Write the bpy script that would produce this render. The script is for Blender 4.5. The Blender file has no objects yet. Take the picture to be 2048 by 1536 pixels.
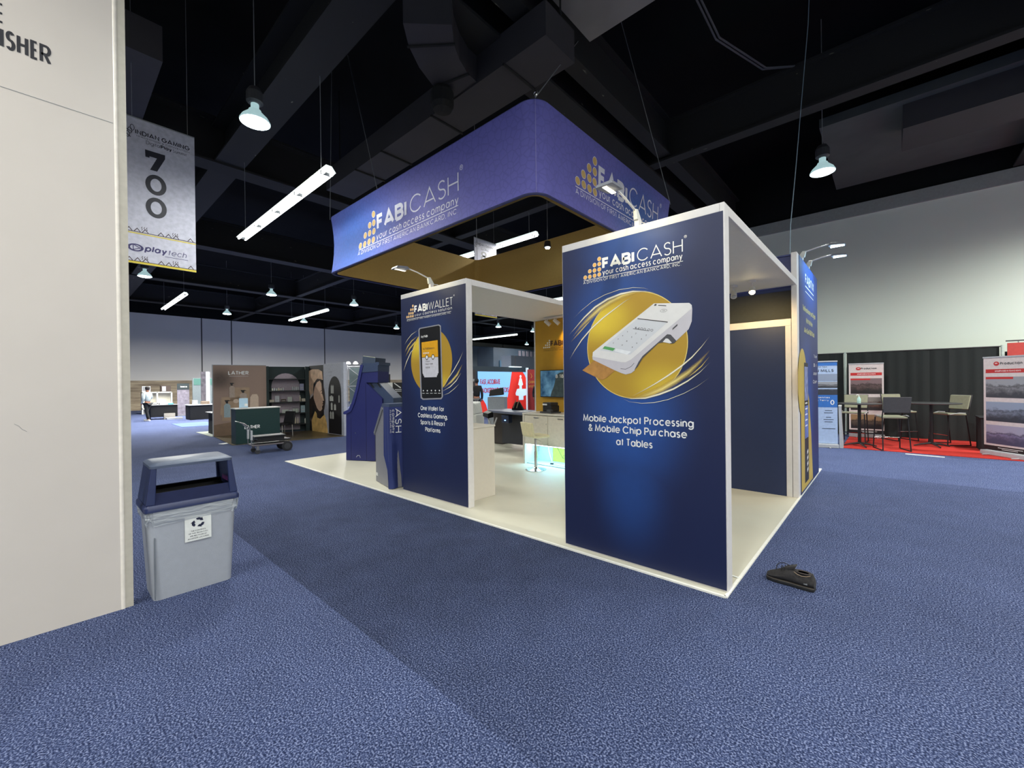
import bpy, bmesh, math, random, colorsys
from mathutils import Vector, Matrix
random.seed(7)
C = bpy.context.scene.collection
S = bpy.context.scene
PI = math.pi

# ------------------------------------------------------------------ camera, world, exposure
YAW, PITCH, ROLL, FPX = 0.7333, -0.0035, -0.0121, 836.4
F_ = Vector((-math.sin(YAW)*math.cos(PITCH), math.cos(YAW)*math.cos(PITCH), math.sin(PITCH)))
R0 = Vector((math.cos(YAW), math.sin(YAW), 0)); U0 = R0.cross(F_)
R_ = R0*math.cos(ROLL)+U0*math.sin(ROLL); U_ = U0*math.cos(ROLL)-R0*math.sin(ROLL)
cd = bpy.data.cameras.new('camera'); cam = bpy.data.objects.new('camera', cd); C.objects.link(cam)
cd.sensor_width = 36; cd.lens = FPX/2048*36; cd.clip_end = 200; cd.clip_start = 0.05
m3 = Matrix((R_, U_, -F_)).transposed()
cam.matrix_world = Matrix.Translation((0.9412, -3.4684, 1.675)) @ m3.to_4x4()
S.camera = cam
w = bpy.data.worlds.new('world'); S.world = w; w.use_nodes = True
w.node_tree.nodes['Background'].inputs[0].default_value = (0.60, 0.66, 0.75, 1)
w.node_tree.nodes['Background'].inputs[1].default_value = 0.05
S.view_settings.view_transform = 'Standard'; S.view_settings.look = 'None'
S.view_settings.gamma = 1; S.view_settings.use_curve_mapping = False
S.view_settings.exposure = 0.32
S.cycles.use_denoising = True
S.cycles.max_bounces = 7; S.cycles.diffuse_bounces = 4
S.cycles.sample_clamp_indirect = 6

# ------------------------------------------------------------------ helpers
def lin(c):
    c = c/255
    return c/12.92 if c <= .04045 else ((c+.055)/1.055)**2.4
def rgb(r, g, b): return (lin(r), lin(g), lin(b))
MATS = {}
def mat(name, col, rough=.6, metal=0, var=.06, scale=20, bump=0, bscale=80, spec=.5, emit=None, es=1.0):
    if name in MATS: return MATS[name]
    m = bpy.data.materials.new(name); m.use_nodes = True; nt = m.node_tree; N = nt.nodes; L = nt.links
    b = N['Principled BSDF']; b.inputs['Roughness'].default_value = rough; b.inputs['Metallic'].default_value = metal
    b.inputs['Specular IOR Level'].default_value = spec
    tc = N.new('ShaderNodeTexCoord'); nz = N.new('ShaderNodeTexNoise'); nz.inputs['Scale'].default_value = scale
    nz.inputs['Detail'].default_value = 3; L.new(tc.outputs['Object'], nz.inputs['Vector'])
    cr = N.new('ShaderNodeValToRGB'); L.new(nz.outputs['Fac'], cr.inputs['Fac'])
    cr.color_ramp.elements[0].position = .3; cr.color_ramp.elements[1].position = .7
    cr.color_ramp.elements[0].color = (*[c*(1-var) for c in col], 1)
    cr.color_ramp.elements[1].color = (*[min(1, c*(1+var)) for c in col], 1)
    L.new(cr.outputs['Color'], b.inputs['Base Color'])
    if bump:
        n2 = N.new('ShaderNodeTexNoise'); n2.inputs['Scale'].default_value = bscale; n2.inputs['Detail'].default_value = 2
        L.new(tc.outputs['Object'], n2.inputs['Vector'])
        bp = N.new('ShaderNodeBump'); bp.inputs['Strength'].default_value = bump; bp.inputs['Distance'].default_value = .01
        L.new(n2.outputs['Fac'], bp.inputs['Height']); L.new(bp.outputs['Normal'], b.inputs['Normal'])
    if emit:
        b.inputs['Emission Color'].default_value = (*emit, 1); b.inputs['Emission Strength'].default_value = es
    MATS[name] = m; return m

def tag(o, label=None, cat=None, group=None, kind=None):
    if label: o['label'] = label
    if cat: o['category'] = cat
    if group: o['group'] = group
    if kind: o['kind'] = kind
    return o
def thing(name, label, cat, loc=(0, 0, 0), rz=0, group=None):
    o = bpy.data.objects.new(name, None); C.objects.link(o); o.location = loc; o.rotation_euler = (0, 0, rz)
    o.empty_display_size = .1
    return tag(o, label, cat, group)
def dup(root, loc, rz=0, label=None, group=None):
    r = root.copy(); C.objects.link(r); r.location = loc; r.rotation_euler = (0, 0, rz)
    if label: r['label'] = label
    if group: r['group'] = group
    for ch in list(root.children):
        c = ch.copy(); C.objects.link(c); c.parent = r
        for g in list(ch.children):
            d = g.copy(); C.objects.link(d); d.parent = c
    return r
class Fr:
    """a flat frame: origin, horizontal direction u, up = z, outward normal n"""
    def __init__(s, O, U, N=None):
        s.O = Vector(O); s.U = Vector(U).normalized(); s.V = Vector((0, 0, 1))
        s.N = Vector(N).normalized() if N else s.U.cross(s.V)
    def p(s, u, v, k=0): return s.O+s.U*u+s.V*v+s.N*k
class MB:
    def __init__(s): s.v = []; s.f = []
    def add(s, vs, fs):
        n = len(s.v); s.v += [tuple(x) for x in vs]; s.f += [tuple(i+n for i in f) for f in fs]; return s
    def box(s, x0, x1, y0, y1, z0, z1):
        return s.add([(x, y, z) for z in (z0, z1) for y in (y0, y1) for x in (x0, x1)],
                     [(0, 2, 3, 1), (4, 5, 7, 6), (0, 1, 5, 4), (2, 6, 7, 3), (0, 4, 6, 2), (1, 3, 7, 5)])
    def hexa(s, b, t):   # two quads, bottom and top, same order
        n = len(b)
        return s.add(list(b)+list(t), [tuple(range(n))[::-1], tuple(range(n, 2*n))]+[(i, (i+1) % n, n+(i+1) % n, n+i) for i in range(n)])
    def cyl(s, a, b, r0, r1=None, n=12, caps=True):
        a = Vector(a); b = Vector(b); r1 = r0 if r1 is None else r1
        d = (b-a).normalized(); x = d.orthogonal().normalized(); y = d.cross(x)
        ra = [a+(x*math.cos(2*PI*i/n)+y*math.sin(2*PI*i/n))*r0 for i in range(n)]
        rb = [b+(x*math.cos(2*PI*i/n)+y*math.sin(2*PI*i/n))*r1 for i in range(n)]
        fs = [(i, (i+1) % n, n+(i+1) % n, n+i) for i in range(n)]
        if caps: fs += [tuple(range(n))[::-1], tuple(range(n, 2*n))]
        return s.add(ra+rb, fs)
    def tube(s, pts, r, n=8):
        pts = [Vector(p) for p in pts]; rings = []
        ref = None
        for i, p in enumerate(pts):
            d = (pts[min(i+1, len(pts)-1)]-pts[max(i-1, 0)]).normalized()
            if ref is None: ref = d.orthogonal().normalized()
            x = (ref-d*ref.dot(d)).normalized(); ref = x; y = d.cross(x)
            rr = r[i] if isinstance(r, (list, tuple)) else r
            rings.append([p+(x*math.cos(2*PI*k/n)+y*math.sin(2*PI*k/n))*rr for k in range(n)])
        vs = [q for R in rings for q in R]; fs = []
        for i in range(len(rings)-1):
            fs += [(i*n+k, i*n+(k+1) % n, (i+1)*n+(k+1) % n, (i+1)*n+k) for k in range(n)]
        fs += [tuple(range(n))[::-1], tuple(range((len(rings)-1)*n, len(rings)*n))]
        return s.add(vs, fs)
    def lathe(s, prof, c=(0, 0, 0), n=20, sx=1, sy=1):
        vs = []; fs = []
        for r, z in prof:
            vs += [(c[0]+math.cos(2*PI*k/n)*r*sx, c[1]+math.sin(2*PI*k/n)*r*sy, c[2]+z) for k in range(n)]
        for i in range(len(prof)-1):
            fs += [(i*n+k, i*n+(k+1) % n, (i+1)*n+(k+1) % n, (i+1)*n+k) for k in range(n)]
        fs += [tuple(range(n))[::-1], tuple(range((len(prof)-1)*n, len(prof)*n))]
        return s.add(vs, fs)
    def prism(s, fr, pts, k0, k1):
        a = [fr.p(u, v, k0) for u, v in pts]; b = [fr.p(u, v, k1) for u, v in pts]; n = len(pts)
        return s.add(a+b, [tuple(range(n))[::-1], tuple(range(n, 2*n))]+[(i, (i+1) % n, n+(i+1) % n, n+i) for i in range(n)])
    def poly(s, fr, pts, k=.001): return s.add([fr.p(u, v, k) for u, v in pts], [tuple(range(len(pts)))])
    def rect(s, fr, u0, v0, u1, v1, k=.001): return s.poly(fr, [(u0, v0), (u1, v0), (u1, v1), (u0, v1)], k)
    def disc(s, fr, u, v, r, rv=None, k=.001, n=16):
        rv = rv or r
        return s.poly(fr, [(u+math.cos(2*PI*i/n)*r, v+math.sin(2*PI*i/n)*rv) for i in range(n)], k)
    def ring(s, fr, u, v, r0, r1, k=.001, n=24, q0=None, q1=None):
        q0 = q0 or r0; q1 = q1 or r1
        a = [fr.p(u+math.cos(2*PI*i/n)*r0, v+math.sin(2*PI*i/n)*q0, k) for i in range(n)]
        b = [fr.p(u+math.cos(2*PI*i/n)*r1, v+math.sin(2*PI*i/n)*q1, k) for i in range(n)]
        return s.add(a+b, [(i, (i+1) % n, n+(i+1) % n, n+i) for i in range(n)])
    def line(s, fr, pts, w, k=.001):   # a ribbon of width w with mitred joints
        P = [Vector((p[0], p[1])) for p in pts]
        closed = (P[0]-P[-1]).length < 1e-6 and len(P) > 2
        if closed: P = P[:-1]
        n = len(P); a = []; b = []
        for i in range(n):
            p = P[i]
            d0 = (p-P[i-1]) if (i > 0 or closed) else None
            d1 = (P[(i+1) % n]-p) if (i < n-1 or closed) else None
            if d0 is None: d0 = d1
            if d1 is None: d1 = d0
            d0 = d0.normalized() if d0.length else Vector((1, 0)); d1 = d1.normalized() if d1.length else d0
            n0 = Vector((-d0.y, d0.x)); n1 = Vector((-d1.y, d1.x)); mm = n0+n1
            if mm.length < .25: mm = n0
            mm.normalize(); sc = min(1/max(mm.dot(n0), .3), 2.2)
            a.append(fr.p(*(p+mm*w/2*sc), k)); b.append(fr.p(*(p-mm*w/2*sc), k))
        m = n if closed else n-1
        return s.add(a+b, [(i, (i+1) % n, n+(i+1) % n, n+i) for i in range(m)])
    def build(s, name, m, parent=None, world=False, smooth=False, bevel=0, kind=None, label=None, cat=None, group=None):
        me = bpy.data.meshes.new(name)
        off = Vector((0, 0, 0))
        if world:
            p = parent
            while p is not None: off += p.location; p = p.parent
        me.from_pydata([(x-off.x, y-off.y, z-off.z) for x, y, z in s.v], [], s.f)
        if m is not None: me.materials.append(m)
        if smooth:
            for p in me.polygons: p.use_smooth = True
            try: me.set_sharp_from_angle(angle=math.radians(40))
            except Exception: pass
        me.update(); o = bpy.data.objects.new(name, me); C.objects.link(o)
        if parent is not None: o.parent = parent
        if bevel:
            bv = o.modifiers.new('bevel', 'BEVEL'); bv.width = bevel; bv.segments = 2; bv.limit_method = 'ANGLE'
        return tag(o, label, cat, group, kind)
def struct(name, mb, m, kind='structure', parent=None): return mb.build(name, m, parent, kind=kind if parent is None else None)

# ------------------------------------------------------------------ geometric single-stroke lettering
def arc(cx, cy, rx, ry, a0, a1, n=10):
    return [(cx+rx*math.cos(math.radians(a0+(a1-a0)*i/n)), cy+ry*math.sin(math.radians(a0+(a1-a0)*i/n))) for i in range(n+1)]
G = {
 'A': (.86, [[(0, 0), (.5, 1), (1, 0)], [(.15, .26), (.85, .26)]]),
 'B': (.62, [[(0, .52), (.6, .52)]+[], [(0, 0), (0, 1), (.58, 1)]+arc(.58, .76, .36, .24, 90, -90, 6)+[(0, .52)], [(.55, .52)]+arc(.62, .26, .38, .26, 90, -90, 6)+[(0, 0)]]),
 'C': (.9, [arc(.52, .5, .52, .5, 40, 320, 18)]),
 'D': (.76, [[(0, 0), (0, 1), (.45, 1)]+arc(.45, .5, .55, .5, 90, -90, 12)+[(0, 0)]]),
 'E': (.5, [[(1, 1), (0, 1), (0, 0), (1, 0)], [(0, .52), (.9, .52)]]),
 'F': (.48, [[(1, 1), (0, 1), (0, 0)], [(0, .52), (.9, .52)]]),
 'G': (.92, [arc(.52, .5, .5, .5, 42, 360, 18)+[(.58, .5)]]),
 'H': (.66, [[(0, 0), (0, 1)], [(1, 0), (1, 1)], [(0, .52), (1, .52)]]),
 'I': (.0, [[(.5, 0), (.5, 1)]]),
 'J': (.45, [[(1, 1)]+arc(.5, .28, .5, .28, 0, -180, 8)]),
 'K': (.62, [[(0, 0), (0, 1)], [(1, 1), (0, .42)], [(.22, .55), (1, 0)]]),
 'L': (.44, [[(0, 1), (0, 0), (1, 0)]]),
 'M': (.88, [[(0, 0), (.1, 1), (.5, .1), (.9, 1), (1, 0)]]),
 'N': (.7, [[(0, 0), (0, 1), (1, 0), (1, 1)]]),
 'O': (.94, [arc(.5, .5, .5, .5, 0, 360, 22)]),
 'P': (.56, [[(0, 0), (0, 1), (.6, 1)]+arc(.6, .74, .4, .26, 90, -90, 8)+[(0, .48)]]),
 'Q': (.94, [arc(.5, .5, .5, .5, 0, 360, 22), [(.6, .3), (1, -.02)]]),
 'R': (.58, [[(0, 0), (0, 1), (.6, 1)]+arc(.6, .74, .4, .26, 90, -90, 8)+[(0, .48)], [(.45, .48), (1, 0)]]),
 'S': (.5, [arc(.5, .76, .46, .24, 30, 270, 10)+arc(.5, .26, .5, .26, 90, -150, 10)[1:]]),
 'T': (.52, [[(0, 1), (1, 1)], [(.5, 1), (.5, 0)]]),
 'U': (.62, [[(0, 1)]+arc(.5, .36, .5, .36, 180, 360, 10)+[(1, 1)]]),
 'V': (.74, [[(0, 1), (.5, 0), (1, 1)]]),
 'W': (1.1, [[(0, 1), (.25, 0), (.5, .95), (.75, 0), (1, 1)]]),
 'X': (.66, [[(0, 1), (1, 0)], [(1, 1), (0, 0)]]),
 'Y': (.66, [[(0, 1), (.5, .45), (1, 1)], [(.5, .45), (.5, 0)]]),
 'Z': (.56, [[(0, 1), (1, 1), (0, 0), (1, 0)]]),
 '0': (.6, [arc(.5, .5, .5, .5, 0, 360, 18)]), '1': (.2, [[(0, .8), (1, 1), (1, 0)]]),
 '2': (.5, [arc(.5, .7, .46, .3, 160, -35, 8)+[(0, 0), (1, 0)]]),
 '3': (.5, [arc(.48, .76, .42, .24, 140, -90, 8), arc(.48, .26, .5, .26, 90, -140, 8)]),
 '4': (.56, [[(.75, 0), (.75, 1), (0, .28), (1, .28)]]),
 '5': (.5, [[(.9, 1), (.2, 1), (.1, .58)]+arc(.45, .32, .5, .32, 110, -150, 9)]),
 '6': (.55, [arc(.5, .32, .48, .32, 0, 360, 14), [(.05, .45), (.6, 1)]]),
 '7': (.5, [[(0, 1), (1, 1), (.35, 0)]]),
 '8': (.56, [arc(.5, .76, .4, .24, 0, 360, 14), arc(.5, .27, .5, .27, 0, 360, 14)]),
 '9': (.55, [arc(.5, .68, .48, .32, 0, 360, 14), [(.95, .55), (.4, 0)]]),
 '$': (.5, [arc(.5, .74, .46, .2, 30, 270, 8)+arc(.5, .28, .5, .26, 90, -150, 8)[1:], [(.5, 1.12), (.5, -.1)]]),
 '&': (.64, [[(1, 0), (.22, .72)]+arc(.45, .82, .25, .18, 200, -20, 7)+[(.12, .4)]+arc(.4, .24, .36, .24, 150, 330, 7)+[(1, .45)]]),
 '.': (.0, [[(.5, 0), (.5, .03)]]), ',': (.0, [[(.5, .05), (.3, -.12)]]), '-': (.3, [[(0, .4), (1, .4)]]), '!': (0, [[(.5, .3), (.5, 1)], [(.5, 0), (.5, .05)]]),
 ':': (.0, [[(.5, .1), (.5, .14)], [(.5, .6), (.5, .64)]]), '#': (.5, [[(.3, 0), (.3, 1)], [(.7, 0), (.7, 1)], [(0, .35), (1, .35)], [(0, .65), (1, .65)]]), '/': (.4, [[(0, 0), (1, 1)]]),
 'a': (.66, [arc(.48, .36, .48, .36, 0, 360, 16), [(1, .72), (1, 0)]]),
 'b': (.66, [arc(.52, .36, .48, .36, 0, 360, 16), [(0, 1), (0, 0)]]),
 'c': (.62, [arc(.52, .36, .52, .36, 42, 318, 14)]),
 'd': (.66, [arc(.48, .36, .48, .36, 0, 360, 16), [(1, 1), (1, 0)]]),
 'e': (.66, [[(.02, .38), (.98, .38)]+arc(.5, .36, .5, .36, 0, 315, 16)]),
 'f': (.3, [arc(.7, .8, .35, .2, 60, 180, 5)+[(.35, 0)], [(0, .68), (.85, .68)]]),
 'g': (.66, [arc(.48, .36, .48, .36, 0, 360, 16), [(1, .72)]+arc(.5, -.05, .5, .22, 0, -150, 7)]),
 'h': (.5, [[(0, 1), (0, 0)], [(0, .4)]+arc(.5, .42, .5, .3, 180, 0, 7)+[(1, 0)]]),
 'i': (.0, [[(.5, 0), (.5, .7)], [(.5, .88), (.5, .94)]]),
 'j': (.0, [[(.5, -.25), (.5, .7)], [(.5, .88), (.5, .94)]]),
 'k': (.46, [[(0, 1), (0, 0)], [(1, .7), (0, .3)], [(.25, .42), (1, 0)]]),
 'l': (.0, [[(.5, 0), (.5, 1)]]),
 'm': (.86, [[(0, .72), (0, 0)], [(0, .4)]+arc(.25, .45, .25, .27, 180, 0, 6)+[(.5, 0)], [(.5, .4)]+arc(.75, .45, .25, .27, 180, 0, 6)+[(1, 0)]]),
 'n': (.5, [[(0, .72), (0, 0)], [(0, .4)]+arc(.5, .42, .5, .3, 180, 0, 7)+[(1, 0)]]),
 'o': (.7, [arc(.5, .36, .5, .36, 0, 360, 16)]),
 'p': (.66, [arc(.52, .36, .48, .36, 0, 360, 16), [(0, .72), (0, -.28)]]),
 'q': (.66, [arc(.48, .36, .48, .36, 0, 360, 16), [(1, .72), (1, -.28)]]),
 'r': (.28, [[(0, .72), (0, 0)], [(0, .4)]+arc(.6, .42, .6, .3, 180, 80, 5)]),
 's': (.38, [arc(.5, .54, .46, .18, 30, 270, 8)+arc(.5, .18, .5, .18, 90, -150, 8)[1:]]),
 't': (.28, [[(.45, .95), (.45, 0)], [(0, .68), (.95, .68)]]),
 'u': (.5, [[(0, .72)]+arc(.5, .3, .5, .3, 180, 360, 7)+[(1, .72)], [(1, .72), (1, 0)]]),
 'v': (.56, [[(0, .7), (.5, 0), (1, .7)]]),
 'w': (.84, [[(0, .7), (.25, 0), (.5, .66), (.75, 0), (1, .7)]]),
 'x': (.5, [[(0, .7), (1, 0)], [(1, .7), (0, 0)]]),
 'y': (.56, [[(0, .7), (.5, 0)], [(1, .7), (.32, -.28)]]),
 'z': (.46, [[(0, .7), (1, .7), (0, 0), (1, 0)]]),
}
def txt(mb, fr, s, u, v, width, h, wt=.12, k=.002, sp=.16, skew=0, hmul=None, basis=None):
    """lettering from (u,v) fitted to the given width, cap height h, stroke weight wt*h"""
    lay = []; x = 0
    for ch in s:
        if ch == ' ': x += .34; continue
        gw, st = G.get(ch, G['o']); bw = gw+wt
        lay.append((x, bw, gw, st)); x += bw+sp
    tot = max(x-sp, .01); sc = width/tot
    W = wt*h; ns = 0
    for x0, bw, gw, st in lay:
        for path in st:
            pts = []
            for px, py in path:
                X = (x0+wt/2+px*gw)*sc if gw else (x0+wt/2)*sc
                if py >= .999: Y = 1-wt/2
                elif py < 0: Y = py+wt/2
                else: Y = wt/2+py*(1-wt)
                Y *= h
                pts.append((X, Y))
            if basis:
                bu, bv = basis; q = [(u+a*bu[0]+b*bv[0], v+a*bu[1]+b*bv[1]) for a, b in pts]
            else: q = [(u+a+b*skew, v+b) for a, b in pts]
            mb.line(fr, q, W, k+.00025*(ns % 3)); ns += 1
    return mb
def logo_dots(mb, fr, pts, r, k=.002):
    for u, v in pts: mb.disc(fr, u, v, r, r, k, 14)
    return mb
def strip_soft(name, mb_pairs, fr, m, k, parent):
    for i, q in enumerate(mb_pairs): strip_one(name, [q], fr, m, k+.0002*i, parent)
def strip_one(name, mb_pairs, fr, m, k, parent):
    """printed streaks of light: soft-edged ribbons, the ink's strength kept per vertex"""
    vs = []; fs = []; al = []
    for top, bot in mb_pairs:
        n = len(top); b = len(vs)
        for i in range(n):
            t = top[i]; q = bot[i]; mid = ((t[0]+q[0])/2, (t[1]+q[1])/2); e = math.sin(PI*(i+.3)/(n-.4))
            vs += [fr.p(*t, k), fr.p(*mid, k), fr.p(*q, k)]; al += [0, max(e, 0), 0]
        for i in range(n-1):
            a = b+3*i; fs += [(a, a+1, a+4, a+3), (a+1, a+2, a+5, a+4)]
    o = MB().add(vs, fs).build(name, m, parent, world=True)
    at = o.data.color_attributes.new('ink', 'FLOAT_COLOR', 'POINT')
    for i, a in enumerate(al): at.data[i].color = (a, a, a, 1)
    return o
def mat_ink(name, c0, c1, gain=1.6):
    m = bpy.data.materials.new(name); m.use_nodes = True; N = m.node_tree.nodes; L = m.node_tree.links
    b = N['Principled BSDF']; b.inputs['Roughness'].default_value = .5
    at = N.new('ShaderNodeAttribute'); at.attribute_name = 'ink'
    cr = N.new('ShaderNodeValToRGB'); cr.color_ramp.elements[0].color = (*c0, 1); cr.color_ramp.elements[1].color = (*c1, 1)
    L.new(at.outputs['Fac'], cr.inputs['Fac']); L.new(cr.outputs['Color'], b.inputs['Base Color'])
    mp = N.new('ShaderNodeMath'); mp.operation = 'MULTIPLY'; mp.inputs[1].default_value = gain; mp.use_clamp = True
    L.new(at.outputs['Fac'], mp.inputs[0]); L.new(mp.outputs[0], b.inputs['Alpha'])
    return m
def mat_grad(name, fn, rough=.5, spec=.4, scale=6):
    """printed backdrop: fn builds colour from object coords; gets (nodes, links, texcoord output)"""
    m = bpy.data.materials.new(name); m.use_nodes = True; N = m.node_tree.nodes; L = m.node_tree.links
    b = N['Principled BSDF']; b.inputs['Roughness'].default_value = rough; b.inputs['Specular IOR Level'].default_value = spec
    tc = N.new('ShaderNodeTexCoord'); L.new(fn(N, L, tc.outputs['Object']), b.inputs['Base Color'])
    return m
def radial(N, L, co, centers, base, glow, power=1.6):
    """soft blobs of the glow colour over the base colour"""
    tot = None
    for (cx, cy, cz, rx, ry, rz, g) in centers:
        s1 = N.new('ShaderNodeVectorMath'); s1.operation = 'SUBTRACT'; s1.inputs[1].default_value = (cx, cy, cz); L.new(co, s1.inputs[0])
        s2 = N.new('ShaderNodeVectorMath'); s2.operation = 'DIVIDE'; s2.inputs[1].default_value = (rx, ry, rz); L.new(s1.outputs[0], s2.inputs[0])
        ln = N.new('ShaderNodeVectorMath'); ln.operation = 'LENGTH'; L.new(s2.outputs[0], ln.inputs[0])
        mr = N.new('ShaderNodeMapRange'); mr.interpolation_type = 'SMOOTHERSTEP'
        mr.inputs[1].default_value = 0; mr.inputs[2].default_value = 1; mr.inputs[3].default_value = g; mr.inputs[4].default_value = 0
        L.new(ln.outputs['Value'], mr.inputs[0])
        if tot is None: tot = mr.outputs[0]
        else:
            ad = N.new('ShaderNodeMath'); ad.operation = 'MAXIMUM'; L.new(tot, ad.inputs[0]); L.new(mr.outputs[0], ad.inputs[1]); tot = ad.outputs[0]
    nz = N.new('ShaderNodeTexNoise'); nz.inputs['Scale'].default_value = 9; L.new(co, nz.inputs['Vector'])
    mu = N.new('ShaderNodeMath'); mu.operation = 'MULTIPLY_ADD'; mu.inputs[1].default_value = .25; mu.inputs[2].default_value = .87
    L.new(nz.outputs['Fac'], mu.inputs[0])
    m2 = N.new('ShaderNodeMath'); m2.operation = 'MULTIPLY'; L.new(tot, m2.inputs[0]); L.new(mu.outputs[0], m2.inputs[1])
    mx = N.new('ShaderNodeMix'); mx.data_type = 'RGBA'; mx.inputs['A'].default_value = (*base, 1); mx.inputs['B'].default_value = (*glow, 1)
    L.new(m2.outputs[0], mx.inputs['Factor'])
    return mx.outputs['Result']
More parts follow.
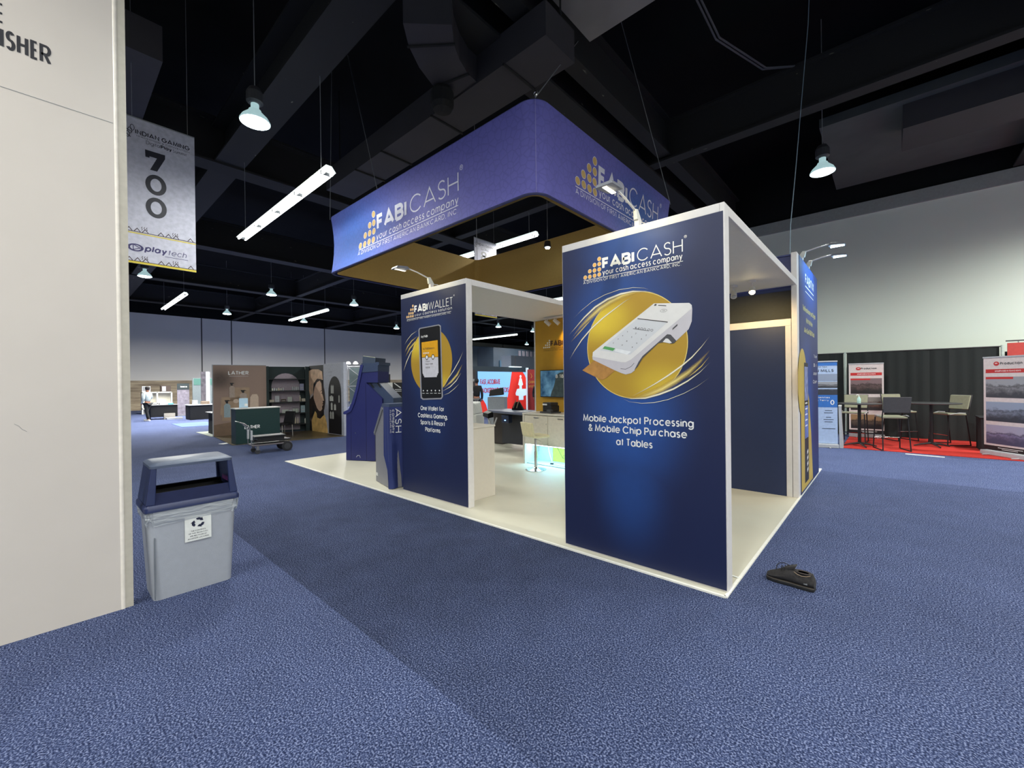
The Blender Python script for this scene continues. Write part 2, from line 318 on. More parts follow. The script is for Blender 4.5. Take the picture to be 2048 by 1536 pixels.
# print layouts, metres on each panel plane (across, up)
D = {"p1_dots":[[-1.101,2.843],[-1.153,2.795],[-1.101,2.795],[-1.206,2.745],[-1.154,2.743],[-1.102,2.743],[-1.258,2.693],[-1.207,2.692],[-1.154,2.693],[-1.103,2.695]],"term_top":[[-1.182,1.959],[-0.569,2.347],[-0.271,2.311],[-0.251,2.291],[-0.254,2.26],[-0.787,1.87],[-0.839,1.848],[-0.882,1.85],[-1.149,1.908],[-1.186,1.918]],"term_side":[[-0.251,2.291],[-0.247,2.259],[-0.252,2.158],[-0.277,2.096],[-0.379,2.008],[-0.426,2.062],[-0.456,2.068],[-0.494,2.037],[-0.678,1.892],[-0.712,1.851],[-0.754,1.77],[-0.788,1.747],[-0.84,1.736],[-0.884,1.749],[-0.946,1.775],[-1.186,1.888],[-1.189,1.922],[-0.839,1.848],[-0.787,1.87]],"term_dark":[[-0.379,2.008],[-0.426,2.064],[-0.456,2.07],[-0.51,2.027],[-0.678,1.896],[-0.716,1.847],[-0.759,1.77],[-0.725,1.804],[-0.678,1.877],[-0.533,1.999],[-0.476,2.006],[-0.427,1.987],[-0.397,1.99]],"term_inner":[[-0.495,2.007],[-0.468,2.035],[-0.449,2.032],[-0.416,1.994],[-0.434,1.99]],"term_hole":[[-0.412,2.1],[-0.409,2.117],[-0.368,2.149],[-0.368,2.134]],"term_screen":[[-1.105,1.973],[-0.72,2.232],[-0.449,2.172],[-0.795,1.914]],"term_div":[[-0.72,2.235],[-0.449,2.176],[-0.45,2.168],[-0.721,2.228]],"green":[[-1.074,1.986],[-1.053,2.009],[-0.943,1.981],[-0.966,1.958]],"btn2":[[-0.948,1.955],[-0.934,1.979],[-0.786,1.941],[-0.825,1.916]],"term_sub":[[-0.765,2.146],[-0.615,2.113],[-0.617,2.107],[-0.767,2.141]],"keys":[[-0.823,2.125],[-0.74,2.104],[-0.645,2.08],[-0.868,2.095],[-0.78,2.074],[-0.687,2.05],[-0.915,2.065],[-0.828,2.042],[-0.733,2.015],[-0.961,2.034],[-0.874,2.009],[-0.775,1.983]],"term_logo":[[-0.557,2.332],[-0.461,2.313]],"term_nfc":[[-0.484,2.274]],"card":[[-1.304,1.787],[-1.13,1.905],[-0.883,1.826],[-1.029,1.715],[-1.071,1.691],[-1.104,1.694]],"slotgap":[[-0.758,1.837],[-0.788,1.806],[-0.84,1.784],[-0.892,1.79]],"sw1":[[[-1.415,2.296],[-1.31,2.374],[-1.179,2.447],[-1.045,2.49],[-0.9,2.515],[-0.762,2.513],[-0.655,2.493],[-0.575,2.457]],[[-1.416,2.296],[-1.312,2.377],[-1.182,2.452],[-1.048,2.496],[-0.902,2.521],[-0.763,2.518],[-0.655,2.496],[-0.575,2.457]]],"sw2":[[[-1.448,2.152],[-1.37,2.213],[-1.264,2.299],[-1.144,2.38],[-1.013,2.435],[-0.88,2.465],[-0.762,2.473],[-0.648,2.459],[-0.552,2.437]],[[-1.45,2.154],[-1.38,2.221],[-1.28,2.314],[-1.161,2.4],[-1.026,2.459],[-0.887,2.488],[-0.764,2.491],[-0.647,2.469],[-0.552,2.439]]],"sw3":[[[-1.452,1.9],[-1.384,1.987],[-1.298,2.084],[-1.186,2.184],[-1.071,2.264],[-0.952,2.334],[-0.847,2.395],[-0.763,2.434]],[[-1.454,1.901],[-1.393,1.993],[-1.312,2.094],[-1.201,2.198],[-1.084,2.279],[-0.962,2.347],[-0.852,2.403],[-0.764,2.436]]],"sw4":[[[-1.404,2.129],[-1.297,2.205],[-1.188,2.271],[-1.08,2.336],[-0.973,2.386],[-0.856,2.429],[-0.727,2.452],[-0.615,2.448]],[[-1.411,2.135],[-1.33,2.234],[-1.236,2.32],[-1.13,2.399],[-1.011,2.452],[-0.877,2.486],[-0.732,2.487],[-0.615,2.455]]],"sw5":[[[-1.427,2.079],[-1.328,2.155],[-1.246,2.225],[-1.171,2.289]],[[-1.431,2.082],[-1.341,2.167],[-1.259,2.237],[-1.174,2.292]]],"sw6":[[[-0.116,2.025],[-0.182,1.948],[-0.26,1.869],[-0.346,1.802],[-0.45,1.731],[-0.557,1.664],[-0.668,1.6],[-0.792,1.533]],[[-0.115,2.024],[-0.175,1.942],[-0.25,1.858],[-0.335,1.787],[-0.439,1.715],[-0.549,1.65],[-0.663,1.591],[-0.79,1.531]]],"sw7":[[[-0.119,1.915],[-0.205,1.838],[-0.302,1.765],[-0.412,1.701],[-0.523,1.637],[-0.636,1.587],[-0.727,1.548],[-0.843,1.527]],[[-0.114,1.91],[-0.181,1.812],[-0.267,1.718],[-0.374,1.64],[-0.49,1.571],[-0.615,1.528],[-0.721,1.509],[-0.843,1.519]]],"sw8":[[[-0.118,1.815],[-0.197,1.743],[-0.296,1.676],[-0.413,1.613],[-0.534,1.568],[-0.659,1.531],[-0.791,1.521],[-0.877,1.532]],[[-0.117,1.814],[-0.191,1.736],[-0.288,1.662],[-0.405,1.595],[-0.527,1.548],[-0.657,1.513],[-0.792,1.51],[-0.878,1.529]]],"sw9":[[[-0.119,1.696],[-0.216,1.627],[-0.323,1.57],[-0.455,1.517],[-0.579,1.488],[-0.691,1.479],[-0.808,1.489],[-0.931,1.538]],[[-0.118,1.695],[-0.215,1.624],[-0.321,1.565],[-0.454,1.511],[-0.578,1.482],[-0.691,1.474],[-0.809,1.486],[-0.931,1.538]]],"sw10":[[[-0.12,1.865],[-0.184,1.793],[-0.239,1.746],[-0.3,1.693]],[[-0.118,1.863],[-0.176,1.784],[-0.231,1.735],[-0.298,1.69]]],"p2_dots":[[-4.398,2.852],[-4.449,2.8],[-4.399,2.799],[-4.5,2.748],[-4.45,2.747],[-4.4,2.745],[-4.555,2.7],[-4.507,2.7],[-4.453,2.7],[-4.401,2.698]],"p2_phone":[[-4.264,2.478],[-4.238,2.502],[-3.776,2.509],[-3.731,2.485],[-3.706,1.484],[-3.74,1.452],[-4.179,1.435],[-4.233,1.461]],"p2_scr":[[-4.237,2.468],[-4.219,2.488],[-3.787,2.495],[-3.753,2.477],[-3.733,1.49],[-3.756,1.471],[-4.163,1.456],[-4.198,1.474]],"p2_yel":[[-4.19,2.284],[-3.807,2.29],[-3.801,2.055],[-4.185,2.063]],"p2_wht":[[-4.183,2.056],[-3.801,2.049],[-3.796,1.826],[-3.817,1.812],[-3.818,1.795],[-3.836,1.787],[-3.836,1.766],[-4.132,1.766],[-4.137,1.787],[-4.156,1.796],[-4.156,1.811],[-4.175,1.826]],"p2_holes":[[-4.065,2.058],[-3.919,2.057]],"p2_icons":[[-4.159,1.561],[-4.063,1.561],[-3.967,1.563],[-3.873,1.564],[-3.781,1.564]],"s2a":[[[-4.628,2.284],[-4.541,2.354],[-4.434,2.421],[-4.281,2.471]],[[-4.631,2.285],[-4.552,2.359],[-4.443,2.428],[-4.283,2.473]]],"s2b":[[[-4.628,2.15],[-4.532,2.241],[-4.427,2.317],[-4.281,2.387]],[[-4.637,2.153],[-4.566,2.255],[-4.454,2.334],[-4.287,2.391]]],"s2c":[[[-4.663,1.878],[-4.57,2.014],[-4.461,2.146],[-4.284,2.275]],[[-4.669,1.879],[-4.592,2.02],[-4.481,2.155],[-4.289,2.277]]],"s2d":[[[-4.6,2.094],[-4.472,2.203],[-4.342,2.284],[-4.255,2.346]],[[-4.613,2.098],[-4.52,2.224],[-4.384,2.309],[-4.264,2.352]]],"s2e":[[[-3.27,2.096],[-3.359,1.981],[-3.468,1.863],[-3.597,1.74],[-3.705,1.626]],[[-3.267,2.095],[-3.345,1.975],[-3.45,1.855],[-3.583,1.734],[-3.701,1.625]]],"s2f":[[[-3.298,1.924],[-3.423,1.8],[-3.548,1.709],[-3.686,1.615]],[[-3.286,1.919],[-3.373,1.778],[-3.505,1.68],[-3.676,1.607]]],"s2g":[[[-3.317,1.815],[-3.429,1.712],[-3.556,1.631],[-3.706,1.57]],[[-3.312,1.813],[-3.411,1.702],[-3.542,1.619],[-3.703,1.567]]],"s2h":[[[-3.359,1.666],[-3.468,1.6],[-3.575,1.544],[-3.706,1.506]],[[-3.357,1.665],[-3.46,1.594],[-3.57,1.538],[-3.705,1.504]]],"cf_dots":[[-6.492,4.978],[-6.654,4.807],[-6.497,4.815],[-6.828,4.647],[-6.659,4.652],[-6.494,4.65],[-7.006,4.479],[-6.832,4.472],[-6.663,4.483],[-6.498,4.483]],"cr_dots":[[2.244,5.096],[2.087,4.939],[2.252,4.939],[1.924,4.786],[2.092,4.785],[2.249,4.781],[1.757,4.63],[1.926,4.629],[2.088,4.624],[2.251,4.623]],"lb_hair":[[-0.081,2.172],[0.278,2.24],[0.794,2.225],[1.068,2.141],[1.113,1.84],[0.671,1.897],[0.379,1.72],[0.31,1.384],[0.071,1.277],[-0.039,1.592],[-0.152,1.856]],"lb_hair2":[[0.367,1.333],[0.671,1.897],[1.005,1.867],[1.211,1.49],[1.282,1.143],[1.191,0.817],[0.912,0.631],[0.852,0.476],[0.629,0.517],[0.578,0.72],[0.297,0.969],[0.227,0.603],[0.041,0.333],[0.006,1.119]],"lb_face":[[0.368,1.358],[0.462,1.591],[0.667,1.769],[0.893,1.83],[1.011,1.716],[1.028,1.54],[1.056,1.389],[1.159,1.178],[1.19,1.126],[1.08,1.099],[1.123,1.052],[1.078,1.018],[1.131,0.98],[1.031,0.917],[1.051,0.837],[0.944,0.758],[0.805,0.753],[0.639,0.85],[0.502,1.025],[0.391,1.178]],"lb_body":[[0.209,0.003],[0.162,0.391],[0.464,0.741],[0.632,0.619],[0.852,0.476],[1.186,0.642],[1.34,0.4],[1.434,-0.014]],"lb_arm":[[0.071,1.277],[0.342,1.488],[0.302,1.124],[0.231,0.733],[0.101,0.336],[0.028,0.857]],"yw_dots":[[-4.351,2.546],[-4.403,2.499],[-4.352,2.503],[-4.451,2.456],[-4.404,2.456],[-4.353,2.458],[-4.5,2.407],[-4.448,2.407],[-4.399,2.407],[-4.353,2.408]]}
# ------------------------------------------------------------------ hall lighting (lamps the hall has, and some added out of view)
LAMP = rgb(225, 240, 255)
def hall_light(kind, name, loc, energy, size=None, col=LAMP, spot=150, blend=.5, rz=0, aim=None):
    l = bpy.data.lights.new(name, kind); l.energy = energy; l.color = col
    if kind == 'AREA': l.shape = 'RECTANGLE'; l.size, l.size_y = size; l.spread = math.radians(175)
    if kind == 'SPOT': l.spot_size = math.radians(spot); l.spot_blend = blend; l.shadow_soft_size = size or .15
    if kind == 'POINT': l.shadow_soft_size = size or .1
    o = bpy.data.objects.new(name, l); C.objects.link(o); o.location = loc; o.rotation_euler = (0, 0, rz)
    if aim is not None: o.rotation_euler = (Vector(aim)-Vector(loc)).to_track_quat('-Z', 'Y').to_euler()
    return o
LZ = 6.0; HB = 560; FLU = 420
HIGHBAYS = [(-6.77, -1.14), (-.06, 7.45), (-20.67, -.88), (-20.97, 3.74), (-28.58, 3.79), (-20.67, 7.74), (-21.55, 20.0), (-28.84, 8.34), (-27.58, 14.8), (-21.55, 24.25), (-29.75, 33.2)]
HIGHBAYS_OUT = [(.2, -2.2), (4.9, 10.3), (8.5, 10.2), (6.9, -1.14), (-.06, -9.2), (-6.77, -9.2), (6.9, -9.2)]  # includes two unseen lamps added near the right wall to brighten it
STRIPS = [(-10.85, -6.08, -.24, 5.3), (-29.05, -23.46, .88, 6), (-28.77, -23.16, 7.41, 6), (-12.9, -7.2, 6.8, 6.3), (-29.75, -23.94, 24.9, 6)]
STRIPS_OUT = [(3.6, 9.2, .6, 6), (3.6, 9.2, -5.6, 6), (-6, -.4, -6.0, 6), (4.4, 10, 7.0, 6), (-12.98, -7.33, 14.5, 6)]
for x, y in HIGHBAYS+HIGHBAYS_OUT:
    k_ = 4.6 if x < -18 else (1.9 if y > 7 and x > -1 else 1)
    hall_light('SPOT', 'highbay_glow', (x, y, LZ-.06), HB*k_, .17, col=rgb(243, 246, 240) if x > -8 or y < 0 else rgb(246, 242, 240), spot=165, blend=.9)
for x0, x1, y, z in STRIPS+STRIPS_OUT: hall_light('AREA', 'strip_glow', ((x0+x1)/2, y, z-.09), FLU*(.16 if z < 5.9 else 3.0 if x0 < -18 else 1), (x1-x0, .12), col=rgb(247, 246, 236))

# ------------------------------------------------------------------ materials
M_WHITEV = mat('white_vinyl_floor', rgb(204, 200, 184), .42, var=.04, scale=1.3, bump=.5, bscale=2.6)
M_ALU = mat('white_aluminium', rgb(212, 208, 208), .38, var=.03)
M_NAVY = mat('navy_panel', rgb(30, 44, 92), .55, var=.05)
M_CREAM = mat('cream_board', rgb(205, 198, 186), .55, var=.02)
M_GREYWH = mat('soffit_board', rgb(215, 212, 208), .6, var=.02)
M_WHITE = mat('white_paint', rgb(225, 225, 222), .5, var=.02)
M_INKW = mat('white_ink', rgb(236, 236, 236), .5, var=.01)
M_INKK = mat('black_ink', rgb(25, 25, 38), .5, var=.01)
M_INKG = mat('gold_ink', rgb(232, 176, 92), .5, var=.02)
M_BLACK = mat('black_plastic', rgb(22, 22, 26), .45)
M_BLACKC = mat('black_cloth', rgb(17, 19, 24), .85, bump=.3, bscale=60)
M_DGREY = mat('dark_grey', rgb(60, 60, 64), .5)
M_GREY = mat('mid_grey', rgb(128, 130, 134), .5)
M_LGREY = mat('light_grey', rgb(178, 180, 186), .5)
M_CHROME = mat('chrome', rgb(205, 205, 208), .15, metal=1, var=.01)
M_BRUSHED = mat('brushed_steel', rgb(150, 150, 155), .35, metal=.8)
M_RED = mat('red_print', rgb(190, 40, 42), .55)
M_REDD = mat('dark_red', rgb(140, 40, 42), .6)
M_LAMPON = mat('lamp_lens', (1, 1, 1), .4, emit=(.80, .95, 1), es=14)
M_LAMPRIM = mat('lamp_rim', rgb(170, 190, 190), .3, emit=(.5, .75, .78), es=.5)
M_TUBE = mat('fluorescent_tube', (1, 1, 1), .4, emit=(.92, 1, .97), es=7)
M_WARM = mat('warm_bulb', (1, 1, 1), .4, emit=(1, .80, .42), es=30)
M_LED = mat('cool_led', (1, 1, 1), .4, emit=(.62, .88, 1), es=16)

def carpet():
    m = bpy.data.materials.new('blue_carpet'); m.use_nodes = True; N = m.node_tree.nodes; L = m.node_tree.links
    b = N['Principled BSDF']; b.inputs['Roughness'].default_value = .95; b.inputs['Specular IOR Level'].default_value = .12
    tc = N.new('ShaderNodeTexCoord'); co = tc.outputs['Object']
    def noise(s, d=2):
        n = N.new('ShaderNodeTexNoise'); n.inputs['Scale'].default_value = s; n.inputs['Detail'].default_value = d; L.new(co, n.inputs['Vector']); return n.outputs['Fac']
    n1 = noise(108, 2)
    cr = N.new('ShaderNodeValToRGB'); E_ = cr.color_ramp.elements
    E_[0].position = .34; E_[0].color = (*rgb(30, 38, 68), 1); E_[1].position = .68; E_[1].color = (*rgb(134, 144, 180), 1)
    e = E_.new(.5); e.color = (*rgb(60, 72, 110), 1)
    L.new(n1, cr.inputs['Fac'])
    sp = N.new('ShaderNodeSeparateXYZ'); L.new(co, sp.inputs[0])
    def step(sock, a, bb):
        r = N.new('ShaderNodeMapRange'); r.inputs[1].default_value = a; r.inputs[2].default_value = bb; L.new(sock, r.inputs[0]); return r.outputs[0]
    def math2(op, a, c):
        q = N.new('ShaderNodeMath'); q.operation = op
        for i, z in enumerate((a, c)):
            if isinstance(z, (int, float)): q.inputs[i].default_value = z
            else: L.new(z, q.inputs[i])
        return q.outputs[0]
    # carpet lengths laid with the pile the other way
    lane = math2('MULTIPLY', step(sp.outputs[1], -2.065, -2.055), step(sp.outputs[1], .9, .1))
    lane = math2('MULTIPLY', lane, step(sp.outputs[0], .9, -1.6)); lane = math2('MULTIPLY', lane, step(sp.outputs[0], -6.2, -4.2))
    lane2 = math2('MULTIPLY', step(sp.outputs[1], 5.93, 5.95), step(sp.outputs[0], -.5, -.4))
    big = noise(.55, 3); mid = noise(3.5, 3)
    f = math2('MULTIPLY_ADD', big, .35); 
    f.node.inputs[2].default_value = .72
    f2 = math2('MULTIPLY_ADD', mid, .35); f2.node.inputs[2].default_value = .83
    f = math2('MULTIPLY', f, f2)
    f = math2('SUBTRACT', f, math2('MULTIPLY', lane, .36)); f = math2('ADD', f, math2('MULTIPLY', lane2, .25))
    vm = N.new('ShaderNodeVectorMath'); vm.operation = 'SCALE'; L.new(cr.outputs['Color'], vm.inputs[0]); L.new(f, vm.inputs['Scale'])
    L.new(vm.outputs[0], b.inputs['Base Color'])
    bp = N.new('ShaderNodeBump'); bp.inputs['Strength'].default_value = .7; bp.inputs['Distance'].default_value = .012
    L.new(n1, bp.inputs['Height']); L.new(bp.outputs['Normal'], b.inputs['Normal'])
    return m
M_CARPET = carpet()
M_CEIL = mat('black_ceiling', rgb(18, 19, 21), .9, var=.25, scale=.8, spec=.1)
M_WALL = mat('hall_wall_paint', rgb(214, 222, 212), .8, var=.02, scale=.6)
M_WALLF = mat('far_wall_paint', rgb(222, 220, 218), .8, var=.02, scale=.6)
M_WALLTOP = mat('black_upper_wall', rgb(24, 26, 27), .9, spec=.1)
def wood():
    m = bpy.data.materials.new('wood_wainscot'); m.use_nodes = True; N = m.node_tree.nodes; L = m.node_tree.links; b = N['Principled BSDF']
    tc = N.new('ShaderNodeTexCoord'); mp = N.new('ShaderNodeMapping'); mp.inputs['Scale'].default_value = (1, .35, 3.4); L.new(tc.outputs['Object'], mp.inputs[0])
    n = N.new('ShaderNodeTexNoise'); n.inputs['Scale'].default_value = 2; n.inputs['Detail'].default_value = 8; L.new(mp.outputs[0], n.inputs['Vector'])
    cr = N.new('ShaderNodeValToRGB'); cr.color_ramp.elements[0].position = .3; cr.color_ramp.elements[0].color = (*rgb(122, 106, 88), 1)
    cr.color_ramp.elements[1].position = .65; cr.color_ramp.elements[1].color = (*rgb(188, 172, 146), 1); L.new(n.outputs['Fac'], cr.inputs['Fac'])
    L.new(cr.outputs['Color'], b.inputs['Base Color']); b.inputs['Roughness'].default_value = .6; return m
M_WOOD = wood()

# ------------------------------------------------------------------ the hall
H1 = 7.0; H2 = 9.2
fl = MB(); fl.box(-39.2, 13, -14, 48, -.1, 0); struct('floor', fl, M_CARPET)
struct('ceiling', MB().box(-39.2, 13, -14, 48, H2, H2+.1), M_CEIL)
wf = struct('wall_far', MB().box(-39.3, -39, -14, 48, 0, H1), M_WALLF)
for k, y in enumerate((4.6, 6.6, 14.2, 23.4, 31.5, 39)):   # joints between the folding wall leaves
    MB().box(-39, -38.965, y, y+.07, 2.2, H1).build('joint_strip', M_DGREY, wf)
MB().box(-39, -38.93, -14, 48, 0, 2.13).build('wainscot', M_WOOD, wf)
struct('wall_right', MB().box(-4.2, 13, 13.1, 13.3, 0, H1).box(-4.2, -4.0, 13.3, 48, 0, H1), M_WALL)
struct('wall_back', MB().box(-39.2, -4.2, 48, 48.2, 0, H1), M_WALL)
struct('wall_east', MB().box(13, 13.2, -14, 13.3, 0, H1), M_WALL)
struct('wall_south', MB().box(-39.2, 13, -14.2, -14, 0, H1), M_WALL)
struct('trim_1', MB().box(-39.3, -39, -14, 48, H1, H2).box(-4.2, 13, 13.1, 13.3, H1, H2).box(13, 13.2, -14, 13.3, H1, H2).box(-39.2, 13, -14.2, -14, H1, H2).box(-39.2, -4.2, 48, 48.2, H1, H2), M_WALLTOP)
struct('trim_2', MB().box(-4.2, 13, 13.02, 13.1, 6.62, 6.98), mat('wall_cap', rgb(142, 148, 146), .7))
def beam_mat(name, col, fleck):
    m = bpy.data.materials.new(name); m.use_nodes = True; N = m.node_tree.nodes; L = m.node_tree.links; b = N['Principled BSDF']; b.inputs['Roughness'].default_value = .8
    tc = N.new('ShaderNodeTexCoord'); mp = N.new('ShaderNodeMapping'); mp.inputs['Scale'].default_value = fleck; L.new(tc.outputs['Object'], mp.inputs[0])
    n = N.new('ShaderNodeTexNoise'); n.inputs['Scale'].default_value = 4; n.inputs['Detail'].default_value = 4; L.new(mp.outputs[0], n.inputs['Vector'])
    cr = N.new('ShaderNodeValToRGB'); cr.color_ramp.elements[0].position = .72; cr.color_ramp.elements[0].color = (*col, 1)
    cr.color_ramp.elements[1].position = .76; cr.color_ramp.elements[1].color = (*rgb(120, 118, 105), 1); L.new(n.outputs['Fac'], cr.inputs['Fac'])
    L.new(cr.outputs['Color'], b.inputs['Base Color']); return m
M_BEAM = beam_mat('flaking_black_steel', rgb(24, 24, 27), (3.2, .9, 2))
M_BEAM2 = beam_mat('dull_black_steel', rgb(28, 28, 31), (.9, 2, 2))
def ibeam(x0, y0, x1, y1, w, z, h, m, k):
    mb = MB(); lx = x1-x0; along_x = abs(lx) > abs(y1-y0)
    for a, b, zz0, zz1 in ((-w/2, w/2, z, z+.05), (-w/2, w/2, z+h-.05, z+h), (-.03, .03, z+.05, z+h-.05)):
        if along_x: mb.box(x0, x1, y0+a, y0+b, zz0, zz1)
        else: mb.box(x0+a, x0+b, y0, y1, zz0, zz1)
    o = mb.build('ceiling_beam', m, None, kind='structure'); return o
for x in (-3.75, 3.6, -11.2, -18.6, -26, -33.5): ibeam(x, -14, x, 48 if x < -4.5 else 13, .55, 7.0, 1.1, M_BEAM, 0)
ibeam(-3.1, -14, -3.1, 13, .3, 7.15, .9, M_BEAM, 0)
for y in (-8, -.45, 6.8, 14.5, 22, 30, 38): ibeam(-39, y, 13 if y < 13 else -4.2, y, .3 if y == 6.8 else .6, 7.05, .95, M_BEAM2, 0)
for x0, x1, y0, y1 in ((-2.7, 3.3, -.2, 2.6), (3.8, 9, 2.2, 4.6)):     # plain dark soffits between the beams
    struct('ceiling_panel', MB().box(x0, x1, y0, y1, 7.3, 7.5), mat('grey_soffit', rgb(120, 117, 116), .85, var=.1, scale=2))
struct('ceiling_panel', MB().box(-.2, 7.0, 8.4, 12.6, 7.4, 7.6), mat('dark_soffit', rgb(72, 76, 77), .85, var=.1, scale=2))
M_DUCT = mat('painted_duct', rgb(50, 48, 54), .7, var=.08, scale=2)
M_DUCTJ = mat('duct_joint', rgb(14, 14, 16), .8)
def duct(pts, w, h, joints, label, z):
    t = thing('air_duct', label, 'duct', (pts[0][0], pts[0][1], z))
    mb = MB(); P = [Vector((p[0], p[1], 0)) for p in pts]; A = []; B = []
    for i, p in enumerate(P):
        d = (P[min(i+1, len(P)-1)]-P[max(i-1, 0)]).normalized(); n = Vector((-d.y, d.x, 0)); A.append(p+n*w/2); B.append(p-n*w/2)
    for i in range(len(P)-1):
        mb.hexa([(*A[i][:2], z), (*A[i+1][:2], z), (*B[i+1][:2], z), (*B[i][:2], z)][::-1], [(*A[i][:2], z+h), (*A[i+1][:2], z+h), (*B[i+1][:2], z+h), (*B[i][:2], z+h)][::-1])
    mb.build('duct_body', M_DUCT, t, world=True)
    for i in joints:
        d = (P[min(i+1, len(P)-1)]-P[max(i-1, 0)]).normalized(); n = Vector((-d.y, d.x, 0)); a = P[i]+n*(w/2+.02); b = P[i]-n*(w/2+.02)
        MB().tube([(a.x, a.y, z-.01), (b.x, b.y, z-.01)], .022, 6).build('joint_flange', M_DUCTJ, t, world=True)
    for k in (0, -1): MB().cyl((P[k].x, P[k].y, z+h), (P[k].x, P[k].y, H2), .015, n=6).build('hanger_rod', M_DUCTJ, t, world=True)
duct([(-9.5, 1.62), (-8, 1.62), (-6.9, 1.62), (-5.2, 1.62), (-4.3, 1.62), (-3.4, 1.62), (-2.6, 1.62)], .72, .5, (1, 2, 3, 5), 'long dark grey duct running above the front edge of the hanging blue sign', 6.55)
duct([(-4.35, 1.3), (-4.3, .95), (-4.15, .6), (-3.95, .3), (-3.7, .05)], .66, .45, (1, 3), 'short curved branch duct rising toward the beam above the blue sign', 6.58)
t = thing('vent_canister', 'black oblong vent canister hung under the branch duct', 'vent', (-4.55, .98, 6.2))
MB().lathe([(.02, 0), (.15, .02), (.19, .1), (.19, .3), (.15, .37), (.02, .39)], n=18).build('canister_body', M_DUCTJ, t)
MB().cyl((0, 0, .37), (0, 0, .42), .05).build('hanger_stub', M_DUCTJ, t)
duct([(-15.5, -2.6), (-13, -2.6), (-10.5, -2.6), (-8.2, -2.6)], 1.0, .6, (1, 2), 'wide black duct above the left hanging number banner', 7.2)
duct([(1.2, 9.2), (3.2, 9.2), (5.2, 9.2), (7.4, 9.2)], 1.2, .6, (1, 2), 'wide dark duct near the right wall behind the bright round lamp', 6.9)

# hanging round lamps
def highbay(x, y, label, first=[]):
    if first: return dup(first[0], (x, y, LZ), 0, label)
    t = thing('highbay_lamp', label, 'lamp', (x, y, LZ), 0, 'round hanging high-bay lamps')
    MB().lathe([(.222, .0), (.224, .015), (.19, .08), (.11, .16), (.09, .19), (.09, .20)], n=24).build('reflector', M_LAMPRIM, t, smooth=True)
    MB().lathe([(.01, -.034), (.12, -.03), (.20, -.008), (.215, 0)], n=24).build('lens', M_LAMPON, t, smooth=True)
    MB().cyl((0, 0, .2), (0, 0, .3), .06, n=10).build('neck', M_LAMPRIM, t)
    b = MB().lathe([(.09, .30), (.125, .33), (.125, .48), (.08, .56)], n=16).build('ballast_housing', M_DGREY, t)
    MB().cyl((0, 0, .56), (0, 0, H2-LZ), .008, n=6).build('suspension_cable', M_GREY, t)
    first.append(t); return t
HL = ['large round high-bay lamp glowing cyan above and right of the 700 banner', 'brightest round high-bay lamp, hanging at right before the long grey wall',
      'round lamp hanging just below the 700 banner, beside the cream wall', 'round lamp between the two far strips, left of the blue sign', 'small distant round lamp low left, below the one left of the blue sign',
      'round greenish lamp hanging just left of the blue phone panel top', 'small round lamp seen under the phone panel soffit, right of centre', 'tiny round lamp behind the far right end of the low strip light',
      'tiny distant lamp beside the left edge of the phone panel', 'small round lamp nearest the golden wall edge, under the soffit', 'tiny lowest round lamp by the golden wall edge']
for (x, y), lb in zip(HIGHBAYS, HL): highbay(x, y, lb)
for i, (x, y) in enumerate(HIGHBAYS_OUT): o = highbay(x, y, 'unseen round high-bay lamp beyond the frame, lighting the hall'); o['group'] = 'high-bay lamps beyond the frame, some added'
# strip lights
def strip(x0, x1, y, z, label):
    t = thing('strip_light', label, 'light', ((x0+x1)/2, y, z), 0, 'long fluorescent strip lights'); L2 = (x1-x0)/2
    MB().hexa([(-L2, -.12, 0), (L2, -.12, 0), (L2, .12, 0), (-L2, .12, 0)], [(-L2, -.05, .09), (L2, -.05, .09), (L2, .05, .09), (-L2, .05, .09)]).build('reflector_tray', mat('strip_tray', rgb(200, 205, 205), .4, emit=(.8, .9, .88), es=.9), t)
    for s in (-.07, .07): MB().cyl((-L2+.03, s, -.025), (L2-.03, s, -.025), .024, n=8).build('tube', M_TUBE, t)
    for i in range(5):
        x = -L2+.1+(2*L2-.2)*i/4; MB().box(x-.015, x+.015, -.1, .1, -.045, -.0).build('tube_clip', M_DGREY, t)
    for s in (-L2+.3, L2-.3): MB().cyl((s, 0, .09), (s, 0, H2-z), .006, n=6).build('hanging_wire', M_GREY, t)
    return t
SL = ['longest fluorescent strip light, upper left beside the blue sign', 'fluorescent strip light at far left under the hanging banner', 'low fluorescent strip light left of the phone panel',
      'fluorescent strip light seen through the opening under the blue sign', 'distant fluorescent strip light seen under the phone panel soffit']
for a, lb in zip(STRIPS, SL): strip(*a, lb)
for a in STRIPS_OUT: o = strip(*a, 'fluorescent strip light beyond the frame, over the near hall'); o['group'] = 'strip lights beyond the frame'

# ------------------------------------------------------------------ the cream wall at the left edge
t = thing('display_wall', 'tall cream display wall ending in lettering ISHER at far left', 'wall panel', (-3.43, -5.2, 0))
M_CW = mat('cream_laminate', rgb(206, 198, 192), .45, var=.015, scale=3)
MB().box(-3.49, -3.367, -7.4, -3.10, .0, 5.4).build('panel', M_CW, t, world=True)
MB().tube([(-3.378, -3.105, .0), (-3.378, -3.105, 5.4)], .016, 10).build('corner_bead', mat('bead', rgb(240, 232, 222), .3), t, world=True, smooth=True)
MB().box(-3.49, -3.372, -3.10, -3.045, .0, 5.4).build('end_profile', mat('end_profile', rgb(188, 182, 170), .4), t, world=True)
LWF = Fr((-3.367, 0, 0), (0, 1, 0))
mb = MB(); mb.line(LWF, [(-7.4, 3.651), (-3.12, 3.655)], .004, .0012); mb.build('panel_seam', M_GREY, t, world=True)
mb = MB(); wt_ = .26
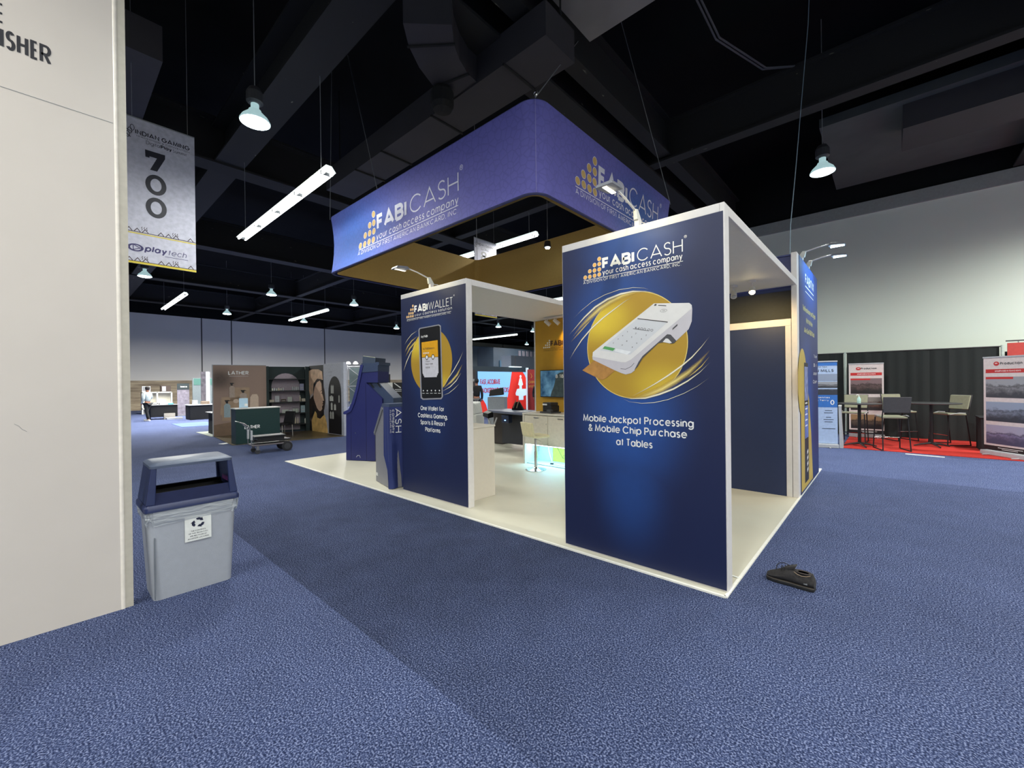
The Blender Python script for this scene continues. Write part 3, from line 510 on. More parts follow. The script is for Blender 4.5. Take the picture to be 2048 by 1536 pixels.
for s, u, wd in (('R', -3.478, .046), ('E', -3.518, .027), ('H', -3.578, .042), ('S', -3.626, .033), ('I', -3.652, .012)):
    txt(mb, LWF, s, u, 3.914, wd, .127, .13)
    if s == 'I': pass
txt(mb, LWF, 'F', -3.705, 3.914, .03, .127, .10)
for z in (4.196, 4.137, 4.08): mb.line(LWF, [(-3.667, z), (-3.642, z-.002)], .013, .002)
mb.line(LWF, [(-3.667, 4.202), (-3.667, 4.074)], .012, .002)
mb.build('lettering', M_INKK, t, world=True)
mb = MB(); mb.line(LWF, [(-3.62, 1.44), (-3.60, 1.425), (-3.585, 1.40), (-3.565, 1.385)], .002, .0015); mb.build('scratch', M_GREY, t, world=True)

# ------------------------------------------------------------------ recycling bin
BX0, BX1, BY0, BY1 = -3.70, -3.305, -2.945, -2.40
cx, cy = (BX0+BX1)/2, (BY0+BY1)/2
t = thing('recycling_bin', 'grey rectangular recycling bin with navy hood and clear liner', 'bin', (cx, cy, 0))
def rrect(hx, hy, r, z, n=5):
    out = []
    for sx, sy, a0 in ((1, 1, 0), (-1, 1, 90), (-1, -1, 180), (1, -1, 270)):
        for i in range(n+1):
            a = math.radians(a0+90*i/n); out.append((sx*(hx-r)+r*math.cos(a), sy*(hy-r)+r*math.sin(a), z))
    return out
def loft(rings, cap0=True, cap1=True):
    mb = MB(); n = len(rings[0]); vs = [p for r in rings for p in r]; fs = []
    for i in range(len(rings)-1): fs += [(i*n+k, i*n+(k+1) % n, (i+1)*n+(k+1) % n, (i+1)*n+k) for k in range(n)]
    if cap0: fs.append(tuple(range(n))[::-1])
    if cap1: fs.append(tuple(range((len(rings)-1)*n, len(rings)*n)))
    return mb.add(vs, fs)
M_BIN = mat('bin_grey_plastic', rgb(164, 168, 178), .5, var=.03, bump=.12, bscale=300)
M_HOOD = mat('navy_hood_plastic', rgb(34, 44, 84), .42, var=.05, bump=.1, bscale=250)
hx, hy = .185, .262
loft([rrect(hx, hy, .045, 0), rrect(hx+.002, hy+.002, .05, .02), rrect(hx+.018, hy+.028, .055, .55), rrect(hx+.022, hy+.034, .055, .71)]).build('bin_body', M_BIN, t, smooth=True)
MB().box(hx+.001, hx+.02, -hy+.005, -hy+.011, .02, .5).build('moulded_edge', mat('bin_edge_grey', rgb(110, 116, 126), .5), t)  # thin upright strip, a darker grey than the body
# liner bag: pleated clear skirt
def bagring(hx_, hy_, z, amp, ph, sag=0):
    r = rrect(hx_, hy_, .05, z, 14); out = []
    for i, p in enumerate(r):
        q = Vector(p); o = Vector((p[0], p[1]*.7, 0)).normalized(); a = amp*(math.sin(i*1.9+ph)+.6*math.sin(i*3.7+2*ph)); q += o*a; q.z += sag*math.sin(i*.55+ph); out.append(q)
    return out
M_BAG = bpy.data.materials.new('clear_liner'); M_BAG.use_nodes = True
b = M_BAG.node_tree.nodes['Principled BSDF']; b.inputs['Base Color'].default_value = (*rgb(200, 206, 212), 1); b.inputs['Roughness'].default_value = .18; b.inputs['Alpha'].default_value = .46
n_ = M_BAG.node_tree.nodes.new('ShaderNodeTexNoise'); n_.inputs['Scale'].default_value = 9; mpb = M_BAG.node_tree.nodes.new('ShaderNodeMapping'); mpb.inputs['Scale'].default_value = (1, 1, 5); mpb.inputs['Rotation'].default_value = (.25, 0, 0); tcb = M_BAG.node_tree.nodes.new('ShaderNodeTexCoord'); M_BAG.node_tree.links.new(tcb.outputs['Object'], mpb.inputs[0]); M_BAG.node_tree.links.new(mpb.outputs[0], n_.inputs['Vector']); bp_ = M_BAG.node_tree.nodes.new('ShaderNodeBump'); bp_.inputs['Strength'].default_value = .8; bp_.inputs['Distance'].default_value = .02
M_BAG.node_tree.links.new(n_.outputs['Fac'], bp_.inputs['Height']); M_BAG.node_tree.links.new(bp_.outputs['Normal'], b.inputs['Normal'])
loft([bagring(hx+.030, hy+.042, .735, .003, 1), bagring(hx+.036, hy+.050, .69, .006, 1.3, .004), bagring(hx+.032, hy+.044, .64, .007, 2.1, .008), bagring(hx+.034, hy+.046, .630, .006, 3.0, .012), bagring(hx+.027, hy+.039, .61, .004, 3.5, .022)], False, False).build('liner_bag', M_BAG, t, smooth=True)
# hood: base ring, end walls, top, lips
Hz = .735; ox, oy_ = hx+.045, hy+.055; tx, ty = .195, .268
mb = MB(); 
r0 = rrect(ox, oy_, .03, Hz-.03, 3); r1 = rrect(ox, oy_, .03, Hz+.005, 3); r2 = rrect(ox-.012, oy_-.012, .03, Hz+.02, 3); i2 = rrect(ox-.03, oy_-.03, .03, Hz+.02, 3); i0 = rrect(ox-.03, oy_-.03, .03, Hz-.03, 3)
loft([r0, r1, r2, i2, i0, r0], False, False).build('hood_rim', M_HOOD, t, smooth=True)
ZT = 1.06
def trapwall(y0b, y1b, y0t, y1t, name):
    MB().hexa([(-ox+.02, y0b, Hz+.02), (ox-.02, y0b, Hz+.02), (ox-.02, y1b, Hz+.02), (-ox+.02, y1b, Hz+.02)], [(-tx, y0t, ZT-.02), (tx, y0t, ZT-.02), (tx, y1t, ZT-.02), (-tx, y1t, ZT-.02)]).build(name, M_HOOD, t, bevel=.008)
trapwall(-oy_+.012, -oy_+.04, -ty, -ty+.025, 'hood_end')
trapwall(oy_-.04, oy_-.012, ty-.025, ty, 'hood_end')
for sx in (1, -1):   # corner posts and the low lip under each opening
    for sy in (1, -1):
        MB().hexa([(sx*(ox-.05), sy*(oy_-.012), Hz+.02), (sx*(ox-.018), sy*(oy_-.012), Hz+.02), (sx*(ox-.018), sy*(oy_-.07), Hz+.02), (sx*(ox-.05), sy*(oy_-.07), Hz+.02)],
                  [(sx*(tx-.03), sy*ty, ZT-.02), (sx*tx, sy*ty, ZT-.02), (sx*tx, sy*(ty-.035), ZT-.02), (sx*(tx-.03), sy*(ty-.035), ZT-.02)]).build('hood_post', M_HOOD, t, bevel=.006)
    MB().hexa([(sx*(ox-.03), -oy_+.03, Hz+.015), (sx*(ox-.018), -oy_+.03, Hz+.015), (sx*(ox-.018), oy_-.03, Hz+.015), (sx*(ox-.03), oy_-.03, Hz+.015)],
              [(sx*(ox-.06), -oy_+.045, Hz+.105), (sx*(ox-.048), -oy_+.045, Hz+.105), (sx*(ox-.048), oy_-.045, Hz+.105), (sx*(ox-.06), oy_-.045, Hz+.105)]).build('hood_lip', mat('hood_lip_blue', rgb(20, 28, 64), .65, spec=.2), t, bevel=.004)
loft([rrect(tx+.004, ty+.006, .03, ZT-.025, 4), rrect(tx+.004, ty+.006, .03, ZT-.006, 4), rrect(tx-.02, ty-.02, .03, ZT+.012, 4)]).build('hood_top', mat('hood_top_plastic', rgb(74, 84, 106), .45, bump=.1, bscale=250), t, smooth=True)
for i in range(7):
    x = -.09+i*.03; MB().box(x, x+.012, oy_-.055, oy_-.052, Hz+.1, Hz+.23).build('vent_slat', mat('vent_purple', rgb(120, 60, 130), .5), t)
MB().box(-ox+.06, ox-.06, -oy_+.06, oy_-.06, .80, .81).build('inside_shade_sheet', mat('bin_inside_shade', rgb(5, 5, 7), .95, spec=.05), t)  # black sheet puts the shade inside the bin mouth into colour
for sx in (1, -1): MB().box(sx*(ox-.068)-.003, sx*(ox-.068)+.003, -oy_+.045, oy_-.045, .80, Hz+.10).build('lip_shade_plate', mat('bin_inside_shade', rgb(5, 5, 7), .95), t)  # black plates paint in the shade under the hood top, behind the lips
SF = Fr((BX1+.0, 0, 0), (0, 1, 0))
SF = Fr((cx+hx+.0245, 0, 0), (0, 1, 0))
MB().rect(SF, -2.74, .412, -2.562, .616, 0).build('recycling_sticker', mat('sticker_white', rgb(226, 228, 226), .5), t, world=True)
mb = MB()
for k in range(3):   # chasing-arrows mark
    a0 = math.radians(90+120*k); c = (-2.651, .556)
    def P_(r, a): return (c[0]+r*math.cos(a), c[1]+r*.9*math.sin(a))
    mb.poly(SF, [P_(.043, a0+.35), P_(.046, a0-.15), P_(.043, a0-.62), P_(.026, a0-.62), P_(.024, a0-.1), P_(.027, a0+.35)], .0015)
    mb.poly(SF, [P_(.052, a0-.55), P_(.036, a0-1.25), P_(.018, a0-.6)], .0015)
for s, v, a, b in (('THE CONTENTS', .488, -2.70, -2.602), ('OF THIS TRASH CAN', .468, -2.715, -2.588), ('ARE RECYCLED AT', .448, -2.708, -2.594), ('AN OFFSITE LOCATION', .427, -2.722, -2.58)): txt(mb, SF, s, a, v, b-a, .010, .16, .0015)
mb.build('sticker_print', mat('sticker_ink', rgb(30, 34, 60), .5), t, world=True)

# ------------------------------------------------------------------ white booth floor
t = thing('booth_floor', 'off-white vinyl booth floor laid over the blue carpet', 'flooring', (-4.45, 3.05, 0))
n = 46; vs = []; fs = []
for i in range(n+1):
    for j in range(n+1):
        x = -8.904+8.904*i/n; y = 6.095*j/n; e = min(i, n-i, j, n-j)
        vs.append((x, y, .012+(.004*math.sin(x*3.1+y*1.7)*math.sin(y*4.3-x*1.2) if e > 1 else 0)))
for i in range(n):
    for j in range(n): a = i*(n+1)+j; fs.append((a, a+n+1, a+n+2, a+1))
MB().add(vs, fs).build('vinyl_sheet', M_WHITEV, t, world=True, smooth=True)
M_EDGE = mat('floor_edge_tape', rgb(240, 238, 230), .3)
MB().box(-8.904, 0, -.012, .012, 0, .014).box(-8.904, 0, 6.083, 6.107, 0, .014).build('edge_strip', M_EDGE, t, world=True)
MB().box(-.012, .012, 0, 6.095, 0, .014).box(-8.916, -8.892, 0, 6.095, 0, .014).build('edge_strip', M_EDGE, t, world=True)
MB().add([(-.24, .46, .019), (-.14, .42, .02), (0, .40, .016), (0, .38, .016), (-.13, .395, .02), (-.24, .42, .019)], [(0, 1, 4, 5), (1, 2, 3, 4)]).build('clear_tape', mat('shiny_tape', rgb(245, 248, 246), .1), t, world=True)
MB().box(-6.6, -4.75, 2.15, 2.19, .0165, .0175).build('floor_crease', mat('crease', rgb(236, 232, 220), .3), t, world=True)

NAVY = rgb(22, 32, 72); BLUE = rgb(36, 84, 164)
def light_col(a): return a
def panel_print(name, cx_, z0=0, kind='P1'):
    def fn(N, L, co):
        if kind == 'P1': cs = [(-.05, 0, 2.95, .8, 9, .7, .5), (-.15, 0, 2.2, .85, 9, 1.0, .8), (-.05, 0, 1.35, .75, 9, 1.0, .85), (-.05, 0, .75, .5, 9, .9, .5)]
        elif kind == 'P2': cs = [(0, 0, 2.0, .8, 9, 1.1, .35), (0, 0, 1.4, .6, 9, 1.2, .18)]
        return radial(N, L, co, cs, NAVY, BLUE)
    return mat_grad(name, fn, .5, .45)

def frame_panel(t, x0, x1, y, h, dep, print_mat, back=M_CREAM, rail=.07):
    """white aluminium frame carrying a printed fabric face towards -y"""
    MB().box(x0, x0+.035, y, y+dep, .012, h).build('frame_post', M_ALU, t, world=True, bevel=.004)
    MB().box(x1-.035, x1, y, y+dep, .012, h).build('frame_post', M_ALU, t, world=True, bevel=.004)
    MB().box(x0+.035, x1-.035, y, y+dep, h-rail, h).build('top_rail', M_ALU, t, world=True, bevel=.004)
    MB().box(x0+.035, x1-.035, y+.005, y+dep, .012, .05).build('bottom_rail', M_ALU, t, world=True)
    cxp = (x0+x1)/2
    o = MB().box(x0+.008-cxp, x1-.010-cxp, y-.004, y+.012, .026, h-rail).build('printed_face', print_mat, t)
    o.location = (cxp-t.location.x, -t.location.y, 0)
    MB().box(x0+.035, x1-.035, y+dep-.02, y+dep-.005, .05, h-rail).build('back_board', back, t, world=True)

GOLD = None
def mat_gold_disc(name, cu, cv, r):
    def fn(N, L, co):
        return radial(N, L, co, [(cu-.7*r, 0, cv+.55*r, 1.0*r, 9, .7*r, 1), (cu+.5*r, 0, cv-.75*r, .9*r, 9, .6*r, .55)], rgb(176, 140, 46), rgb(226, 196, 62))
    return mat_grad(name, fn, .5, .4)
M_SW_G = mat_ink('gold_light_ink', rgb(196, 160, 60), rgb(250, 228, 140), .95)
M_SW_W = mat_ink('pale_light_ink', rgb(200, 190, 160), rgb(250, 244, 220), 1.8)

def fabi_logo(t, fr, dots, r, bold, thin, tag_, div, lineu, reg, w_bold=.235, w_thin=.08, k=.002, ink=M_INKW, gold=M_INKG, regr=.012):
    logo_dots(MB(), fr, dots, r, k).build('logo_dots', gold, t, world=True)
    if ink is not None:
        mb = MB()
        for (u, v) in dots: mb.ring(fr, u, v, r, r*1.13, k+.0006, 14)
        mb.build('dot_outline', ink, t, world=True)
    mb = MB()
    txt(mb, fr, *bold, w_bold, k, sp=.06); txt(mb, fr, *thin, w_thin, k, sp=.12)
    if tag_: txt(mb, fr, *tag_, .125, k, sp=.22)
    if div: txt(mb, fr, *div, .12, k, sp=.24)
    if lineu: mb.line(fr, lineu[:2], lineu[2], k)
    if reg:
        mb.ring(fr, reg[0], reg[1], regr*.8, regr, k, 14); txt(mb, fr, 'R', reg[0]-regr*.38, reg[1]-regr*.5, regr*.75, regr*1.05, .18, k)
    mb.build('logo_lettering', ink or M_INKK, t, world=True)

# ------------------------------------------------------------------ right-hand tall panel: mobile jackpot
HP = 3.065
t = P1T = thing('poster_wall', 'tall navy panel with white payment terminal on a gold disc', 'display panel', (-.767, .12, 0))
frame_panel(t, -1.535, 0, .0697, HP, .12, panel_print('terminal_panel_print', -.767))
FA = Fr((0, .0647, 0), (1, 0, 0))
fabi_logo(t, FA, D['p1_dots'], .0185, ('FABI', -1.071, 2.736, .324, .109), ('CASH', -.72, 2.738, .402, .112),
          ('your cash access company', -1.068, 2.682, .745, .052), ('A DIVISION OF FIRST AMERICAN BANKCARD, INC.', -1.281, 2.630, .95, .028),
          [(-1.278, 2.664), (-.318, 2.664), .0045], (-.296, 2.862))
DU, DV, DR = -.765, 1.997, .478
MB().disc(FA, DU, DV, DR, DR*.995, .001, 64).build('gold_disc', mat_gold_disc('gold_disc_print', DU+.767, DV, DR), t, world=True)
MB().ring(FA, DU, DV, DR-.004, DR+.003, .0014, 64).build('disc_rim', mat('disc_rim', rgb(222, 200, 120), .5), t, world=True)
strip_soft('light_streaks', [D['sw4'], D['sw7'], D['sw5'], D['sw10']], FA, M_SW_G, .0018, t)
strip_soft('light_streaks', [D[k] for k in ('sw1', 'sw2', 'sw3', 'sw6', 'sw8', 'sw9')], FA, M_SW_W, .0022, t)
M_TW = mat('terminal_white', rgb(222, 220, 220), .5, var=.02); M_TS = mat('terminal_side', rgb(196, 192, 200), .5, var=.02)
mb = MB(); mb.poly(FA, D['card'], .0026); mb.build('printed_card', mat('copper_card', rgb(178, 128, 66), .5, var=.22, scale=14), t, world=True)
mb = MB(); mb.poly(FA, D['term_side'], .0032); mb.build('printed_terminal_side', M_TS, t, world=True)
mb = MB(); mb.poly(FA, D['term_dark'], .0036); mb.line(FA, D['slotgap'], .004, .0037); mb.poly(FA, D['term_hole'], .0037); mb.build('printed_terminal_underside', mat('terminal_dark', rgb(72, 72, 78), .5), t, world=True)
mb = MB(); mb.poly(FA, D['term_inner'], .004); mb.poly(FA, D['term_top'], .0038); mb.build('printed_terminal_top', M_TW, t, world=True)
mb = MB(); mb.poly(FA, D['term_screen'], .0042); mb.build('printed_screen', mat('screen_white', rgb(206, 208, 214), .5, var=.01), t, world=True)
mb = MB(); mb.poly(FA, D['btn2'], .0046); mb.build('printed_button', mat('btn_white', rgb(228, 230, 234), .5), t, world=True)
mb = MB(); mb.poly(FA, D['green'], .0046); mb.build('printed_green_key', mat('green_key', rgb(84, 158, 92), .5), t, world=True)
mb = MB(); txt(mb, FA, '$400.00', -.752, 2.142, .175, .022, .15, .0046, basis=((.975, -.22), (.35, .9)))
mb.line(FA, [D['term_sub'][0], D['term_sub'][1]], .004, .0046)
for (u, v), ch in zip(D['keys'], '123456789C0#'): txt(MB(), FA, ch, u-.006, v-.007, .011, .013, .17, .0046, basis=((.97, -.22), (.35, .9))).build('printed_key', mat('terminal_ink', rgb(62, 58, 62), .5), t, world=True)
mb.poly(FA, D['term_div'], .0047)
u, v = D['term_nfc'][0]; mb.ring(FA, u, v, .028, .030, .0046, 20, .012, .0135)
for q in (-.008, 0, .008): mb.line(FA, [(u+q, v-.005), (u+q+.003, v), (u+q, v+.005)], .002, .0046)
a_, b_ = D['term_logo']; mb.poly(FA, [(a_[0]-.012, a_[1]-.006), (a_[0]+.008, a_[1]-.008), (a_[0]+.014, a_[1]+.006), (a_[0]-.004, a_[1]+.008)], .0046); mb.line(FA, [(a_[0]+.026, a_[1]-.006), b_], .006, .0046)
mb.build('terminal_lettering', mat('terminal_ink', rgb(62, 58, 62), .5), t, world=True)
for s, u, v, wd in (('Mobile Jackpot Processing', -1.299, 1.287, 1.053), ('& Mobile Chip Purchase', -1.242, 1.194, .942), ('at Tables', -.945, 1.082, .348)): txt(MB(), FA, s, u, v, wd, .069, .15, .002, sp=.13).build('slogan_line', M_INKW, t, world=True)

# ------------------------------------------------------------------ left-hand tall panel: phone
t = thing('poster_wall', 'tall navy panel showing a black phone on a gold disc', 'display panel', (-3.965, .30, 0))
frame_panel(t, -4.73, -3.2, .2474, HP, .10, panel_print('phone_panel_print', -3.965, kind='P2'))
FB = Fr((0, .2424, 0), (1, 0, 0))
fabi_logo(t, FB, D['p2_dots'], .0175, ('FABI', -4.364, 2.738, .33, .112), ('WALLET', -4.015, 2.742, .545, .112), ('your cashless solution', -4.36, 2.688, .874, .040),
          ('A DIVISION OF FIRST AMERICAN BANKCARD, INC.', -4.562, 2.634, 1.058, .024), [(-4.56, 2.662), (-3.505, 2.662), .004], (-3.442, 2.87), regr=.012)
DU, DV, DR = -3.982, 2.0, .484
MB().disc(FB, DU, DV, DR, DR*.97, .001, 56).build('gold_disc', mat_gold_disc('gold_disc_print_phone', DU+3.965, DV, DR), t, world=True)
strip_soft('light_streaks', [D['s2d'], D['s2b'], D['s2f']], FB, M_SW_G, .0018, t)
strip_soft('light_streaks', [D[k] for k in ('s2a', 's2c', 's2e', 's2g', 's2h')], FB, M_SW_W, .0022, t)
mb = MB(); mb.poly(FB, D['p2_phone'], .003); mb.build('printed_phone_edge', mat('phone_silver', rgb(150, 150, 160), .4), t, world=True)
mb = MB(); mb.poly(FB, D['p2_scr'], .0034); mb.build('printed_phone_screen', mat('phone_black', rgb(20, 20, 24), .4), t, world=True)
mb = MB(); mb.poly(FB, D['p2_yel'], .0038); mb.build('printed_yellow_card', mat('yellow_card', rgb(226, 164, 20), .5), t, world=True)
mb = MB(); mb.poly(FB, D['p2_wht'], .0038); mb.build('printed_white_card', mat('white_card', rgb(206, 204, 214), .5), t, world=True)
mb = MB()
for u, v in D['p2_holes']: mb.disc(FB, u, v, .036, .040, .0042)
for s, u, v, wd, h in (('My FABI Balance', -4.158, 2.17, .272, .03), ('Casino', -4.098, 1.988, .102, .022), ('Resort Wallet', -4.094, 1.949, .173, .022), ('$250.00', -4.095, 1.897, .097, .024)): txt(mb, FB, s, u, v, wd, h, .14, .0042)
mb.build('phone_lettering', mat('phone_ink', rgb(60, 54, 50), .5), t, world=True)
mb = MB()
for i, (u, v) in enumerate(D['p2_holes']): mb.disc(FB, u, v, .024, .027, .0046)
txt(mb, FB, 'My FABI', -4.196, 2.35, .155, .034, .2, .0042)
txt(mb, FB, '$1,500.00', -4.154, 2.108, .141, .026, .16, .0042)
for u, v in D['p2_icons']: mb.disc(FB, u, v+.01, .014, .012, .0042, 8); mb.line(FB, [(u-.03, v-.028), (u+.03, v-.028)], .006, .0042)
mb.build('phone_icons', M_INKW, t, world=True)
for s, u, v, wd in (('One Wallet for', -4.237, 1.281, .554), ('Cashless Gaming,', -4.305, 1.173, .693), ('Sports & Resort', -4.242, 1.073, .572), ('Platforms', -4.127, .971, .352)): txt(MB(), FB, s, u, v, wd, .067, .16, .002, sp=.13).build('slogan_line', M_INKW, t, world=True)

# soffit roofs behind both panels
def roof(x0, x1, y0, y1, z0, z1, label, tint=M_ALU):
    t = thing('soffit_roof', label, 'roof panel', ((x0+x1)/2, (y0+y1)/2, z0))
    MB().box(x0+.03, x1-.03, y0, y1-.0, z0+.006, z1-.01).build('soffit_board', M_GREYWH, t, world=True)
    MB().box(x1-.03, x1, y0, y1, z0, z1).build('edge_rail', tint, t, world=True, bevel=.003)
    MB().box(x0, x0+.03, y0, y1, z0, z1).build('edge_rail', tint, t, world=True, bevel=.003)
    MB().box(x0+.03, x1-.03, y1-.03, y1, z0, z1).build('edge_rail', tint, t, world=True)
    return t
roof(-1.535, 0, .19, 3.50, 2.985, 3.065, 'white soffit roof running back from the payment terminal panel')
roof(-4.76, -3.2, .3474, 3.58, 2.985, 3.065, 'white soffit roof running back from the phone panel to the golden wall')

# ------------------------------------------------------------------ store room: blue wall, tower
t = thing('partition_panel', 'plain navy partition under a white rail behind the right opening', 'partition', (-.8, 3.56, 0))
MB().box(-1.5, -.145, 3.545, 3.585, .012, 2.43).build('navy_board', mat('navy_board', rgb(30, 44, 82), .5, var=.04), t, world=True)
MB().box(-1.5, -.075, 3.537, 3.63, 2.43, 2.53).build('top_rail', M_ALU, t, world=True, bevel=.004)
MB().box(-.145, -.075, 3.537, 3.63, .012, 2.43).build('frame_post', M_ALU, t, world=True, bevel=.004)
t = thing('tower_wall', 'tall navy booth tower with kiosk poster on its right side', 'booth tower', (-.78, 4.6, 0))
TH = 3.455
MB().box(-1.55, -.074, 3.64, 3.66, 2.99, TH-.02).box(-1.55, -.074, 3.62, 3.68, TH-.02, TH).build('front_board', mat('tower_front', rgb(46, 54, 110), .5), t, world=True)
MB().box(-1.55, -.08, 3.95, 3.98, 2.3, 3.0).build('dark_recess', mat('recess_grey', rgb(72, 76, 78), .6), t, world=True)
MB().box(-.070, 0, 3.537, 3.70, .012, TH).build('corner_post', M_ALU, t, world=True, bevel=.004)
MB().box(-.06, -.04, 3.70, 5.70, .012, TH).build('side_board', M_NAVY, t, world=True)
o = MB().box(-.004, .004, -1.0, 1.0, .02, TH-.012).build('side_print', mat_grad('tower_print', lambda N, L, co: radial(N, L, co, [(0, .3, 3.4, 9, 1.6, 1.3, .8), (0, -.3, 1.2, 9, 1.0, 1.6, .5)], rgb(28, 44, 98), rgb(38, 92, 186))), t)
o.location = (.002-t.location.x, 4.70-t.location.y, 0)
MB().box(-1.55, 0, 5.68, 5.72, .012, TH).build('rear_board', M_NAVY, t, world=True)
MB().box(-1.55, -1.51, 3.66, 5.68, .012, TH).build('inner_board', M_NAVY, t, world=True)
FT = Fr((.007, 0, 0), (0, 1, 0))
mb = MB(); mb.disc(FT, 3.9, 1.62, .42, .5, .001, 40); mb.poly(FT, [(3.72, 1.6), (4.2, 1.75), (4.55, 1.35), (4.75, .8), (4.92, .05), (3.72, .05)], .0012); mb.build('gold_disc', mat('tower_gold', rgb(186, 160, 74), .5, var=.1, scale=3), t, world=True)
mb = MB(); mb.rect(FT, 4.05, .12, 4.45, 1.92, .002); mb.build('printed_kiosk', mat('kiosk_dark_print', rgb(34, 32, 38), .5), t, world=True)
mb = MB(); mb.rect(FT, 4.08, 1.35, 4.42, 1.86, .0024)
mb.build('printed_kiosk_screen', mat('kiosk_screen_print', rgb(120, 130, 175), .5, var=.5, scale=9), t, world=True)
mb = MB(); mb.rect(FT, 4.08, .78, 4.42, 1.27, .0024); mb.build('printed_kiosk_screen', mat('kiosk_screen_print_b', rgb(96, 116, 186), .5, var=.4, scale=7), t, world=True)
mb = MB()
for i in range(5): mb.rect(FT, 4.12, 1.30-i*.085, 4.34, 1.32-i*.085, .0028)
for i in range(4): mb.poly(FT, [(4.28, .52-i*.09), (4.38, .55-i*.09), (4.38, .60-i*.09), (4.28, .57-i*.09)], .0028)
for s, u, v, wd in (('Ticket', 5.15, 2.03, .4), ('Bill', 5.1, 1.88, .42), ('Jackpot', 5.06, 1.74, .46), ('Cash', 5.02, 1.6, .5)): txt(mb, FT, s, u, v, wd, .055, .16)
mb.line(FT, [(4.25, 3.09), (5.2, 3.075)], .02, .002); mb.line(FT, [(4.25, 3.01), (5.15, 2.995)], .014, .002)
txt(mb, FT, 'FABITIX', 4.25, 3.13, .95, .15, .2, .002)
mb.build('poster_lettering', M_INKW, t, world=True)
mb = MB()
for s, u, v, wd in (('The Revolutionary and Original', 3.98, 2.69, 1.4), ('With the New', 4.3, 2.53, .72), ('All-in-One FABITIX Kiosk', 4.1, 2.37, 1.13)): txt(mb, FT, s, u, v, wd, .085, .16)
mb.build('poster_tagline', mat('pale_yellow_ink', rgb(216, 208, 140), .5), t, world=True)

# ------------------------------------------------------------------ golden wall, counter, TV, stool
t = thing('golden_wall', 'golden yellow booth wall with the dotted logo above a TV', 'booth wall', (-3.2, 3.65, 0))
M_YEL = mat('golden_laminate', rgb(196, 150, 44), .5, var=.05, scale=4)
MB().box(-4.73, -1.56, 3.60, 3.68, .012, 2.984).build('golden_board', M_YEL, t, world=True)
MB().box(-4.76, -4.73, 3.59, 3.69, .012, 2.984).build('frame_post', M_ALU, t, world=True)
FY = Fr((0, 3.60, 0), (1, 0, 0))
logo_dots(MB(), FY, D['yw_dots'], .017).build('logo_dots', M_INKW, t, world=True)
mb = MB(); txt(mb, FY, 'FABI', -4.322, 2.42, .31, .12, .26, .002, sp=.06); txt(mb, FY, 'CASH', -3.99, 2.42, .42, .12, .09); mb.line(FY, [(-4.51, 2.375), (-3.57, 2.375)], .005)
txt(mb, FY, 'your cash access company', -4.315, 2.385, .74, .024, .15); txt(mb, FY, 'A DIVISION OF FIRST AMERICAN BANKCARD, INC.', -4.51, 2.33, .95, .024, .15)
mb.build('logo_lettering', mat('brown_ink', rgb(84, 58, 30), .5), t, world=True)
t = thing('track_light_rail', 'white track light rail with two heads below the soffit', 'track light', (-4.0, 3.32, 2.93))
MB().box(-4.28, -3.5, 3.30, 3.34, 2.955, 2.984).build('rail', M_ALU, t, world=True)
for x in (-4.19, -3.97, -3.62):
    MB().cyl((x, 3.32, 2.955), (x, 3.32, 2.90), .012, n=8).build('head_stem', M_ALU, t, world=True)
    MB().cyl((x-.04, 3.30, 2.92), (x+.045, 3.35, 2.83), .038, .042, 14).build('spot_head', mat('spot_head_white', rgb(214, 208, 200), .5), t, world=True, smooth=True)
for x in (-3.86, -3.45): hall_light('SPOT', 'track_spot', (x, 3.36, 2.86), 22, .03, col=rgb(255, 214, 130), spot=75, blend=.8, aim=(x, 3.6, 2.55))
t = thing('television', 'wall-mounted television showing a misty blue coastal picture', 'television', (-4.0, 3.56, 1.65))
MB().box(-4.568, -3.45, 3.545, 3.585, 1.36, 1.925).build('bezel', M_BLACK, t, world=True, bevel=.003)
MB().box(-4.2, -3.8, 3.585, 3.6, 1.5, 1.8).build('wall_bracket', M_DGREY, t, world=True)
FV = Fr((0, 3.5445, 0), (1, 0, 0))
def tvfn(N, L, co):
    n = N.new('ShaderNodeTexNoise'); n.inputs['Scale'].default_value = 3.2; n.inputs['Detail'].default_value = 6; L.new(co, n.inputs['Vector'])
    cr = N.new('ShaderNodeValToRGB'); cr.color_ramp.elements[0].position = .35; cr.color_ramp.elements[0].color = (*rgb(22, 50, 76), 1); cr.color_ramp.elements[1].position = .72; cr.color_ramp.elements[1].color = (*rgb(96, 136, 160), 1)
    L.new(n.outputs['Fac'], cr.inputs['Fac']); return cr.outputs['Color']
M_TV = mat_grad('tv_picture', tvfn, .25); b = M_TV.node_tree.nodes['Principled BSDF']; src = b.inputs['Base Color'].links[0].from_socket
M_TV.node_tree.links.new(src, b.inputs['Emission Color']); b.inputs['Emission Strength'].default_value = .8
MB().rect(FV, -4.555, 1.375, -3.463, 1.912, .001).build('screen', M_TV, t, world=True)
mb = MB(); mb.poly(FV, [(-4.3, 1.376), (-4.27, 1.47), (-4.22, 1.56), (-4.18, 1.68), (-4.15, 1.80), (-4.08, 1.86), (-3.95, 1.88), (-3.8, 1.84), (-3.74, 1.7), (-3.72, 1.55), (-3.6, 1.376)], .002)
mb.build('picture_rock', mat('rock_picture', rgb(52, 62, 62), .4, var=.4, scale=14, emit=rgb(40, 50, 52), es=.5), t, world=True)
mb = MB(); txt(mb, FV, '8:18', -4.165, 1.755, .2, .075, .2, .003); mb.build('picture_clock', M_INKW, t, world=True)
t = thing('storage_counter', 'cream storage counter with lit open base below the television', 'counter', (-4.0, 3.32, 0))
CX0, CX1 = -4.66, -1.6
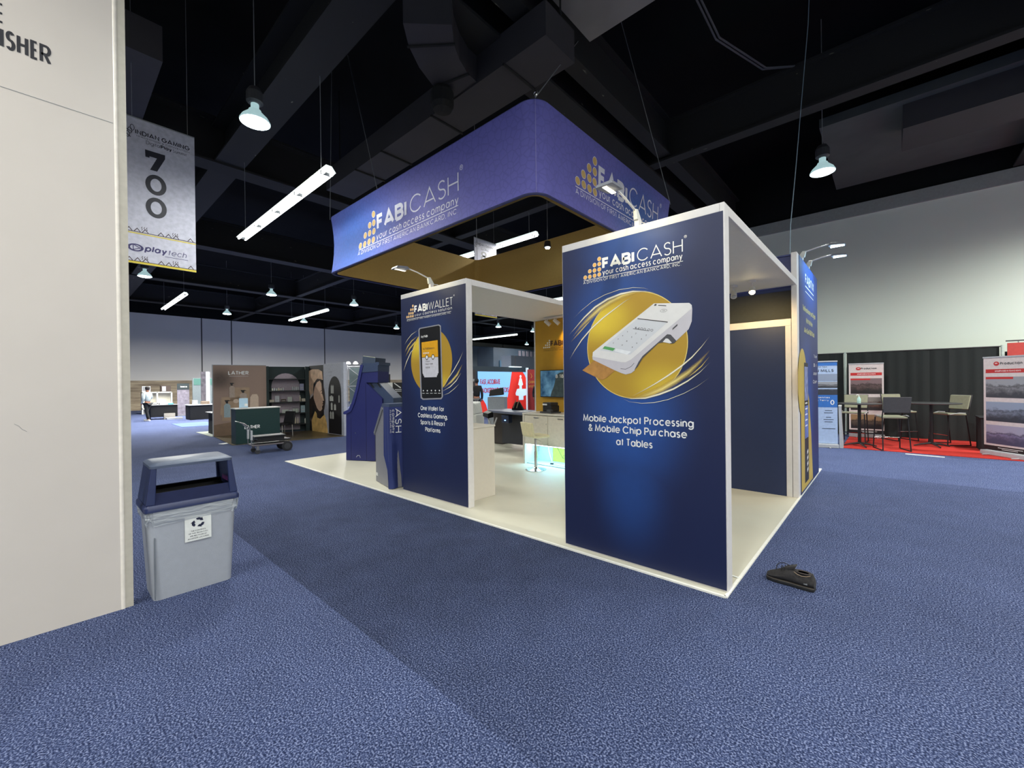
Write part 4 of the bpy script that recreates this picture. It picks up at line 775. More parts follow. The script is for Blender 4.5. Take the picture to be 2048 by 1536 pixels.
MB().box(CX0, CX1, 3.05, 3.598, 1.02, 1.055).build('worktop', mat('counter_top', rgb(212, 206, 196), .35), t, world=True, bevel=.004)
MB().box(CX0, CX0+.05, 3.06, 3.58, .012, 1.02).build('end_panel', M_CREAM, t, world=True)
MB().box(CX1-.05, CX1, 3.06, 3.58, .012, 1.02).build('end_panel', M_CREAM, t, world=True)
MB().box(CX0+.05, CX1-.05, 3.08, 3.58, .42, 1.02).build('cupboard_body', M_CREAM, t, world=True)
for i in range(5):
    a = CX0+.06+i*.59; d = MB().box(a, a+.58, 3.058, 3.08, .43, 1.005).build('door', mat('counter_door', rgb(214, 206, 192), .5), t, world=True, bevel=.003)
    MB().box(a+.24, a+.36, 3.048, 3.058, .955, .972).build('handle', M_BRUSHED, d, world=True)
    MB().cyl((a+.55, 3.05, .85), (a+.55, 3.058, .85), .008, n=8).build('lock', M_BRUSHED, d, world=True)
MB().box(CX0+.05, CX1-.05, 3.12, 3.58, .012, .03).build('base_shelf', mat('base_shelf', rgb(190, 214, 220), .4), t, world=True)
MB().box(CX0+.05, CX0+.4, 3.54, 3.58, .03, .42).build('inner_board', mat('inner_white', rgb(208, 220, 226), .5), t, world=True)
MB().box(CX0+.4, CX1-.05, 3.55, 3.59, .03, .42).build('yellow_back', mat('yellow_back', rgb(206, 200, 84), .5), t, world=True)
MB().box(CX0+.06, CX1-.06, 3.10, 3.12, .405, .418).build('led_strip', mat('led_strip', (1, 1, 1), .4, emit=(.6, .9, 1), es=6), t, world=True)
hall_light('AREA', 'counter_led', (-3.8, 3.22, .40), 12, (1.6, .05), col=rgb(150, 222, 255))
t = thing('power_cable', 'white cable curling down to a plug under the counter', 'cable', (-4.1, 3.2, .03))
MB().tube([(-4.21, 3.34, .42), (-4.2, 3.33, .30), (-4.14, 3.3, .18), (-4.09, 3.28, .10), (-4.06, 3.26, .045), (-3.95, 3.24, .04), (-3.7, 3.2, .036), (-3.4, 3.2, .036)], .007, 6).build('cord', M_WHITE, t, world=True, smooth=True)
MB().box(-4.10, -4.03, 3.235, 3.27, .03, .06).build('plug', M_DGREY, t, world=True, bevel=.004)
t = thing('black_wire', 'thin dark wire looping on the lit yellow back below the counter', 'cable', (-4.0, 3.53, .1))
MB().tube([(-4.2, 3.54, .42)]+[(-4.12, 3.535, .3), (-4.05, 3.53, .2), (-4.0, 3.53, .12)]+[(-3.96+.035*math.cos(a), 3.53, .15+.035*math.sin(a)) for a in [i*.7-1.5 for i in range(9)]], .003, 5).build('wire', M_DGREY, t, world=True)
# printer on the counter
t = thing('desktop_printer', 'compact black printer on the cream counter below the television', 'printer', (-4.12, 3.30, 1.056), math.radians(-12))
MB().box(-.13, .13, -.10, .12, .03, .15).build('printer_body', M_BLACK, t, bevel=.012)
MB().box(-.12, .12, -.11, .10, .15, .21).build('printer_lid', mat('printer_lid', rgb(36, 36, 40), .35), t, bevel=.012)
MB().box(-.11, .02, -.118, -.105, .155, .185).build('paper_slip', M_INKW, t)
MB().box(-.15, .20, -.16, .10, 0, .03).build('base_tray', M_DGREY, t, bevel=.006)
MB().box(.05, .16, -.15, -.08, .03, .075).build('card_reader', mat('reader', rgb(70, 72, 78), .5), t, bevel=.006)
# bar stool
t = thing('bar_stool', 'cream bar stool with chrome pedestal before the cream counter', 'stool', (-4.05, 2.72, .014), math.radians(-20))
M_LEA = mat('cream_leatherette', rgb(226, 216, 178), .45, bump=.1, bscale=40)
MB().lathe([(.001, 0), (.2, .0), (.2, .008), (.10, .022), (.05, .035), (.04, .05), (.03, .06)], n=28).build('base', M_CHROME, t, smooth=True)
MB().cyl((0, 0, .05), (0, 0, .35), .03, .03, 16).cyl((0, 0, .35), (0, 0, .62), .022, .022, 16).build('pedestal', M_CHROME, t, smooth=True)
MB().tube([(.0, -.03, .22)]+[(.15*math.sin(a), -.03-.15+.15*math.cos(a)+.0, .22) for a in [i*PI/8 for i in range(0, 17)]], .009, 8).build('footrest', M_CHROME, t, smooth=True)
MB().tube([(0, 0, .58), (.12, 0, .57), (.19, 0, .56)], .006, 6).build('gas_lever', M_CHROME, t)
pts = [(-.19, -.0), (-.2, .02)]
def curved_slab(w_, prof, th):
    vs = []; fs = []; n = len(prof)
    for side in (-1, 1):
        for (y, z, ny, nz) in prof:
            vs += [(side*w_/2, y, z), (side*w_/2, y+ny*th, z+nz*th)]
    for i in range(n-1):
        a = 2*i; b2 = 2*n+2*i
        fs += [(a, a+2, b2+2, b2), (a+1, b2+1, b2+3, a+3), (a, a+1, a+3, a+2), (b2, b2+2, b2+3, b2+1)]
    fs += [(0, 2*n, 2*n+1, 1), (2*n-2, 2*n-1, 4*n-1, 4*n-2)]
    return MB().add(vs, fs)
prof = []
for i in range(6): prof.append((.19-.30*i/5, .62-.0, 0, 1))
for i in range(1, 6):
    a = i/5*math.radians(80); prof.append((-.11-.07*math.sin(a), .62+.07*(1-math.cos(a)), math.sin(a), math.cos(a)))
for i in range(1, 4): prof.append((-.18-.014*i, .68+.075*i, 1, .1))
curved_slab(.40, prof, .05).build('seat_shell', M_LEA, t, smooth=True, bevel=.008)

# white counter behind the phone panel
t = thing('reception_counter', 'plain cream reception counter directly behind the phone panel', 'counter', (-3.9, .65, 0))
MB().box(-4.6, -3.40, .355, .95, .012, 1.03).build('counter_body', mat('reception_cream', rgb(206, 198, 186), .5, var=.015), t, world=True, bevel=.004)
MB().box(-4.6, -3.39, .35, .96, 1.03, 1.055).build('worktop', M_CREAM, t, world=True, bevel=.004)
# spotlights beneath the right soffit
def spot_can(x, y, label, on):
    t = thing('spotlight', label, 'spotlight', (x, y, 2.90), 0, None)
    MB().cyl((0, 0, .06), (0, 0, .09), .05, n=14).build('mount_plate', M_ALU, t)
    MB().cyl((0, 0, -.0), (0, 0, .065), .012, n=8).build('stem', M_ALU, t)
    MB().cyl((0, .02, .0), (.01, -.035, -.075), .034, .04, 16).build('can', mat('can_white', rgb(214, 212, 206), .5), t, smooth=True)
    MB().lathe([(.001, -.012), (.02, -.008), (.033, .008), (.034, .02)], (.011, -.04, -.085), 16).build('bulb', M_WARM if on else M_LGREY, t)
spot_can(-.40, 2.80, 'glaring warm spotlight under the right white soffit', True)
spot_can(-.66, 2.95, 'unlit white spotlight left of the glaring one under the right soffit', False)
hall_light('SPOT', 'soffit_spot', (-.40, 2.77, 2.79), 45, .03, col=rgb(255, 220, 150), spot=120, blend=.7, aim=(-.55, 3.5, 2.1))

# arm lamps on panel tops
def arm_lamp(x, y, z, dx, dy, label, on, ry=None):
    """base clamp at (x,y,z); slender arm reaching out by dx,dy"""
    L_ = math.hypot(dx, dy); t = thing('arm_lamp', label, 'lamp', (x, y, z), math.atan2(dy, dx))
    MB().box(-.03, .03, -.022, .022, -.0, .07).build('clamp', M_ALU, t, bevel=.004)
    MB().hexa([(-.05, -.02, .06), (.05, -.02, .06), (.05, .02, .06), (-.05, .02, .06)], [(.02, -.014, .16), (.07, -.014, .15), (.07, .014, .15), (.02, .014, .16)]).build('knuckle', mat('lamp_grey', rgb(205, 205, 200), .4), t, bevel=.006)
    hz = .20 if not on else .17
    MB().tube([(.05, 0, .14), (L_*.5, 0, (.14+hz)/2+.02), (L_-.05, 0, hz+.02)], .010, 8).build('arm', M_ALU, t, smooth=True)
    MB().hexa([(L_-.07, -.07, hz-.01), (L_+.14, -.08, hz-.03), (L_+.14, .08, hz-.03), (L_-.07, .07, hz-.01)], [(L_-.05, -.05, hz+.03), (L_+.12, -.065, hz+.006), (L_+.12, .065, hz+.006), (L_-.05, .05, hz+.03)]).build('lamp_head', mat('lamp_head', rgb(120, 122, 130), .35), t, bevel=.006)
    MB().box(L_-.04, L_+.12, -.02, .02, hz-.034, hz-.03).build('lamp_glass', M_LED if on else mat('warm_led', (1, 1, 1), .4, emit=(1, .93, .72), es=1.1), t)
    MB().tube([(-.03, 0, .06), (-.10, .01, .07), (-.15, .03, .04), (-.17, .05, .01)], .006, 6).build('lead', M_ALU, t)
    return t
arm_lamp(-4.02, .30, HP, 0, -.48, 'slim arm lamp on top of the phone panel', False)
arm_lamp(-.74, .13, HP, 0, -.48, 'slim arm lamp on top of the payment terminal panel', False)
hall_light('SPOT', 'arm_glow', (-4.02, -.24, 3.25), 26, .05, col=rgb(255, 244, 196), spot=130, blend=.8, aim=(-4.02, .25, 2.8))
hall_light('SPOT', 'arm_glow', (-.74, -.40, 3.25), 26, .05, col=rgb(255, 244, 196), spot=130, blend=.8, aim=(-.74, .07, 2.8))
arm_lamp(-.04, 4.22, TH, .40, 0, 'nearer glowing blue-white arm lamp on the booth tower', True)
arm_lamp(-.04, 4.90, TH, .38, 0, 'farther glowing blue-white arm lamp on the booth tower', True)
for y in (4.22, 4.90): hall_light('SPOT', 'tower_glow', (.42, y, TH+.13), 24, .05, col=rgb(150, 220, 255), spot=140, blend=.8, aim=(0, y, 2.9))

# ------------------------------------------------------------------ hanging fabric sign
SX0, SX1, SY0, SY1, SZ0, SZ1 = -8.42, -2.40, .77, 5.40, 4.165, 5.385
t = thing('hanging_sign', 'big hanging rectangular blue fabric sign with tan lining', 'hanging sign', ((SX0+SX1)/2, (SY0+SY1)/2, SZ0))
def ringpts(off, r, n=8):
    out = []
    for (X, Y, a0) in ((SX1, SY1, 0), (SX0, SY1, 90), (SX0, SY0, 180), (SX1, SY0, 270)):
        sx = 1 if X == SX1 else -1; sy = 1 if Y == SY1 else -1
        for i in range(n+1):
            a = math.radians(a0+90*i/n); out.append((X-sx*(r)+math.cos(a)*(r-off), Y-sy*(r)+math.sin(a)*(r-off)))
    return out
R_C = .26
def skin(off, flip, name, m, zz=None):
    P = ringpts(off, R_C); n = len(P); Z_ = [SZ0+(SZ1-SZ0)*i/6 for i in range(7)]; vs = []; fs = []
    for i, z in enumerate(Z_):
        w_ = math.sin(PI*i/6)*.045*(1 if off == 0 else 1)   # stretched fabric draws in slightly between the hoops
        for (x, y) in P:
            cxm, cym = (SX0+SX1)/2, (SY0+SY1)/2
            kx = 1-w_/(SX1-SX0)*2; ky = 1-w_/(SY1-SY0)*2
            vs.append((cxm+(x-cxm)*kx, cym+(y-cym)*ky, z) if off == 0 else (x, y, z))
    for i in range(6):
        for k in range(n): fs.append((i*n+k, i*n+(k+1) % n, (i+1)*n+(k+1) % n, (i+1)*n+k))
    return MB().add(vs, fs).build(name, m, t, world=True, smooth=True)
def signfn(N, L, co):
    return radial(N, L, co, [(-1.9, -2.3, .45, 2.6, 1.2, 1.6, .9), (3.0, .9, .4, 1.2, 2.0, 1.2, .95)], rgb(110, 108, 186), rgb(44, 92, 172))
M_SIGN = mat_grad('sign_fabric', signfn, .6, .3)
def leafy(m):
    N = m.node_tree.nodes; L = m.node_tree.links; b = N['Principled BSDF']; src = b.inputs['Base Color'].links[0].from_socket
    v = N.new('ShaderNodeTexVoronoi'); v.feature = 'DISTANCE_TO_EDGE'; v.inputs['Scale'].default_value = 9; tc = N.new('ShaderNodeTexCoord'); L.new(tc.outputs['Object'], v.inputs['Vector'])
    mr = N.new('ShaderNodeMapRange'); mr.inputs[2].default_value = .12; mr.inputs[3].default_value = .91; mr.inputs[4].default_value = 1.05; L.new(v.outputs['Distance'], mr.inputs[0])
    sc = N.new('ShaderNodeVectorMath'); sc.operation = 'SCALE'; L.new(src, sc.inputs[0]); L.new(mr.outputs[0], sc.inputs['Scale']); L.new(sc.outputs[0], b.inputs['Base Color'])
leafy(M_SIGN)
skin(0, False, 'fabric_skin', M_SIGN)
M_TAN = mat('tan_lining', rgb(206, 172, 100), .7, var=.03)
skin(.115, True, 'tan_lining', M_TAN)
for z in (SZ0, SZ1):
    P = [(x, y, z) for x, y in ringpts(.025, R_C)]; P.append(P[0]); MB().tube(P, .022, 8).build('hoop_tube', mat('hoop', rgb(44, 48, 100), .5), t, world=True, smooth=True)
MB().tube([(SX1-R_C*.29+.004, SY0+R_C*.29-.004, SZ0), (SX1-R_C*.29-.008, SY0+R_C*.29+.008, (SZ0+SZ1)/2), (SX1-R_C*.29+.004, SY0+R_C*.29-.004, SZ1)], .005, 6).build('corner_seam', mat('seam_lilac', rgb(140, 136, 196), .6), t, world=True)
def bow(fr, axis):   # keep lettering on the drawn-in fabric
    return fr
class BowFr(Fr):
    def p(s, u, v, k=0):
        w_ = math.sin(PI*min(max((v-SZ0)/(SZ1-SZ0), 0), 1))*.045
        cm = s.cm; hl = s.hl
        return s.O+s.U*(cm+(u-cm)*(1-w_/hl))+s.V*v+s.N*(k-w_)
FC = BowFr((0, SY0, 0), (1, 0, 0)); FC.cm = (SX0+SX1)/2; FC.hl = (SX1-SX0)/2
fabi_logo(t, FC, D['cf_dots'], .058, ('FABI', -6.387, 4.632, 1.021, .303), ('CASH', -5.272, 4.637, 1.325, .306), ('your cash access company', -6.385, 4.447, 2.431, .135),
          ('A DIVISION OF FIRST AMERICAN BANKCARD, INC.', -7.078, 4.290, 3.121, .088), [(-7.053, 4.40), (-3.955, 4.416), .014], (-3.88, 4.98), k=.004, regr=.04, gold=mat('gold_ink_sign', rgb(214, 178, 110), .6), ink=mat('lilac_white_ink', rgb(232, 230, 245), .6))
FD = BowFr((SX1, 0, 0), (0, 1, 0)); FD.cm = (SY0+SY1)/2; FD.hl = (SY1-SY0)/2
fabi_logo(t, FD, D['cr_dots'], .060, ('FABI', 2.36, 4.745, .997, .335), ('CASH', 3.44, 4.80, 1.24, .33), ('your cash access company', 2.371, 4.60, 2.40, .135),
          ('A DIVISION OF FIRST AMERICAN BANKCARD, INC.', 1.685, 4.418, 3.1, .088), [(1.69, 4.53), (4.78, 4.56), .014], (4.78, 5.17), k=.004, regr=.04, gold=mat('gold_ink_sign', rgb(214, 178, 110), .6), ink=mat('lilac_white_ink', rgb(232, 230, 245), .6))
for a, b in (((SX1-.05, SY0+.05, SZ1), (-3.5, 4.2, H2)), ((SX1-.05, SY1-.05, SZ1), (-3.1, 4.4, H2)), ((-6.3, SY0+.02, SZ1), (-8.2, 1.2, H2)), ((SX0+.05, SY1-.05, SZ1), (SX0+1, SY1-1, H2)), ((SX0+.05, SY0+.05, SZ1), (SX0-.3, SY0+.3, H2))):
    MB().tube([a, b], .007, 5).build('hanging_cable', M_GREY, t, world=True)
MB().tube([(SX1-.05+.03*math.cos(a), SY0+.05, SZ1+.045+.03*math.sin(a)) for a in [i*PI/5 for i in range(11)]], .009, 6).build('shackle', M_CHROME, t, world=True)
t = thing('loose_cable', 'pale cable dropping from the ceiling to the booth tower', 'cable', (-.1, 3.7, TH))
MB().tube([(.0, 5.4, H2), (-.02, 5.1, 7.6), (-.05, 4.6, 6.2), (-.08, 4.1, 4.8), (-.1, 3.75, 3.9), (-.1, 3.68, TH)], .006, 6).build('cable', mat('pale_blue_cable', rgb(140, 160, 175), .5), t, world=True)
t = thing('ceiling_cables', 'pair of dark cables swagging from the ceiling right of the sign', 'cable', (-1.2, 4.0, 8.6))
for d in (0, .06): MB().tube([(-1.5+d, 2.2, H2), (-1.6+d, 3.4, 8.6), (-1.4+d, 4.9, 8.0), (-.9+d, 6.2, 7.9), (-.3, 6.8, 8.0)], .018, 6).build('cable', mat('cable_grey', rgb(80, 80, 86), .6), t, world=True)
t = thing('small_camera', 'small grey spotlight hung above the sign opening near the terminal panel', 'spotlight', (-5.2, 4.7, 4.95))
MB().cyl((0, 0, .0), (0, 0, .14), .09, .07, 14).build('housing', M_DGREY, t); MB().lathe([(.01, -.035), (.05, -.03), (.06, 0)], n=14).build('lens', M_LAMPON, t); MB().cyl((0, 0, .14), (0, 0, H2-4.95), .006, n=5).build('hanging_wire', M_GREY, t)

# hanging number banners
def banner(X, y0, y1, z0, z1, num, label, sponsor=True):
    t = thing('number_banner', label, 'banner', (X-.01, (y0+y1)/2, z0)); fr = Fr((X, 0, 0), (0, 1, 0)); w_ = y1-y0; sh = y0+2.54
    M_BN = mat('banner_cloth', rgb(176, 176, 190), .7, var=.10, scale=14)
    MB().box(X-.02, X, y0, y1, z0, z1).build('banner_sheet', M_BN, t, world=True)
    MB().cyl((X-.01, y0, z1), (X-.01, y1, z1), .015, n=8).build('top_rod', M_GREY, t, world=True)
    for y in (y0+.1, y1-.1): MB().cyl((X-.01, y, z1), (X-.01, y, H2), .004, n=5).build('hanging_wire', M_GREY, t, world=True)
    mb = MB()
    txt(mb, fr, 'INDIAN GAMING', -2.402+sh, 6.01, .746, .078, .17)
    txt(mb, fr, 'TRADESHOW & CONVENTION', -2.395+sh, 5.968, .739, .024, .14)
    txt(mb, fr, 'Digital', -2.262+sh, 5.89, .194, .06, .08); txt(mb, fr, 'Play', -2.062+sh, 5.89, .147, .06, .2); txt(mb, fr, 'Summit.', -1.898+sh, 5.89, .21, .05, .09)
    for (u, v, a) in ((-2.44, 6.1, 1.1), (-2.47, 6.04, 1.2), (-2.5, 5.97, 1.3)): mb.ring(fr, u+sh, v, .022, .03, .002, 14, .045, .055)
    mb.line(fr, [(-2.53+sh, 6.06), (-2.44+sh, 6.02)], .012); mb.line(fr, [(-2.53+sh, 5.98), (-2.46+sh, 5.93)], .012)
    for i, ch in enumerate(num):
        zc = (5.46, 5.04, 4.64)[i]
        if ch == '7': mb.poly(fr, [(q[0]+sh, q[1]) for q in ((-2.278, 5.79), (-2.008, 5.79), (-2.008, 5.72), (-2.12, 5.46), (-2.215, 5.46), (-2.12, 5.69), (-2.22, 5.69), (-2.22, 5.665), (-2.274, 5.665))], .002)
        elif ch == '0': mb.ring(fr, -2.138+sh, zc+.18-.005, .075, .143, .002, 30, .11, .178)
        elif ch == '8': mb.ring(fr, -2.13+sh, 5.77, .055, .12, .002, 26, .04, .085); mb.ring(fr, -2.13+sh, 5.63, .065, .135, .002, 26, .045, .10)
    mb.build('banner_lettering', M_INKK, t, world=True)
    mb = MB(); 
    for z in (4.335, 3.83): mb.line(fr, [(y0, z), (y1, z)], .012, .002); 
    for i in range(9):
        u = y0+.04+(i if i < 3 else i)*.105
        if i % 4 == 3: continue
        for z in (4.34, 3.835): mb.line(fr, [(u-.04, z), (u, z+.055), (u+.04, z)], .012, .002)
    for c0 in (y0+.20, y0+.62):
        for q in range(3):
            for z in (4.37, 3.865): mb.line(fr, [(c0+q*.032, z), (c0+.012+q*.032, z+.022), (c0+q*.032, z+.045), (c0+.012+q*.032, z+.065)], .008, .002)
    mb.build('border_pattern', mat('banner_brown', rgb(70, 58, 62), .6), t, world=True)
    MB().rect(fr, y0, z0, y1, z0+.035, .002).rect(fr, y0, 4.30, y1, 4.318, .002).build('yellow_stripe', mat('banner_yellow', rgb(196, 178, 60), .6), t, world=True)
    if sponsor:
        mb = MB(); txt(mb, fr, 'play', -2.323, 4.02, .29, .11, .2, skew=.2); txt(mb, fr, 'tech', -2.01, 4.02, .26, .10, .09, skew=.2)
        mb.ring(fr, -2.44, 4.06, .07, .105, .002, 24, .045, .065); mb.line(fr, [(-2.47, 4.11), (-2.38, 4.06), (-2.47, 4.02), (-2.47, 4.11)], .012, .003); mb.line(fr, [(-2.05, 3.985), (-1.72, 3.985)], .008)
        mb.build('sponsor_lettering', mat('sponsor_ink', rgb(50, 46, 90), .6), t, world=True)
banner(-8.6, -2.56, -1.60, 3.79, 6.285, '700', 'hanging white banner with the numbers 700 beside the cream wall')
banner(-8.62, 5.47, 6.45, 3.79, 6.22, '800', 'hanging white banner with numeral 8 behind the blue sign', False)
# ------------------------------------------------------------------ kiosks left of the phone panel
def plframe(a, b, flipn=False):
    a = Vector((*a, 0)); b = Vector((*b, 0)); return Fr(a, (b-a))
K1 = plframe((-7.90, .89), (-7.27, 1.24))
t = thing('gaming_kiosk', 'tall deep blue kiosk with swept back and sloping console', 'kiosk', (-7.55, 1.2, 0))
M_K = mat('kiosk_blue', rgb(33, 38, 98), .42, var=.04, scale=3); M_KT = mat('kiosk_slate', rgb(52, 66, 96), .45, var=.05)
side = [(0, .02), (.706, .02), (.70, .61), (.883, 1.08), (.89, 1.363), (.507, 1.712), (.79, 1.712), (.80, 1.95), (.44, 1.96), (.40, 2.0), (.345, 1.869), (.277, 1.576), (.184, 1.304), (.091, 1.122), (-.03, 1.07), (-.03, 1.03), (.013, 1.02)]
mb = MB(); mb.prism(K1, side, 0, -.46); mb.build('kiosk_body', M_K, t, world=True)
mb = MB(); edge = [(-.046, 1.03), (-.04, 1.078), (.085, 1.13), (.178, 1.31), (.270, 1.58), (.338, 1.873), (.392, 2.10)]; inn = [(.462, 2.09), (.40, 1.86), (.33, 1.57), (.24, 1.28), (.14, 1.08), (.0, 1.02)]
mb.prism(K1, edge+inn, .022, -.48); mb.build('side_trim', mat('kiosk_trim', rgb(40, 46, 108), .4), t, world=True)
mb = MB(); mb.prism(K1, [(.40, 1.93), (.80, 1.95), (.805, 2.085), (.83, 2.09), (.83, 2.15), (.75, 2.15), (.75, 2.13), (.41, 2.13)], .01, -.47); mb.build('head_section', M_KT, t, world=True)
mb = MB(); mb.prism(K1, [(.43, 2.13), (.735, 2.13), (.747, 2.244), (.44, 2.296)], 0, -.42); mb.build('top_box', mat('kiosk_top', rgb(60, 72, 92), .5), t, world=True)
MB().line(K1, [(.45, 2.29), (.74, 2.245)], .012, .002).build('top_light_row', mat('bulb_row', rgb(170, 170, 150), .5), t, world=True)
mb = MB(); mb.prism(K1, [(.507, 1.716), (.78, 1.712), (1.127, 1.374), (1.124, 1.185), (.885, 1.185), (.887, 1.363)], -.05, -.42); mb.build('console', M_KT, t, world=True)
mb = MB(); a1 = [(.56, 1.70), (.60, 1.70), (.69, 1.60), (.65, 1.60)]; mb.poly(K1, a1, -.04); mb.poly(K1, [(.74, 1.70), (.78, 1.70), (.86, 1.60), (.82, 1.60)], -.04); mb.build('button_strip', M_BLACK, t, world=True)
MB().line(K1, [(.50, .03), (.50, 1.7)], .008, .002).line(K1, [(.13, .03), (.13, .95)], .008, .002).build('panel_groove', mat('groove', rgb(16, 18, 60), .6), t, world=True)
MB().disc(K1, .24, .62, .012, None, .003, 10).build('lock', M_CHROME, t, world=True)
MB().line(K1, [(.25, .09), (.28, .13), (.33, .13), (.35, .08)], .01, .003).build('cable_hook', M_LGREY, t, world=True)
K2 = plframe((-5.63, .29), (-4.92, .14))
t = thing('cabinet_kiosk', 'grey side-on kiosk cabinet with white socket beside the phone panel', 'kiosk', (-5.3, .5, 0))
mb = MB(); mb.prism(K2, [(.03, .02), (.715, .02), (.715, 1.30), (.40, 1.30), (-.02, .84), (.03, .80)], 0, -.62); mb.build('cabinet_body', mat('cabinet_grey', rgb(128, 128, 136), .5, var=.03), t, world=True)
mb = MB(); mb.prism(K2, [(.37, 1.305), (-.04, .845), (-.01, .80), (.42, 1.26)], .012, -.62); mb.build('sloping_edge', mat('cabinet_edge', rgb(110, 112, 118), .5), t, world=True)
mb = MB(); mb.prism(K2, [(.36, 1.30), (.72, 1.30), (.72, 1.36), (.40, 1.36)], .006, -.62); mb.build('cabinet_cap', M_KT, t, world=True)
MB().prism(K2, [(.06, .12), (.13, .12), (.13, .17), (.06, .17)], .0, .008).build('wall_socket', M_WHITE, t, world=True)
t = thing('fabric_graphic', 'slumped navy fabric graphic with sideways white lettering beside the phone panel', 'fabric banner', (-4.85, .35, 0))
# draped round the cabinet corner: first along the side face, then along its front (towards +x)
vs = []; rows = 18; cols = 22
def cl_left(z):
    pts = [(1.30, .50), (1.0, .50), (.52, .50), (.42, .58), (.30, .66), (.12, .70), (.02, .71)]
    for (z1, u1), (z0, u0) in zip(pts, pts[1:]):
        if z >= z0: return u0+(u1-u0)*(z-z0)/(z1-z0)
    return .71
for i in range(rows+1):
    z = 1.31-1.29*i/rows; dn = i/rows
    for j in range(cols+1):
        if j <= 8:
            u = cl_left(z)+(.735-cl_left(z))*j/8; p = K2.p(u, z, .02+.010*math.sin(j*1.7+z*2.2)*dn)
        else:
            q = (j-8)/14*.56; p = K2.p(.735+.03*math.sin(q*26+z*1.5)*(.35+dn)*.8, z, .02-q)
        vs.append(p)
fs = [(i*(cols+1)+j, i*(cols+1)+j+1, (i+1)*(cols+1)+j+1, (i+1)*(cols+1)+j) for i in range(rows) for j in range(cols)]
MB().add(vs, fs).build('fabric', mat('navy_fabric', rgb(36, 50, 110), .6, var=.06, scale=4, bump=.1), t, world=True, smooth=True)
KX = Fr(K2.p(.735, 0, .02), -K2.N, K2.U); kk = .03
txt(MB(), KX, 'ASH', .095, 1.29, .39, .105, .11, kk, basis=((0, -1), (1, 0))).build('sideways_lettering', M_INKW, t, world=True)
txt(MB(), KX, 'company', .045, 1.27, .37, .045, .13, kk, basis=((0, -1), (1, 0)), sp=.24).build('sideways_lettering', M_INKW, t, world=True)
txt(MB(), KX, 'AN BANKCARD, INC.', .01, 1.27, .38, .02, .14, kk, basis=((0, -1), (1, 0)), sp=.24).build('sideways_lettering', M_INKW, t, world=True)

# ------------------------------------------------------------------ gaming table, machines and boxes inside the booth
t = thing('gaming_table', 'dark gaming table with slate top seen through the booth opening', 'table', (-6.2, 4.5, 0))
M_TT = mat('slate_top', rgb(96, 104, 128), .4, var=.08)
MB().add([], []).hexa([(-6.95, 4.30, .90), (-4.9, 3.86, .90), (-4.85, 4.75, .90), (-6.85, 5.0, .90)], [(-6.95, 4.30, .96), (-4.9, 3.86, .96), (-4.85, 4.75, .96), (-6.85, 5.0, .96)]).build('tabletop', M_TT, t, world=True, bevel=.01)
MB().box(-7.12, -6.78, 4.70, 5.1, .015, .90).build('pedestal', mat('pedestal_brown', rgb(66, 60, 60), .5), t, world=True, bevel=.02)
MB().box(-6.6, -5.2, 4.5, 4.6, .1, .90).build('modesty_board', mat('modesty', rgb(52, 54, 62), .6), t, world=True)
MB().hexa([(-6.97, 4.16, .80), (-6.72, 4.10, .76), (-6.70, 4.28, .78), (-6.95, 4.34, .84)], [(-6.97, 4.16, .90), (-6.72, 4.10, .88), (-6.70, 4.28, .93), (-6.95, 4.34, .96)]).build('chip_tray', M_BLACK, t, world=True)
MB().tube([(-6.85, 4.2, .82), (-6.72, 4.18, .60), (-6.62, 4.2, .56), (-6.55, 4.25, .78)], .02, 8).build('bracket', M_LGREY, t, world=True)
MB().box(-6.35, -6.1, 4.2, 4.35, .66, .86).build('hanging_unit', mat('unit_blue', rgb(40, 50, 74), .4), t, world=True, bevel=.02)
MB().box(-6.24, -6.19, 4.195, 4.2, .72, .74).build('status_light', mat('blue_light', (.1, .2, 1), .4, emit=(.2, .4, 1), es=4), t, world=True)
def storage_box(x, y, z, s, label, m):
    t = thing('cardboard_box', label, 'box', (x, y, z), .5)
    MB().box(-s, s, -s*.7, s*.7, 0, s*1.1).build('carton', m, t, bevel=.004); MB().box(-s, s, -.015, .015, s*1.1, s*1.1+.002).build('tape', mat('tape_tan', rgb(150, 140, 120), .4), t)
storage_box(-6.3, 5.9, .015, .19, 'small cardboard box on the floor beyond the gaming table', mat('carton_brown', rgb(132, 118, 104), .7))
t = thing('floor_tray', 'low dark tray on the booth floor behind the counter end', 'tray', (-5.9, 5.2, .015)); MB().box(-.22, .22, -.05, .05, 0, .05).build('tray_body', M_DGREY, t); MB().box(-.15, .15, -.055, -.05, .01, .035).build('tray_light', M_LGREY, t)
t = thing('white_cash_machine', 'bulky white machine with rounded hood behind the reception counter', 'machine', (-8.0, 4.6, 0), math.radians(24))
M_MW = mat('machine_white', rgb(206, 208, 206), .4)
MB().box(-.55, .35, -.3, .3, .015, .80).build('machine_base', M_MW, t, bevel=.02)
MB().hexa([(-.55, -.34, .80), (.32, -.34, .80), (.32, .3, .80), (-.55, .3, .80)], [(-.50, -.2, 1.12), (.26, -.2, 1.12), (.26, .28, 1.14), (-.50, .28, 1.14)]).build('machine_hood', M_MW, t, bevel=.04)
MB().box(-.32, -.2, -.30, -.26, 1.0, 1.02).build('machine_badge', M_DGREY, t); MB().box(-.4, .0, -.36, -.30, .70, .76).build('out_tray', M_MW, t, bevel=.01)
t = thing('display_terminal', 'black tilted terminal on a grey pedestal before the lit blue screen', 'terminal', (-8.5, 6.3, 0), math.radians(30))
MB().box(-.28, .28, -.2, .2, .015, 1.22).build('pedestal', mat('pedestal_greyblue', rgb(148, 156, 168), .5), t, bevel=.01)
